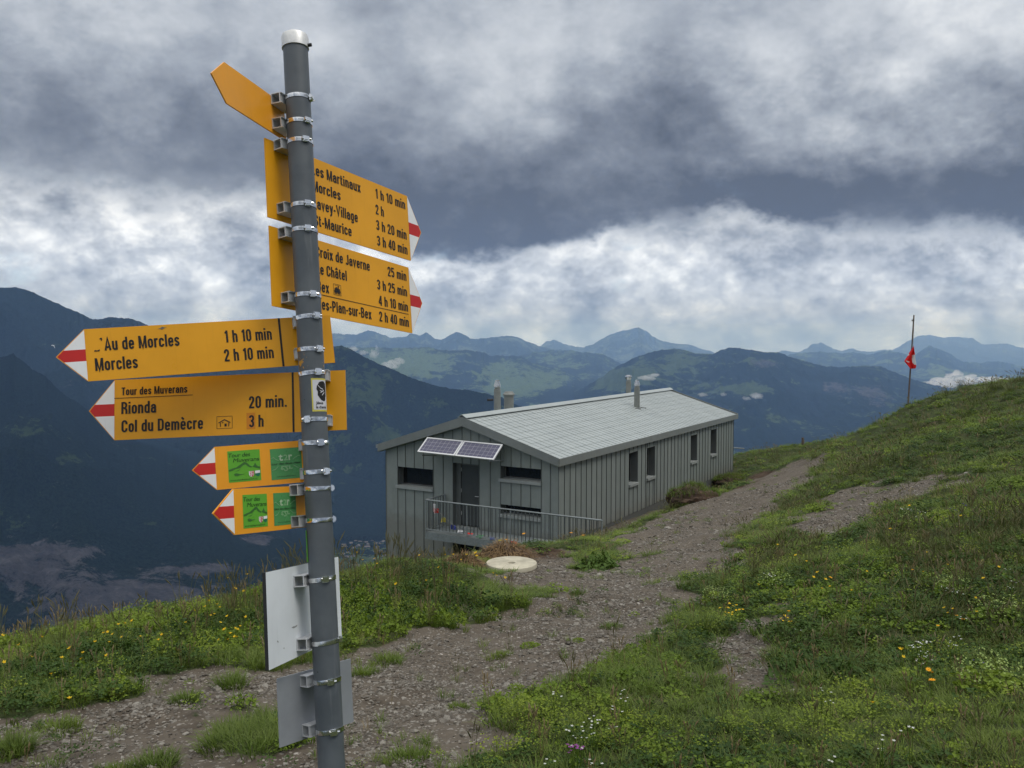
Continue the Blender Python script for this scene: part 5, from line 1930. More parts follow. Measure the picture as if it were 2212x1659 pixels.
rects(sgn['C'], 'dividing_line', M_black, [(0.10, -0.0565, 0.5957, -0.0545)])
ix, iy, iw = 0.1955, -0.0454, 0.0368
tram = rects(sgn['C'], 'train_symbol', M_black, [(ix, iy, ix + iw, iy + 0.0012), (ix, iy + iw - 0.0012, ix + iw, iy + iw), (ix, iy + 0.0012, ix + 0.0012, iy + iw - 0.0012), (ix + iw - 0.0012, iy + 0.0012, ix + iw, iy + iw - 0.0012),
                                                 (ix + 0.0035, iy + 0.009, ix + iw - 0.0035, iy + 0.016), (ix + 0.0055, iy + 0.0162, ix + iw - 0.0055, iy + 0.0225), (ix + 0.010, iy + 0.0227, ix + 0.020, iy + 0.0265), (ix + 0.022, iy + 0.0227, ix + 0.026, iy + 0.0315), (ix + 0.008, iy + 0.0317, ix + 0.030, iy + 0.0327),
                                                 (ix + 0.005, iy + 0.004, ix + 0.010, iy + 0.0085), (ix + 0.012, iy + 0.004, ix + 0.017, iy + 0.0085), (ix + 0.020, iy + 0.004, ix + 0.025, iy + 0.0085), (ix + 0.027, iy + 0.004, ix + 0.032, iy + 0.0085)])
D = sgn['D']
for txt, x0, x1, yb in (('Au de Morcles', -0.5636, -0.3649, 0.0098), ('Morcles', -0.5917, -0.4811, -0.0468), ('1 h 10 min', -0.2385, -0.1035, 0.0102), ('2 h 10 min', -0.2450, -0.1031, -0.0463)):
    signtext(D, txt, x0, x1, yb, 0.0362, M_black)
polys(D, 'peeled_letter', M_black, [[(-0.5909, 0.0085), (-0.5771, 0.0092), (-0.5765, 0.0140), (-0.580, 0.0125), (-0.584, 0.0112), (-0.5875, 0.0128), (-0.5905, 0.0118)], [(-0.5745, 0.0465), (-0.5685, 0.0470), (-0.5682, 0.0425), (-0.5705, 0.0375), (-0.5720, 0.0380), (-0.5708, 0.0425), (-0.5745, 0.0420)]])
polys(D, 'paint_chip', simple('chip_grey', (0.16, 0.15, 0.12), 0.6), [[(-0.421, 0.0630), (-0.413, 0.0655), (-0.407, 0.0690), (-0.402, 0.0662), (-0.394, 0.0672), (-0.403, 0.0640), (-0.4085, 0.0610), (-0.413, 0.0632)]])
rects(D, 'black_bar', M_black, [(-0.0812, -0.0744, -0.0752, 0.0744)])
E_ = sgn['E']
signtext(E_, 'Tour des Muverans', -0.5925, -0.3945, 0.0436, 0.0238, M_black)
for txt, x0, x1, yb in (('Rionda', -0.593, -0.4885, -0.0133), ('Col du Demècre', -0.5925, -0.3474, -0.0689), ('20 min.', -0.209, -0.0943, -0.0130), ('3 h', -0.2095, -0.1654, -0.0705)):
    signtext(E_, txt, x0, x1, yb, 0.0365, M_black)
rects(E_, 'underline', M_black, [(-0.6143, 0.0346, -0.3783, 0.0364)])
rects(E_, 'black_bar', M_black, [(-0.0782, -0.0914, -0.0724, 0.0914)])
rects(E_, 'overlay_patch', M_patch, [(-0.2168, -0.0762, -0.1906, -0.0269)], 0.0006)
ix, iy, iw, ih = -0.3065, -0.0712, 0.0474, 0.0376
polys(E_, 'hut_symbol', M_black, [[(ix, iy), (ix + iw, iy), (ix + iw, iy + 0.0011), (ix, iy + 0.0011)], [(ix, iy + ih - 0.0011), (ix + iw, iy + ih - 0.0011), (ix + iw, iy + ih), (ix, iy + ih)],
                                  [(ix, iy + 0.0011), (ix + 0.0011, iy + 0.0011), (ix + 0.0011, iy + ih - 0.0011), (ix, iy + ih - 0.0011)], [(ix + iw - 0.0011, iy + 0.0011), (ix + iw, iy + 0.0011), (ix + iw, iy + ih - 0.0011), (ix + iw - 0.0011, iy + ih - 0.0011)],
                                  [(ix + 0.005, iy + 0.0185), (ix + 0.0065, iy + 0.0165), (ix + 0.0235, iy + 0.0255), (ix + 0.0235, iy + 0.0290)], [(ix + 0.0236, iy + 0.0255), (ix + 0.0405, iy + 0.0165), (ix + 0.042, iy + 0.0185), (ix + 0.0236, iy + 0.0290)],
                                  [(ix + 0.0098, iy + 0.006), (ix + 0.0122, iy + 0.006), (ix + 0.0122, iy + 0.0185), (ix + 0.0098, iy + 0.0172)], [(ix + 0.0350, iy + 0.006), (ix + 0.0374, iy + 0.006), (ix + 0.0374, iy + 0.0172), (ix + 0.0350, iy + 0.0185)],
                                  [(ix + 0.0235, iy + 0.0065), (ix + 0.0300, iy + 0.0065), (ix + 0.0300, iy + 0.0150), (ix + 0.0235, iy + 0.0150)], [(ix + 0.0165, iy + 0.0165), (ix + 0.020, iy + 0.0165), (ix + 0.020, iy + 0.0195), (ix + 0.0165, iy + 0.0195)]])


def stickers(sg, x0, x1, y0, y1, u0, u1, v0, v1):
    """two green trail stickers"""
    W_, H_ = x1 - x0, y1 - y0
    a = rects(sg, 'trail_sticker', M_green_bright, [(x0, y0, x1, y1)], 0.0006)
    prop(a, 'bright green Tour des Muverans sticker')

    def q(u, v):
        return (x0 + u * W_, y0 + v * H_)
    lettering(a, 'Tour des', x0 + 0.03 * W_, x0 + 0.70 * W_, y0 + 0.80 * H_, 0.125 * H_, M_ink_green, shear=0.22)
    lettering(a, 'Muverans', x0 + 0.16 * W_, x0 + 0.975 * W_, y0 + 0.635 * H_, 0.125 * H_, M_ink_green, shear=0.22)
    lettering(a, 'www.tourdesmuverans.ch', x0 + 0.05 * W_, x0 + 0.88 * W_, y0 + 0.045 * H_, 0.05 * H_, M_ink_green, shear=0.2)
    polys(a, 'mountain_print', M_green_dark, [[q(0.02, 0.36), q(0.02, 0.41), q(0.14, 0.45), q(0.25, 0.47), q(0.40, 0.56), q(0.50, 0.63), q(0.58, 0.60), q(0.68, 0.49), q(0.75, 0.46), q(0.70, 0.43), q(0.60, 0.48), q(0.54, 0.55), q(0.46, 0.52), q(0.36, 0.44), q(0.22, 0.42), q(0.12, 0.37)],
                                              [q(0.75, 0.46), q(0.80, 0.50), q(0.84, 0.58), q(0.87, 0.50), q(0.92, 0.45), q(0.985, 0.44), q(0.985, 0.37), q(0.90, 0.40), q(0.80, 0.43)],
                                              [q(0.40, 0.44), q(0.44, 0.47), q(0.34, 0.39), q(0.26, 0.36), q(0.19, 0.32), q(0.25, 0.345), q(0.33, 0.365)],
                                              [q(0.16, 0.26), q(0.24, 0.29), q(0.34, 0.25), q(0.50, 0.235), q(0.36, 0.22), q(0.28, 0.19), q(0.20, 0.20)]])
    sh1 = [q(0.63, 0.31), q(0.79, 0.315), q(0.79, 0.20), q(0.75, 0.145), q(0.71, 0.13), q(0.66, 0.15), q(0.63, 0.20)]
    polys(a, 'shield_white', M_white, [sh1, [q(0.82, 0.315), q(0.975, 0.325), q(0.975, 0.24), q(0.82, 0.23)]])
    polys(a, 'shield_red', M_red, [[q(0.712, 0.308), q(0.785, 0.312), q(0.785, 0.20), q(0.75, 0.15), q(0.712, 0.135)]], 0.0018)
    polys(a, 'shield_green', M_shield_green, [[q(0.82, 0.23), q(0.975, 0.24), q(0.97, 0.175), q(0.935, 0.14), q(0.895, 0.13), q(0.85, 0.15), q(0.82, 0.18)]])
    stars = []
    for (su, sv) in ((0.67, 0.285), (0.67, 0.235), (0.675, 0.185)):
        stars.append([q(su - 0.016, sv - 0.014), q(su + 0.016, sv - 0.014), q(su + 0.016, sv + 0.014), q(su - 0.016, sv + 0.014)])
    polys(a, 'shield_stars', M_red, stars, 0.0018)
    stars = []
    for (su, sv) in ((0.75, 0.285), (0.75, 0.235), (0.747, 0.19)):
        stars.append([q(su - 0.016, sv - 0.014), q(su + 0.016, sv - 0.014), q(su + 0.016, sv + 0.014), q(su - 0.016, sv + 0.014)])
    polys(a, 'shield_stars', M_white, stars, 0.0024)
    W_, H_ = u1 - u0, v1 - v0
    b = rects(sg, 'trail_sticker', M_green_dull, [(u0, v0, u1, v1)], 0.0006)
    prop(b, 'duller green t2r tour des deux rives sticker')

    def p(u, v):
        return (u0 + u * W_, v0 + v * H_)
    lettering(b, 't', u0 + 0.26 * W_, u0 + 0.40 * W_, v0 + 0.60 * H_, 0.24 * H_, M_green_pale, bold=0.03)
    lettering(b, '2', u0 + 0.42 * W_, u0 + 0.56 * W_, v0 + 0.60 * H_, 0.19 * H_, M_green_faint, bold=0.03)
    lettering(b, 'r', u0 + 0.58 * W_, u0 + 0.70 * W_, v0 + 0.60 * H_, 0.26 * H_, M_green_pale, bold=0.03)
    lettering(b, 'tour des deux rives', u0 + 0.02 * W_, u0 + 0.95 * W_, v0 + 0.475 * H_, 0.068 * H_, M_ink_green, bold=0.006, shear=0.15)
    lettering(b, 't2r', u0 + 0.30 * W_, u0 + 0.70 * W_, v0 + 0.43 * H_, 0.17 * H_, M_green_faint, bold=0.03, flip=True)
    lettering(b, 'www.tourdesdeuxrives.ch', u0 + 0.16 * W_, u0 + 0.78 * W_, v0 + 0.075 * H_, 0.04 * H_, M_ink_green)
    polys(b, 'skyline_print', M_green_faint, [[p(0.02, 0.68), p(0.10, 0.71), p(0.17, 0.645), p(0.26, 0.60), p(0.26, 0.62), p(0.17, 0.67), p(0.10, 0.735), p(0.02, 0.70)], [p(0.72, 0.62), p(0.80, 0.665), p(0.88, 0.715), p(0.96, 0.72), p(0.96, 0.74), p(0.88, 0.74), p(0.80, 0.69), p(0.72, 0.645)],
                                              [p(0.04, 0.30), p(0.14, 0.32), p(0.24, 0.43), p(0.24, 0.445), p(0.14, 0.345), p(0.04, 0.32)], [p(0.72, 0.43), p(0.84, 0.34), p(0.97, 0.33), p(0.97, 0.35), p(0.85, 0.36), p(0.72, 0.45)]])


stickers(sgn['F'], -0.2446, -0.1537, -0.0452, 0.0463, -0.1244, -0.0342, -0.0485, 0.0433)
stickers(sgn['G'], -0.2312, -0.1370, -0.0472, 0.0436, -0.1112, -0.0161, -0.0484, 0.0440)
# scuffs on the two low boards
polys(sgn['W'], 'scuff', simple('scuff_grey', (0.30, 0.31, 0.30), 0.7), [[(-0.07, -0.040), (-0.055, -0.044), (-0.035, -0.043), (-0.028, -0.038), (-0.045, -0.0395), (-0.058, -0.0385)], [(-0.165, -0.062), (-0.158, -0.066), (-0.155, -0.064), (-0.162, -0.059)], [(-0.128, -0.085), (-0.122, -0.089), (-0.119, -0.086)]], 0.0008)

# ================================================================== VEGETATION, STONES
def blade_strip(mb, tips, base, az_, ln, wd, bend, lean, segs=3, mi=0, tip0=0.0, tipcol=1.0):
    """one curved blade; 'tips' collects the tip weight of every vertex"""
    ca, sa = math.cos(az_), math.sin(az_)
    b = len(mb.v)
    for i in range(segs + 1):
        t_ = i / segs
        out_ = lean * ln * t_ + bend * ln * t_ * t_
        up_ = ln * t_ * math.sqrt(max(0.15, 1 - (lean + bend * t_) ** 2 * 0.6))
        w_ = wd * (1 - t_ ** 1.6) * 0.5 + 0.0003
        cx, cy_, cz_ = base[0] + ca * out_, base[1] + sa * out_, base[2] + up_
        mb.v += [(cx - sa * w_, cy_ + ca * w_, cz_), (cx + sa * w_, cy_ - ca * w_, cz_)]
        tips += [t_ * tipcol] * 2
    for i in range(segs):
        mb.f.append((b + 2 * i, b + 2 * i + 1, b + 2 * i + 3, b + 2 * i + 2))
        mb.mi.append(mi)


def set_tip(me, tips):
    a2 = me.attributes.new('tip', 'FLOAT', 'POINT')
    a2.data.foreach_set('value', np.array(tips, np.float32))


def grass_mesh(name, n, rad, ln, wd, mat, lean=0.35, bend=0.35, seeds=0, seedmat=None, rnd=None):
    rn = rnd or random
    mb = MB()
    tips = []
    for _ in range(n):
        a0 = rn.uniform(0, 6.283)
        r0 = rad * math.sqrt(rn.random())
        dirn = a0 + rn.gauss(0, 0.7)
        k = 0.5 + 0.5 * rn.random()
        blade_strip(mb, tips, (r0 * math.cos(a0), r0 * math.sin(a0), -0.01), dirn, ln * k, wd * rn.uniform(0.7, 1.2), bend * rn.uniform(0.3, 1.4), lean * rn.uniform(0.1, 1.2) * (0.4 + r0 / max(rad, 1e-4) * 0.8))
    for _ in range(seeds):
        a0 = rn.uniform(0, 6.283)
        r0 = rad * 0.6 * rn.random()
        h = ln * rn.uniform(1.3, 1.9)
        dx_, dy_ = rn.gauss(0, 0.16) * h, rn.gauss(0, 0.16) * h
        p0 = np.array([r0 * math.cos(a0), r0 * math.sin(a0), 0])
        p1 = p0 + np.array([dx_ * 0.6, dy_ * 0.6, h * 0.8])
        p2 = p0 + np.array([dx_, dy_, h])
        b = len(mb.v)
        mb.tube(p0, p1, 0.0012, 0.0009, n=3, caps=False)
        tips += [0.5] * 3 + [0.9] * 3
        mb.tube(p1, p1 * 0.45 + p2 * 0.55, 0.0012, 0.0042, n=4, caps=False, mi=1 if seedmat else 0)
        mb.tube(p1 * 0.45 + p2 * 0.55, p2, 0.0042, 0.0008, n=4, caps=False, mi=1 if seedmat else 0)
        tips += [1.2] * 16
    me = mb.mesh(name, [mat, seedmat] if seedmat else [mat])
    set_tip(me, tips[:len(mb.v)])
    return me


def herb_mesh(name, n, rad, h, leaf, mat, rnd=None, dome=True):
    """low clump of rounded leaves on short stalks"""
    rn = rnd or random
    mb = MB()
    for _ in range(n):
        a0 = rn.uniform(0, 6.283)
        r0 = rad * math.sqrt(rn.random())
        z = h * (1 - 0.6 * (r0 / rad) ** 2) * rn.uniform(0.35, 1.05)
        c = np.array([r0 * math.cos(a0), r0 * math.sin(a0), z])
        nrm = np.array([rn.gauss(0, 0.55), rn.gauss(0, 0.55), 1.0])
        nrm /= np.linalg.norm(nrm)
        u_ = np.cross(nrm, (math.cos(a0 * 3), math.sin(a0 * 3), 0.2))
        u_ /= np.linalg.norm(u_)
        v_ = np.cross(nrm, u_)
        s = leaf * rn.uniform(0.6, 1.25)
        pts_ = [c + s * (u_ * math.cos(q) + v_ * math.sin(q) * 0.8) + nrm * s * 0.22 * (1 if i % 2 else 0.2) for i, q in enumerate(np.linspace(0, 6.283, 7)[:-1])]
        b = len(mb.v)
        mb.add([c - nrm * s * 0.1] + pts_, [(0, 1 + i, 1 + (i + 1) % 6) for i in range(6)])
    me = mb.mesh(name, [mat])
    set_tip(me, [0.0] * len(mb.v))
    return me


lib = bpy.data.collections.new('plant_library')        # source shapes for the ground cover; not linked to the scene
rnl = random.Random(3)


def lib_add(me, i):
    o = bpy.data.objects.new('%02d_source' % i, me)
    lib.objects.link(o)


k_ = 0
GR = []
for j in range(4):                         # 0-3 fine grass
    lib_add(grass_mesh('grass', 26, 0.050, 0.105, 0.0042, M_grass, 0.5, 0.5, rnd=rnl), k_); k_ += 1
for j in range(3):                         # 4-6 taller grass with seed heads
    lib_add(grass_mesh('grass', 20, 0.050, 0.17, 0.0042, M_tall, 0.35, 0.45, seeds=5, rnd=rnl), k_); k_ += 1
for j in range(3):                         # 7-9 bright herb leaves
    lib_add(herb_mesh('herb', 42, 0.075, 0.080, 0.0105, M_herb, rnl), k_); k_ += 1
for j in range(2):                         # 10-11 dark herb leaves
    lib_add(herb_mesh('herb', 44, 0.075, 0.090, 0.010, M_herbdark, rnl), k_); k_ += 1
for j in range(2):                         # 12-13 yellow-green flowering sprays
    hm_ = herb_mesh('spray', 46, 0.085, 0.10, 0.0060, M_spray, rnl)
    for v_ in hm_.vertices:
        v_.co.z = v_.co.z * 0.9 + 0.035
    lib_add(hm_, k_); k_ += 1
lib_add(grass_mesh('straw', 14, 0.045, 0.11, 0.003, M_straw, 0.6, 0.5, rnd=rnl), k_); k_ += 1        # 12 dry
lib_add(grass_mesh('straw', 4, 0.02, 0.10, 0.003, M_straw, 0.3, 0.3, seeds=5, rnd=rnl), k_); k_ += 1   # 13 thin dry stalks


def chip_mesh(seed, flat):
    rn = random.Random(seed)
    bm_ = bmesh.new()
    bmesh.ops.create_icosphere(bm_, subdivisions=1, radius=1.0)
    for v_ in bm_.verts:
        v_.co *= rn.uniform(0.7, 1.2)
        v_.co.z *= flat
    me = bpy.data.meshes.new('chip')
    bm_.to_mesh(me)
    bm_.free()
    me.materials.append(M_chip)
    return me


lib2 = bpy.data.collections.new('stone_library')
for j in range(6):
    o = bpy.data.objects.new('%02d_chip' % j, chip_mesh(50 + j, 0.22 + 0.07 * j))
    lib2.objects.link(o)


def scatter(name, P, rot, scl, idx_, coll, label):
    """one object that instances the library shapes at given points (geometry nodes)"""
    me = bpy.data.meshes.new(name)
    n = len(P)
    me.vertices.add(n)
    me.vertices.foreach_set('co', np.asarray(P, np.float32).ravel())
    for nm, typ, arr, key in (('rot', 'FLOAT_VECTOR', rot, 'vector'), ('scl', 'FLOAT_VECTOR', scl, 'vector')):
        a2 = me.attributes.new(nm, typ, 'POINT')
        a2.data.foreach_set(key, np.asarray(arr, np.float32).ravel())
    a2 = me.attributes.new('pick', 'INT', 'POINT')
    a2.data.foreach_set('value', np.asarray(idx_, np.int32))
    o = bpy.data.objects.new(name, me)
    COL.objects.link(o)
    ng = bpy.data.node_groups.new(name, 'GeometryNodeTree')
    ng.interface.new_socket('Geometry', in_out='INPUT', socket_type='NodeSocketGeometry')
    ng.interface.new_socket('Geometry', in_out='OUTPUT', socket_type='NodeSocketGeometry')
    gi = ng.nodes.new('NodeGroupInput')
    go = ng.nodes.new('NodeGroupOutput')
    ci = ng.nodes.new('GeometryNodeCollectionInfo')
    ci.inputs['Collection'].default_value = coll
    ci.inputs['Separate Children'].default_value = True
    ci.inputs['Reset Children'].default_value = True
    ip = ng.nodes.new('GeometryNodeInstanceOnPoints')
    ip.inputs['Pick Instance'].default_value = True

    def named(nm, dt):
        nd = ng.nodes.new('GeometryNodeInputNamedAttribute')
        nd.data_type = dt
        nd.inputs['Name'].default_value = nm
        return nd.outputs['Attribute']
    L = ng.links.new
    L(gi.outputs[0], ip.inputs['Points'])
    L(ci.outputs[0], ip.inputs['Instance'])
    L(named('pick', 'INT'), ip.inputs['Instance Index'])
    L(named('rot', 'FLOAT_VECTOR'), ip.inputs['Rotation'])
    L(named('scl', 'FLOAT_VECTOR'), ip.inputs['Scale'])
    L(ip.outputs[0], go.inputs[0])
    md = o.modifiers.new('scatter', 'NODES')
    md.node_group = ng
    return prop(o, label, kind='stuff')


def sample_zone(r0, r1, dens, a0=-43, a1=43):
    A = math.radians(a1 - a0) / 2 * (r1 ** 2 - r0 ** 2)
    n = int(A * dens)
    r = np.sqrt(rng.random(n) * (r1 ** 2 - r0 ** 2) + r0 ** 2)
    t_ = np.radians(rng.uniform(a0, a1, n))
    return r * np.sin(t_), r * np.cos(t_), r


def ground_z(x, y):
    z = T(x, y)
    return z


bare = plan([(1980, 915), (2020, 905), (2010, 930), (1985, 935)])


MAN = hit(1105, 1226)


def meadow_points():
    X, Y, RAD, SZ = [], [], [], []
    for (r0, r1, dn, s0) in ((2.3, 4.0, 560, 0.80), (4.0, 6.0, 430, 0.92), (6.0, 9.0, 260, 1.1), (9, 14, 125, 1.4), (14, 22, 52, 1.9), (22, 34, 24, 2.6), (34, 60, 11, 3.2)):
        x, y, r = sample_zone(r0, r1, dn, -46 if r0 < 14 else -40, 46 if r0 < 14 else 42)
        X.append(x); Y.append(y); RAD.append(r); SZ.append(np.full(len(x), s0))
    x, y, r, s0 = map(np.concatenate, (X, Y, RAD, SZ))
    pm = path_mask(x, y)
    s, l = hut_coords(x, y)
    footprint = (s > -0.35) & (s < HUT_W + 0.4) & (l > -1.3) & (l < HUT_L + 0.3)
    earth_ = (np.hypot((s + 2.0) / 0.8, (l - 9.5) / 1.2) < 1) | (np.hypot((s + 1.9) / 0.6, (l - 15.0) / 1.2) < 1)
    keep = ~pm & ~footprint & ~earth_ & (np.hypot(x - MAN[0], y - MAN[1]) > 0.95)
    # a few stray tufts on the gravel
    stray = pm & (fbm(x * 1.7, y * 1.7, 44, 3) > 0.60) & (rng.random(len(x)) < 0.12) & ~footprint
    edge = pm & (rng.random(len(x)) < 0.015) & ~footprint
    k = keep | stray | edge
    return x[k], y[k], r[k], s0[k], stray[k] | edge[k]


mx_, my_, mr_, ms_, mstray = meadow_points()
mz_ = ground_z(mx_, my_)
n = len(mx_)
f1 = fbm(mx_ * 0.5, my_ * 0.5, 61, 4)
f2 = fbm(mx_ * 1.2, my_ * 1.2, 73, 4)
f3 = fbm(mx_ * 0.35, my_ * 0.35, 87, 3)
u1_ = rng.random(n)
pick = rng.integers(0, 4, n)
tall = u1_ < np.clip((f1 - 0.48) * 1.8, 0.02, 0.40) * np.where(mx_ < -0.05 * my_, 0.35, 1.0)
pick = np.where(tall, rng.integers(4, 7, n), pick)
u2_ = rng.random(n)
left_bias = np.where(mx_ < -0.12 * my_ - 0.2, 0.10, 0.0)
herb = (u2_ < np.clip((f2 - 0.52 + left_bias) * 2.6, 0.03, 0.55)) & ~inside(green_island, mx_, my_)
pick = np.where(herb, rng.integers(7, 10, n), pick)
u3_ = rng.random(n)
dark = u3_ < np.clip((f3 - 0.47) * 3.0, 0.03, 0.55)
pick = np.where(dark & ~herb, rng.integers(10, 12, n), pick)
u4_ = rng.random(n)
pick = np.where(u4_ < 0.03, 14, np.where(u4_ < 0.065, 15, pick))
f5 = fbm(mx_ * 1.5 + 40, my_ * 1.5, 55, 3)
u5_ = rng.random(n)
spray = u5_ < np.clip((f5 - 0.555) * 1.9, 0.012, 0.20)
pick = np.where(spray & (mr_ < 26), rng.integers(12, 14, n), pick)
lidline = (np.abs(mx_ / my_ - MAN[0] / MAN[1]) < 0.05) & (my_ > MAN[1] - 4.5) & (my_ < MAN[1])
isl = inside(green_island, mx_, my_)
pick = np.where(lidline | isl, rng.integers(0, 4, n), pick)
# short turf close to the path, longer grass on the crest to the left
hs_ = ms_ * rng.uniform(0.65, 1.25, n)
hgt = np.minimum(1.0, 1.25 / ms_)
crest = (mx_ < -0.06 * my_) & (mr_ > 5) & (mr_ < 12)
hgt[crest] *= 1.1
tallzone = (my_ > 7) & (my_ < 11) & (mx_ < 0.2) & (mx_ > -3)
hgt[tallzone] *= 1.35
hgt[(my_ > 11) & (mx_ > -2.5) & (mx_ < 3)] *= 0.75
hgt[(mx_ > 0.1 * my_ + 0.3)] *= 0.85
hgt[mr_ > 22] *= 1.3
hgt[lidline] *= 0.5
hs_ = np.where(mstray, hs_ * 0.6, hs_)
scl = np.c_[hs_, hs_, hs_ * hgt]
rot = np.c_[rng.normal(0, 0.10, n), rng.normal(0, 0.10, n), rng.uniform(0, 6.283, n)]
scatter('meadow_grass', np.c_[mx_, my_, mz_ - 0.012], rot, scl, pick, lib, 'mixed alpine grass and herbs covering the slope')

# gravel chips
GXs, GYs, Ss = [], [], []
for (r0, r1, dn, sz) in ((2.3, 4.2, 3400, 0.0066), (4.2, 6.5, 2500, 0.0076), (6.5, 10, 1400, 0.0094), (10, 16, 560, 0.0125), (16, 30, 170, 0.018)):
    x, y, r = sample_zone(r0, r1, dn)
    k = path_mask(x, y)
    x, y = x[k], y[k]
    # lie in drifts
    k = rng.random(len(x)) < np.clip((fbm(x * 1.6, y * 1.6, 91, 4) - 0.30) * 2.6, 0.1, 1)
    x, y = x[k], y[k]
    GXs.append(x); GYs.append(y)
    Ss.append(sz * np.exp(rng.normal(0, 0.42, len(x))))
gx_, gy2, gs_ = map(np.concatenate, (GXs, GYs, Ss))
s_h, l_h = hut_coords(gx_, gy2)
k = ~((s_h > -0.1) & (s_h < HUT_W + 0.3) & (l_h > -1.3) & (l_h < HUT_L + 0.3))
gx_, gy2, gs_ = gx_[k], gy2[k], gs_[k]
n = len(gx_)
scatter('gravel', np.c_[gx_, gy2, ground_z(gx_, gy2) - 0.033], np.c_[rng.normal(0, 0.22, n), rng.normal(0, 0.22, n), rng.uniform(0, 6.283, n)], np.c_[gs_ * rng.uniform(0.8, 1.5, n), gs_, gs_ * rng.uniform(0.7, 1.3, n)], rng.integers(0, 6, n), lib2, 'grey brown shale chips strewn over the footpath')


# ---- single stones
def rock(px, py, size, label, flat=0.55, seed=0):
    p = hit(px, py)
    rn = random.Random(seed)
    bm_ = bmesh.new()
    bmesh.ops.create_icosphere(bm_, subdivisions=3, radius=1.0)
    ph = [rn.uniform(0, 9) for _ in range(3)]
    cut = [Vector((rn.gauss(0, 1), rn.gauss(0, 1), rn.gauss(0, 0.7))).normalized() for _ in range(9)]
    for v_ in bm_.verts:
        c = v_.co.copy()
        for q_ in cut:
            d_ = c.dot(q_)
            if d_ > 0.66:
                c -= q_ * (d_ - 0.66)
        nz = float(fbm(np.array([c.x * 2.5 + ph[0] + c.z]), np.array([c.y * 2.5 + ph[1] - c.z]), seed, 3)[0]) - 0.5
        v_.co = c * (1 + 0.28 * nz)
        v_.co.z *= flat
        v_.co.y *= 0.8
    me = bpy.data.meshes.new('stone')
    bm_.to_mesh(me)
    bm_.free()
    me.materials.append(M_stone)
    k = p[1] / FOC * size * 0.5
    o = inst(me, 'stone', None, (p[0], p[1], p[2] - 0.030 + k * flat * 0.2), rn.uniform(0, 6.28), k * 1.1)
    prop(o, label, 'stone', 'larger stones on the path')


for i, (px, py, sz, lb, fl_) in enumerate((
        (396, 1456, 20, 'pale stone at the meadow edge left of the white board', 0.5), (470, 1480, 22, 'tan stone on gravel, midway between left meadow and white board', 0.6),
        (561, 1484, 16, 'grey stone beside the lower edge of the white board', 0.5), (552, 1513, 20, 'cream stone left of the grey metal board', 0.45), (450, 1577, 14, 'small pale stone at the top edge of a green tuft', 0.6),
        (324, 1644, 16, 'rounded pale stone at the bottom edge, left of the post', 0.8), (571, 1449, 14, 'flat pale stone right under the white board corner', 0.4), (1318, 1614, 30, 'large pale boulder lying in the grass at the bottom', 0.75),
        (1036, 1641, 34, 'broad flat rock at the path edge, bottom of the picture', 0.45), (843, 1572, 16, 'flat stone on the path right of the grey metal board', 0.4), (941, 1586, 18, 'larger flat grey stone in mid path near the bottom', 0.45),
        (953, 1625, 14, 'small white stone near the bottom path tuft', 0.6), (1012, 1513, 15, 'white stone beside a small bright tuft in mid path', 0.4), (1294, 1239, 19, 'flat pale rock below the round green bush', 0.45),
        (898, 1567, 18, 'low grey stone between the two flat path stones', 0.4), (984, 1549, 12, 'tiny pale stone in the middle of the gravel', 0.6), (1160, 1420, 12, 'pale stone on the gravel below the hut corner', 0.5),
        (470, 1612, 12, 'small light stone beside the large left tuft', 0.6), (640, 1520, 12, 'small stone just left of the grey metal board', 0.5))):
    rock(px, py, sz, lb, fl_, 100 + i)

# ---- tufts and bushes that stand alone
def ragged(me, rad, seed):
    n_v = len(me.vertices)
    co = np.empty(n_v * 3)
    me.vertices.foreach_get('co', co)
    co = co.reshape(-1, 3)
    a_ = fbm(co[:, 0] / rad * 1.6 + seed, co[:, 1] / rad * 1.6, seed, 3)
    a_ = np.clip((a_ - 0.28) * 2.6, 0.15, 1.5)
    co[:, 2] *= a_
    g_ = fbm(np.arctan2(co[:, 1], co[:, 0]) * 1.5 + 7, np.zeros(n_v) + seed, seed + 1, 3)
    co[:, :2] *= (0.6 + 0.8 * g_)[:, None]
    me.vertices.foreach_set('co', co.ravel())
    me.update()
    return me


def tuft(name, px, py, rpx, hk, kind, label, cat='grass tuft', seed=0, grp='grass tufts growing on the path'):
    p = hit(px, py)
    k = p[1] / FOC
    rad = rpx * k
    rn = random.Random(seed)
    if kind == 'grass':
        me = grass_mesh('tuft', int(170 + rpx * 4), rad, rad * hk, 0.0042 + rad * 0.006, M_grass, 0.45, 0.5, rnd=rn)
    elif kind == 'tall':
        me = grass_mesh('tuft', int(200 + rpx * 4), rad * 0.6, rad * hk, 0.0045 + rad * 0.006, M_grass, 0.5, 0.6, seeds=8, rnd=rn)
    elif kind == 'dry':
        me = grass_mesh('tuft', 900, rad, rad * hk, 0.012, M_brownturf, 0.6, 0.7, rnd=rn)
    elif kind == 'bush':
        me = ragged(herb_mesh('bush', 1100, rad, rad * hk, rad * 0.060, M_bush, rn), rad, seed)
    elif kind == 'dark':
        me = ragged(herb_mesh('bush', 1200, rad, rad * hk, rad * 0.045, M_herbdark, rn), rad, seed)
    else:
        me = herb_mesh('herb', 380, rad, rad * hk, rad * 0.075, M_herb, rn)
    o = inst(me, name, None, (p[0], p[1], p[2] - 0.035), rn.uniform(0, 6.28), 1.0)
    prop(o, label, cat, grp)
    return o


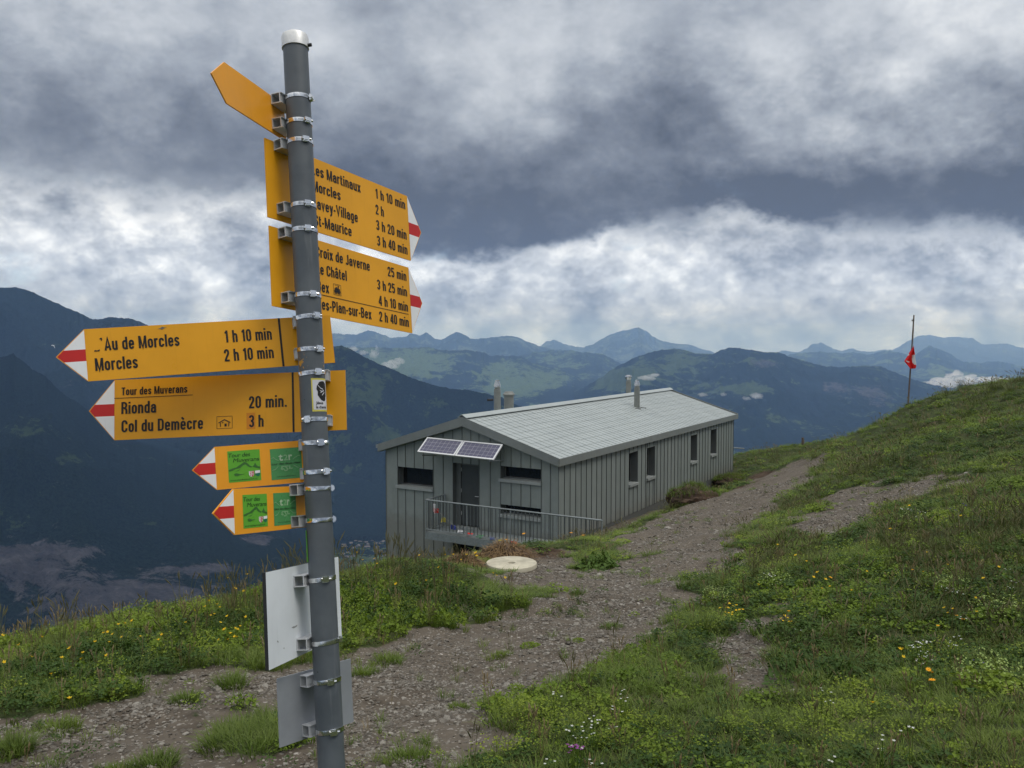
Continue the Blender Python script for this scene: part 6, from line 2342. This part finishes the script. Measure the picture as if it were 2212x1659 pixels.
for i, a in enumerate((
        ('grass_tuft', 400, 1502, 32, 0.9, 'grass', 'grass tuft on gravel between the left meadow and the white board'), ('grass_tuft', 505, 1600, 72, 0.75, 'grass', 'big low green tuft left of the grey metal board'),
        ('grass_tuft', 335, 1640, 48, 0.8, 'grass', 'bright tuft at the bottom edge beside a pale stone'), ('grass_tuft', 255, 1655, 34, 0.8, 'grass', 'dark tuft at the bottom edge, left of the bright tuft'),
        ('grass_tuft', 500, 1470, 34, 1.2, 'grass', 'blue green tuft below the left end of the white board'), ('grass_tuft', 838, 1420, 34, 0.7, 'grass', 'low tuft at the path edge right of the post'),
        ('grass_tuft', 785, 1447, 30, 0.8, 'grass', 'yellowish tuft just right of the grey metal board'), ('grass_tuft', 1146, 1390, 24, 0.5, 'herb', 'flat clover patch in the middle of the path'),
        ('grass_tuft', 1085, 1408, 24, 0.6, 'grass', 'sparse tuft left of the clover patch'), ('grass_tuft', 990, 1516, 19, 0.8, 'grass', 'small bright tuft beside a white stone in mid path'),
        ('grass_tuft', 880, 1628, 52, 0.6, 'grass', 'wide thin tuft at the bottom, right of the post'), ('grass_tuft', 1250, 1378, 14, 0.7, 'herb', 'tiny herb tuft at the right of the path'),
        ('grass_tuft', 1322, 1348, 26, 0.5, 'grass', 'yellow green tuft on the path below the bush'), ('grass_tuft', 1115, 1480, 20, 0.8, 'herb', 'small leafy rosette near the right path edge'),
        ('grass_tuft', 120, 1565, 50, 0.6, 'grass', 'low tuft on the gravel by the left picture edge'), ('grass_tuft', 30, 1610, 60, 0.9, 'tall', 'pale spiky tuft in the lower left corner'),
        ('tall_grass_tuft', 1518, 1366, 50, 1.5, 'tall', 'tall dark tuft beside the yellow flower cluster'), ('tall_grass_tuft', 1568, 1268, 38, 1.1, 'tall', 'upright tuft on the right path edge above the flower cluster'),
        ('tall_grass_tuft', 1680, 1180, 42, 1.3, 'tall', 'tall tuft between the path and the upper scree'))):
    tuft(*a[:6], a[6], seed=200 + i)
tuft('bush', 1296, 1222, 58, 0.75, 'bush', 'round light green bush on the path near the hut corner', 'bush', 301, 'bushes beside the path')
tuft('bush', 1222, 1165, 46, 0.5, 'bush', 'low green bush in front of the balcony railing', 'bush', 302, 'bushes beside the path')
tuft('bush', 1755, 1462, 100, 0.65, 'dark', 'dark green shrub in the right meadow', 'bush', 303, 'bushes beside the path')
for i, (px, py, r_, lb) in enumerate(((2165, 1345, 70, 'pale flowering herb clump at the right edge, upper one'), (2140, 1485, 78, 'pale flowering herb clump at the right edge, lower one'), (1975, 1135, 40, 'whitish green herb clump beside the upper scree'),
                                      (1675, 1270, 38, 'whitish flowering herb clump right of the upright tuft'), (1545, 1300, 30, 'small whitish herb clump at the path edge'), (2060, 1285, 42, 'whitish herb clump in mid meadow right of centre'))):
    p = hit(px, py)
    k = p[1] / FOC
    rad = r_ * k
    rn = random.Random(400 + i)
    t0 = thing('flowering_herb', lb, 'plant', (p[0], p[1], p[2] - 0.02), None, 'pale flowering herbs in the right meadow')
    inst(herb_mesh('leaves', 160, rad, 0.11, 0.012 + rad * 0.03, M_herb, rn), 'leaves', t0)
    hm = herb_mesh('flower_heads', 200, rad, 0.15, 0.004 + rad * 0.011, M_umbel, rn)
    for v_ in hm.vertices:
        v_.co.z += 0.05
    inst(hm, 'flower_heads', t0)

# eroded turf banks between the path and the long wall: dark bare earth below, grass on top
for i, (px, py, r_, hk, lb) in enumerate(((1500, 1082, 60, 0.60, 'eroded dark earth bank with turf on top beside the long wall'), (1578, 1040, 38, 0.42, 'smaller eroded turf bank farther up by the path'))):
    p = hit(px, py)
    k = p[1] / FOC
    rad = r_ * k
    rn = random.Random(520 + i)
    t0 = thing('turf_bank', lb, 'bank', (p[0], p[1], p[2] - 0.12), None, 'eroded banks along the path')
    bm_ = bmesh.new()
    bmesh.ops.create_icosphere(bm_, subdivisions=4, radius=1.0)
    for v_ in bm_.verts:
        nz = float(fbm(np.array([v_.co.x * 2.4 + i * 5]), np.array([v_.co.y * 2.4 + v_.co.z * 2.2]), 8, 5)[0])
        q_ = v_.co * (0.68 + 0.6 * nz)
        # undercut foot on the side towards the path
        und = 1 - 0.35 * max(0.0, min(1.0, (0.35 - q_.z) * 2)) * max(0.0, -q_.y + 0.3)
        v_.co = Vector((q_.x * rad * und, q_.y * rad * 0.8 * und, q_.z * rad * hk * 1.15))
    me = bpy.data.meshes.new('earth')
    bm_.to_mesh(me)
    bm_.free()
    tops = [v_.co.copy() for v_ in me.vertices if v_.co.z > rad * hk * 0.42 + 0.25 * max(0.0, -v_.co.y)]
    me.materials.append(simple('bank_earth', (0.062, 0.040, 0.027), 0.95, var=0.5, scale=6, bmp=0.6))
    inst(me, 'earth', t0)
    gm = MB()
    tips_ = []
    for q_ in range(1500):
        c_ = rn.choice(tops)
        blade_strip(gm, tips_, (c_.x + rn.gauss(0, 0.05), c_.y + rn.gauss(0, 0.05), c_.z - 0.02), rn.uniform(0, 6.283), rn.uniform(0.08, 0.22), 0.013, rn.uniform(0.2, 0.6), rn.uniform(0.05, 0.5))
    me = gm.mesh('grass', [M_grass])
    set_tip(me, tips_)
    inst(me, 'grass', t0)

# the dug-out sod behind the manhole
for i, (px, py, r_, hk, lb) in enumerate(((1092, 1203, 60, 0.55, 'withered brown turf heap right behind the concrete lid'), (1000, 1218, 46, 0.5, 'withered brown turf lying left of the concrete lid'), (1030, 1208, 30, 0.5, 'withered brown turf clod between heap and balcony'))):
    p = hit(px, py)
    k = p[1] / FOC
    rad = r_ * k
    rn = random.Random(500 + i)
    t0 = thing('turf_heap', lb, 'turf', (p[0], p[1], p[2] - 0.05), None, 'withered turf around the concrete lid')
    me = grass_mesh('dry_grass', 700, rad * 0.85, rad * 0.55, 0.014, M_brownturf, 0.9, 0.9, rnd=rn)
    for v_ in me.vertices:
        q_ = min(1, math.hypot(v_.co.x, v_.co.y) / rad)
        v_.co.z += rad * hk * (1 - q_ * q_)
    inst(me, 'dry_grass', t0)
    bm_ = bmesh.new()
    bmesh.ops.create_icosphere(bm_, subdivisions=4, radius=1.0)
    for v_ in bm_.verts:
        nz = float(fbm(np.array([v_.co.x * 3 + i * 5]), np.array([v_.co.y * 3 + v_.co.z * 2]), 8, 4)[0])
        v_.co = v_.co * (0.72 + 0.5 * nz)
        v_.co = Vector((v_.co.x * rad, v_.co.y * rad * 0.7, v_.co.z * rad * hk))
    me = bpy.data.meshes.new('sod')
    bm_.to_mesh(me)
    bm_.free()
    me.materials.append(simple('sod_earth', (0.085, 0.055, 0.034), 0.95, var=0.5, scale=12, bmp=0.5))
    inst(me, 'sod', t0)

# ---- concrete manhole
mp_ = hit(1105, 1226)
man = thing('manhole', 'round pale concrete manhole lid with a centre hole beside the path', 'manhole', (mp_[0], mp_[1], mp_[2] - 0.045))
Rm = 55.5 * mp_[1] / FOC
smooth_by_angle(MB().lathe([(Rm * 0.985, -0.25), (Rm * 0.985, 0.035), (Rm * 0.965, 0.045), (Rm * 0.955, 0.05)], 64).build('base_ring', M_concrete2, man))
smooth_by_angle(MB().lathe([(0.055, 0.051), (Rm * 0.975, 0.051), (Rm, 0.062), (Rm, 0.118), (Rm * 0.985, 0.128), (0.072, 0.128), (0.062, 0.120), (0.055, 0.080), (0.0, 0.078)], 64).build('lid', M_concrete, man))

# ---- flagpole, flag, fence post
fb = hit(1961, 885)
dfp = 40.0
base_ = at(1961.4, 876.6, dfp)
top_ = at(1974.3, 680.5, dfp)
axis = (top_ - base_)
gz = float(T(base_[0], base_[1])[0])
k0 = (gz - 0.3 - base_[2]) / axis[2]
foot = base_ + axis * k0
fp = thing('flagpole', 'thin weathered wooden flagpole behind the grassy mound', 'flagpole', tuple(foot))
smooth_by_angle(MB().tube((0, 0, 0), tuple(top_ - foot), 0.040, 0.030, n=10).build('pole', M_wood, fp))
pu = at(1972.5, 692, dfp) - foot
MB().tube(pu + (-0.06, 0, 0), pu + (0.05, 0, 0.0), 0.03, n=8).build('pulley', M_dark, fp)
rp_ = MB()
r0_ = at(1973.6, 741, dfp - 0.1) - foot
r1_ = at(1972.3, 749.5, dfp - 0.1) - foot
rp_.tube(pu + (0.04, 0, 0), r0_, 0.006, n=5).tube(r0_, r1_, 0.006, n=5)
rp_.build('rope', M_rope, fp)
# the flag: a limp cloth gathered on the pole; cloth coordinates in picture units about its top
cf = lambda x, y: (1897.5 + x * 0.1389, 664.1 + y * 0.1389)
Lc = [(545, 605), (520, 640), (490, 690), (462, 735), (440, 775), (418, 808), (403, 835), (425, 862), (452, 895), (478, 928), (498, 955)]
Rc = [(549, 606), (556, 645), (562, 690), (569, 735), (573, 775), (577, 808), (581, 840), (584, 870), (586, 900), (584, 925), (581, 948)]
nu, nv = 16, 40
fc = np.array(at(*cf(520, 800), dfp - 0.14))
flg = MB()
Lx = np.interp(np.linspace(0, 10, nv + 1), range(11), [p[0] for p in Lc]); Ly = np.interp(np.linspace(0, 10, nv + 1), range(11), [p[1] for p in Lc])
Rx = np.interp(np.linspace(0, 10, nv + 1), range(11), [p[0] for p in Rc]); Ry = np.interp(np.linspace(0, 10, nv + 1), range(11), [p[1] for p in Rc])
white = [[(522, 750), (545, 738), (575, 730), (582, 800), (588, 850), (588, 892), (560, 894), (538, 868), (522, 834)], [(452, 748), (470, 722), (482, 736), (462, 752)], [(432, 832), (455, 826), (482, 848), (462, 858), (445, 848)]]
cc = []
for j in range(nv + 1):
    for i in range(nu + 1):
        u_ = i / nu
        cx_, cy_ = Lx[j] + (Rx[j] - Lx[j]) * u_, Ly[j] + (Ry[j] - Ly[j]) * u_
        wv = 0.055 * math.sin(u_ * 9 + j * 0.13) * min(1, j / 6) + 0.02 * math.sin(u_ * 23 + j * 0.3)
        flg.v.append(tuple(at(*cf(cx_, cy_), dfp - 0.14 + wv) - fc))
        cc.append((cx_, cy_))
for j in range(nv):
    for i in range(nu):
        a0 = j * (nu + 1) + i
        flg.f.append((a0, a0 + 1, a0 + nu + 2, a0 + nu + 1))
        m_ = (np.mean([cc[q][0] for q in (a0, a0 + 1, a0 + nu + 2, a0 + nu + 1)]), np.mean([cc[q][1] for q in (a0, a0 + 1, a0 + nu + 2, a0 + nu + 1)]))
        flg.mi.append(1 if any(inside(p, np.array([m_[0]]), np.array([m_[1]]))[0] for p in white) else 0)
fo = flg.build('flag', [M_flagred, M_flagwhite], None, smooth=True)
fo.location = fc
md = fo.modifiers.new('thickness', 'SOLIDIFY')
md.thickness = 0.006
prop(fo, 'limp red flag with white cross hanging on the flagpole', 'flag')
fpp = hit(1735, 962)
fpo = MB().tube((0, 0, -0.25), (-0.03, 0.02, 0.42), 0.075, 0.065, n=9)
fo2 = smooth_by_angle(fpo.build('fence_post', M_wood))
fo2.location = tuple(fpp)
prop(fo2, 'short weathered wooden post on the far grass edge by the path end', 'post')


# ---- flowers
def flower_mesh(mat, rad, h, n=5, cup=0.3, heads=1, seed=0):
    rn = random.Random(seed)
    mb = MB()
    for k in range(heads):
        ox, oy = (0, 0) if heads == 1 else (rn.gauss(0, rad * 2.2), rn.gauss(0, rad * 2.2))
        hz = h * (1 if heads == 1 else rn.uniform(0.85, 1.05))
        mb.tube((ox * 0.2, oy * 0.2, -0.02), (ox, oy, hz), 0.0014, 0.0010, n=3, caps=False, mi=1)
        tl, ta = rn.uniform(0, 0.5), rn.uniform(0, 6.28)
        for q in range(n):
            a0 = 2 * math.pi * q / n
            c_, s_ = math.cos(a0), math.sin(a0)
            pts_ = [(0, 0, 0), (rad * 0.55 * math.cos(a0 - 0.55), rad * 0.55 * math.sin(a0 - 0.55), rad * cup * 0.5), (rad * c_, rad * s_, rad * cup), (rad * 0.55 * math.cos(a0 + 0.55), rad * 0.55 * math.sin(a0 + 0.55), rad * cup * 0.5)]
            mb.add([(ox + x_, oy + y_, hz + z_ + tl * (x_ * math.cos(ta) + y_ * math.sin(ta))) for x_, y_, z_ in pts_], [(0, 1, 2, 3)])
        mb.tube((ox, oy, hz - 0.001), (ox, oy, hz + rad * 0.3), rad * 0.25, rad * 0.15, n=5, mi=0)
    me = mb.mesh('flower', [mat, M_grass])
    set_tip(me, [0.0] * len(mb.v))
    return me


FM = {'y': [flower_mesh(M_petal_y, 0.013, 0.17, 5, 0.45, 1, s) for s in range(3)], 'o': [flower_mesh(M_petal_o, 0.015, 0.17, 9, 0.3, 1, s) for s in range(2)],
      'w': [flower_mesh(M_petal_w, 0.0062, 0.16, 5, 0.3, 3, s) for s in range(3)], 'v': [flower_mesh(M_petal_v, 0.010, 0.12, 5, 0.8, 2, 1)], 'p': [flower_mesh(M_petal_p, 0.008, 0.16, 5, 0.4, 6, 2)]}
c5m = lambda x, y: (x * 0.337, 1152 + y * 0.337)
c6m = lambda x, y: (677.7 + x * 0.3064, 1152 + y * 0.3064)
c8m = lambda x, y: (1534.3 + x * 0.3465, 1084.3 + y * 0.3465)
LFL = [(20, 715), (272, 712), (205, 818), (398, 847), (445, 810), (532, 797), (518, 818), (680, 797), (28, 862), (328, 907), (447, 1103), (663, 665), (690, 660), (720, 658), (778, 665), (803, 628), (760, 632), (845, 608), (1036, 668), (1016, 720), (1250, 537), (1315, 537), (1352, 543), (1375, 547), (1393, 525), (1410, 515), (1455, 565), (1340, 510), (1512, 445), (1562, 412), (1462, 372), (1585, 362), (1415, 620), (1510, 618), (1525, 630), (1540, 625), (1400, 683), (1437, 683), (1462, 688), (1478, 675), (1502, 680), (1518, 673), (1575, 563), (700, 690), (120, 760), (610, 742), (900, 655), (1190, 590)]
MFL = [(305, 245), (345, 240), (430, 250), (447, 283), (578, 440), (793, 388), (745, 205), (925, 228), (985, 243), (1040, 238), (1078, 255), (1140, 265), (1265, 340), (1290, 343), (1150, 275), (880, 300), (1350, 385)]
BFL = [(1360, 93), (1815, 45), (1520, 8), (1480, 55), (1900, 60)]
RFL_y = [(1327, 450), (978, 437), (665, 485), (720, 518), (745, 535), (645, 508), (697, 548), (1455, 690), (1480, 688), (1510, 705), (1660, 702), (1195, 967), (1205, 972), (1185, 962), (600, 400), (530, 388), (60, 668), (1655, 595), (1013, 1290), (1700, 520), (420, 300), (1120, 240), (1350, 330), (1480, 420), (300, 560), (880, 560), (1800, 420), (1560, 130), (1240, 60)]
RFL_o = [(1262, 422), (750, 497), (490, 680), (1535, 708), (1575, 740), (1420, 767), (1383, 1057), (1360, 1070), (1375, 1125), (1383, 1157)]
CL = [(95 + 22 * (i % 6) + rng.integers(-6, 6), 672 + 14 * (i // 6) + rng.integers(-5, 6)) for i in range(16)] + [(440 + 13 * i, 718 + rng.integers(0, 40)) for i in range(6)]
RFL_w = [(1258, 902), (1270, 925), (1285, 905), (1305, 890), (1325, 885), (1340, 900), (1355, 915), (1335, 935), (1315, 955), (1362, 950), (1300, 968), (1508, 885), (1522, 876), (1538, 884), (1455, 525), (1490, 560), (1530, 540), (1555, 570), (1480, 580), (1575, 760), (750, 1235), (1255, 1450), (1045, 1500), (1085, 1545), (765, 1610), (700, 1195), (550, 780), (430, 132), (360, 500), (390, 492), (420, 510), (1875, 540), (1900, 535), (1850, 430), (1210, 100), (1250, 95), (1290, 110), (1320, 115)]
WM = [(1808, 1415), (1838, 1412), (1915, 1432), (1945, 1436), (1965, 1330), (1990, 1342), (1950, 1370), (2108, 1338), (2170, 1140), (2188, 1190), (2122, 1268), (1960, 1640), (1945, 1600), (1660, 1645), (1712, 1172), (1860, 1520)]
RFL_v = [(1685, 958), (1810, 1635), (1530, 55), (1605, 35), (1535, 60)]


def zone(px, py):
    """where in the meadow a flower stands"""
    if px < 580:
        a_ = ', by the picture edge' if px < 120 else ', below the long arrow signs' if px < 300 else ', near the short arrow signs' if px < 440 else ', beside the white board'
        return a_ + (' on the crest' if py < 1372 else ' low on the slope')
    if px < 1000 and py < 1300:
        return ', close to the post' if px < 850 else ', near the lid'
    if px > 1480:
        if py < 1200:
            return ', far up the slope'
        a_ = ', near the path' if px < 1720 else ', in mid meadow' if px < 1960 else ', near the right edge'
        return a_ + (' level with the scree' if py < 1330 else ' level with the shrub' if py < 1480 else ' close by')
    return ''


def plant_flowers(lst, f, kind, grp, label, h=0.15, name='yellow_flower', cat='flower'):
    for (x, y) in lst:
        px, py = f(x, y)
        sc_ = random.uniform(0.8, 1.2)
        d = ray(px, py)
        p = hit(px, py, h * 0.9)
        far = max(1.0, min(2.3 if kind != 'w' else 1.5, p[1] / 6.5))
        p[2] = float(T(p[0], p[1])[0])
        o = inst(random.choice(FM[kind]), name, None, tuple(p), random.uniform(0, 6.28), (sc_ * far, sc_ * far, sc_ * min(far, 1.5) * h / 0.16))
        prop(o, label + zone(px, py), cat, grp)


plant_flowers(LFL, c5m, 'y', 'yellow flowers in the left meadow', 'small yellow flower left of the signpost', 0.2)
plant_flowers(MFL, c6m, 'y', 'yellow flowers in the tall grass by the lid', 'small yellow flower in tall grass', 0.22)
plant_flowers(BFL, c6m, 'o', 'yellow flowers below the railing', 'small yellow flower in grass below the balcony railing', 0.15)
plant_flowers(RFL_y, c8m, 'y', 'yellow flowers in the right meadow', 'single yellow flower right of the path', 0.15)
plant_flowers(RFL_o, c8m, 'o', 'orange flowers in the right meadow', 'deep orange flower right of the path', 0.16, 'orange_flower')
plant_flowers(CL, c8m, 'y', 'dense yellow flower cluster by the tall tuft', 'yellow flower in the dense cluster', 0.10)
plant_flowers(RFL_w, c8m, 'w', 'white flowers in the right meadow', 'small white flower right of the path', 0.15, 'white_flower')
plant_flowers(WM, c6m, 'w', 'white flowers in the grass bottom centre', 'small white flower head in the grass at bottom centre', 0.14, 'white_flower')
plant_flowers(RFL_v, c8m, 'v', 'violet flowers in the right meadow', 'dark violet flower right of the path', 0.10, 'violet_flower')
plant_flowers([(1860, 1515), (1866, 1560)], c6m, 'p', 'purple flowers at bottom centre', 'purple flower spike in the grass near the large boulder', 0.12, 'purple_flower')

# ---- village far below between the post and the hut
hm = MB().box(-1, 1, -1, 1, 0, 1.1)
hmw = hm.mesh('house_walls', M_hwall)
rf = MB().add([(-1.12, -1.15, 1.1), (1.12, -1.15, 1.1), (1.12, 1.15, 1.1), (-1.12, 1.15, 1.1), (-1.12, 0, 1.9), (1.12, 0, 1.9)], [(0, 1, 5, 4), (2, 3, 4, 5), (0, 4, 3), (1, 2, 5), (3, 2, 1, 0)]).mesh('house_roof', M_hroof)
rv_ = random.Random(9)
cnt = 0
while cnt < 95:
    px, py = rv_.gauss(790, 34), rv_.gauss(1165, 32)
    if not (726 < px < 845 and 1095 < py < 1245):
        continue
    d = ray(px, py)
    p = d * ((VALLEY - 14) / d[2])
    if p[1] > 3650:
        continue
    o = thing('house', 'tiny pale house of the village on the valley floor', 'house', (p[0], p[1], VALLEY - 20), None, 'houses of the village far below')
    o.rotation_euler = (0, 0, rv_.uniform(0, 3.14))
    s_ = rv_.uniform(2.8, 5.4)
    o.scale = (s_ * rv_.uniform(1, 1.7), s_, s_ * 0.9)
    inst(hmw, 'wall', o)
    inst(rf, 'roof', o)
    cnt += 1
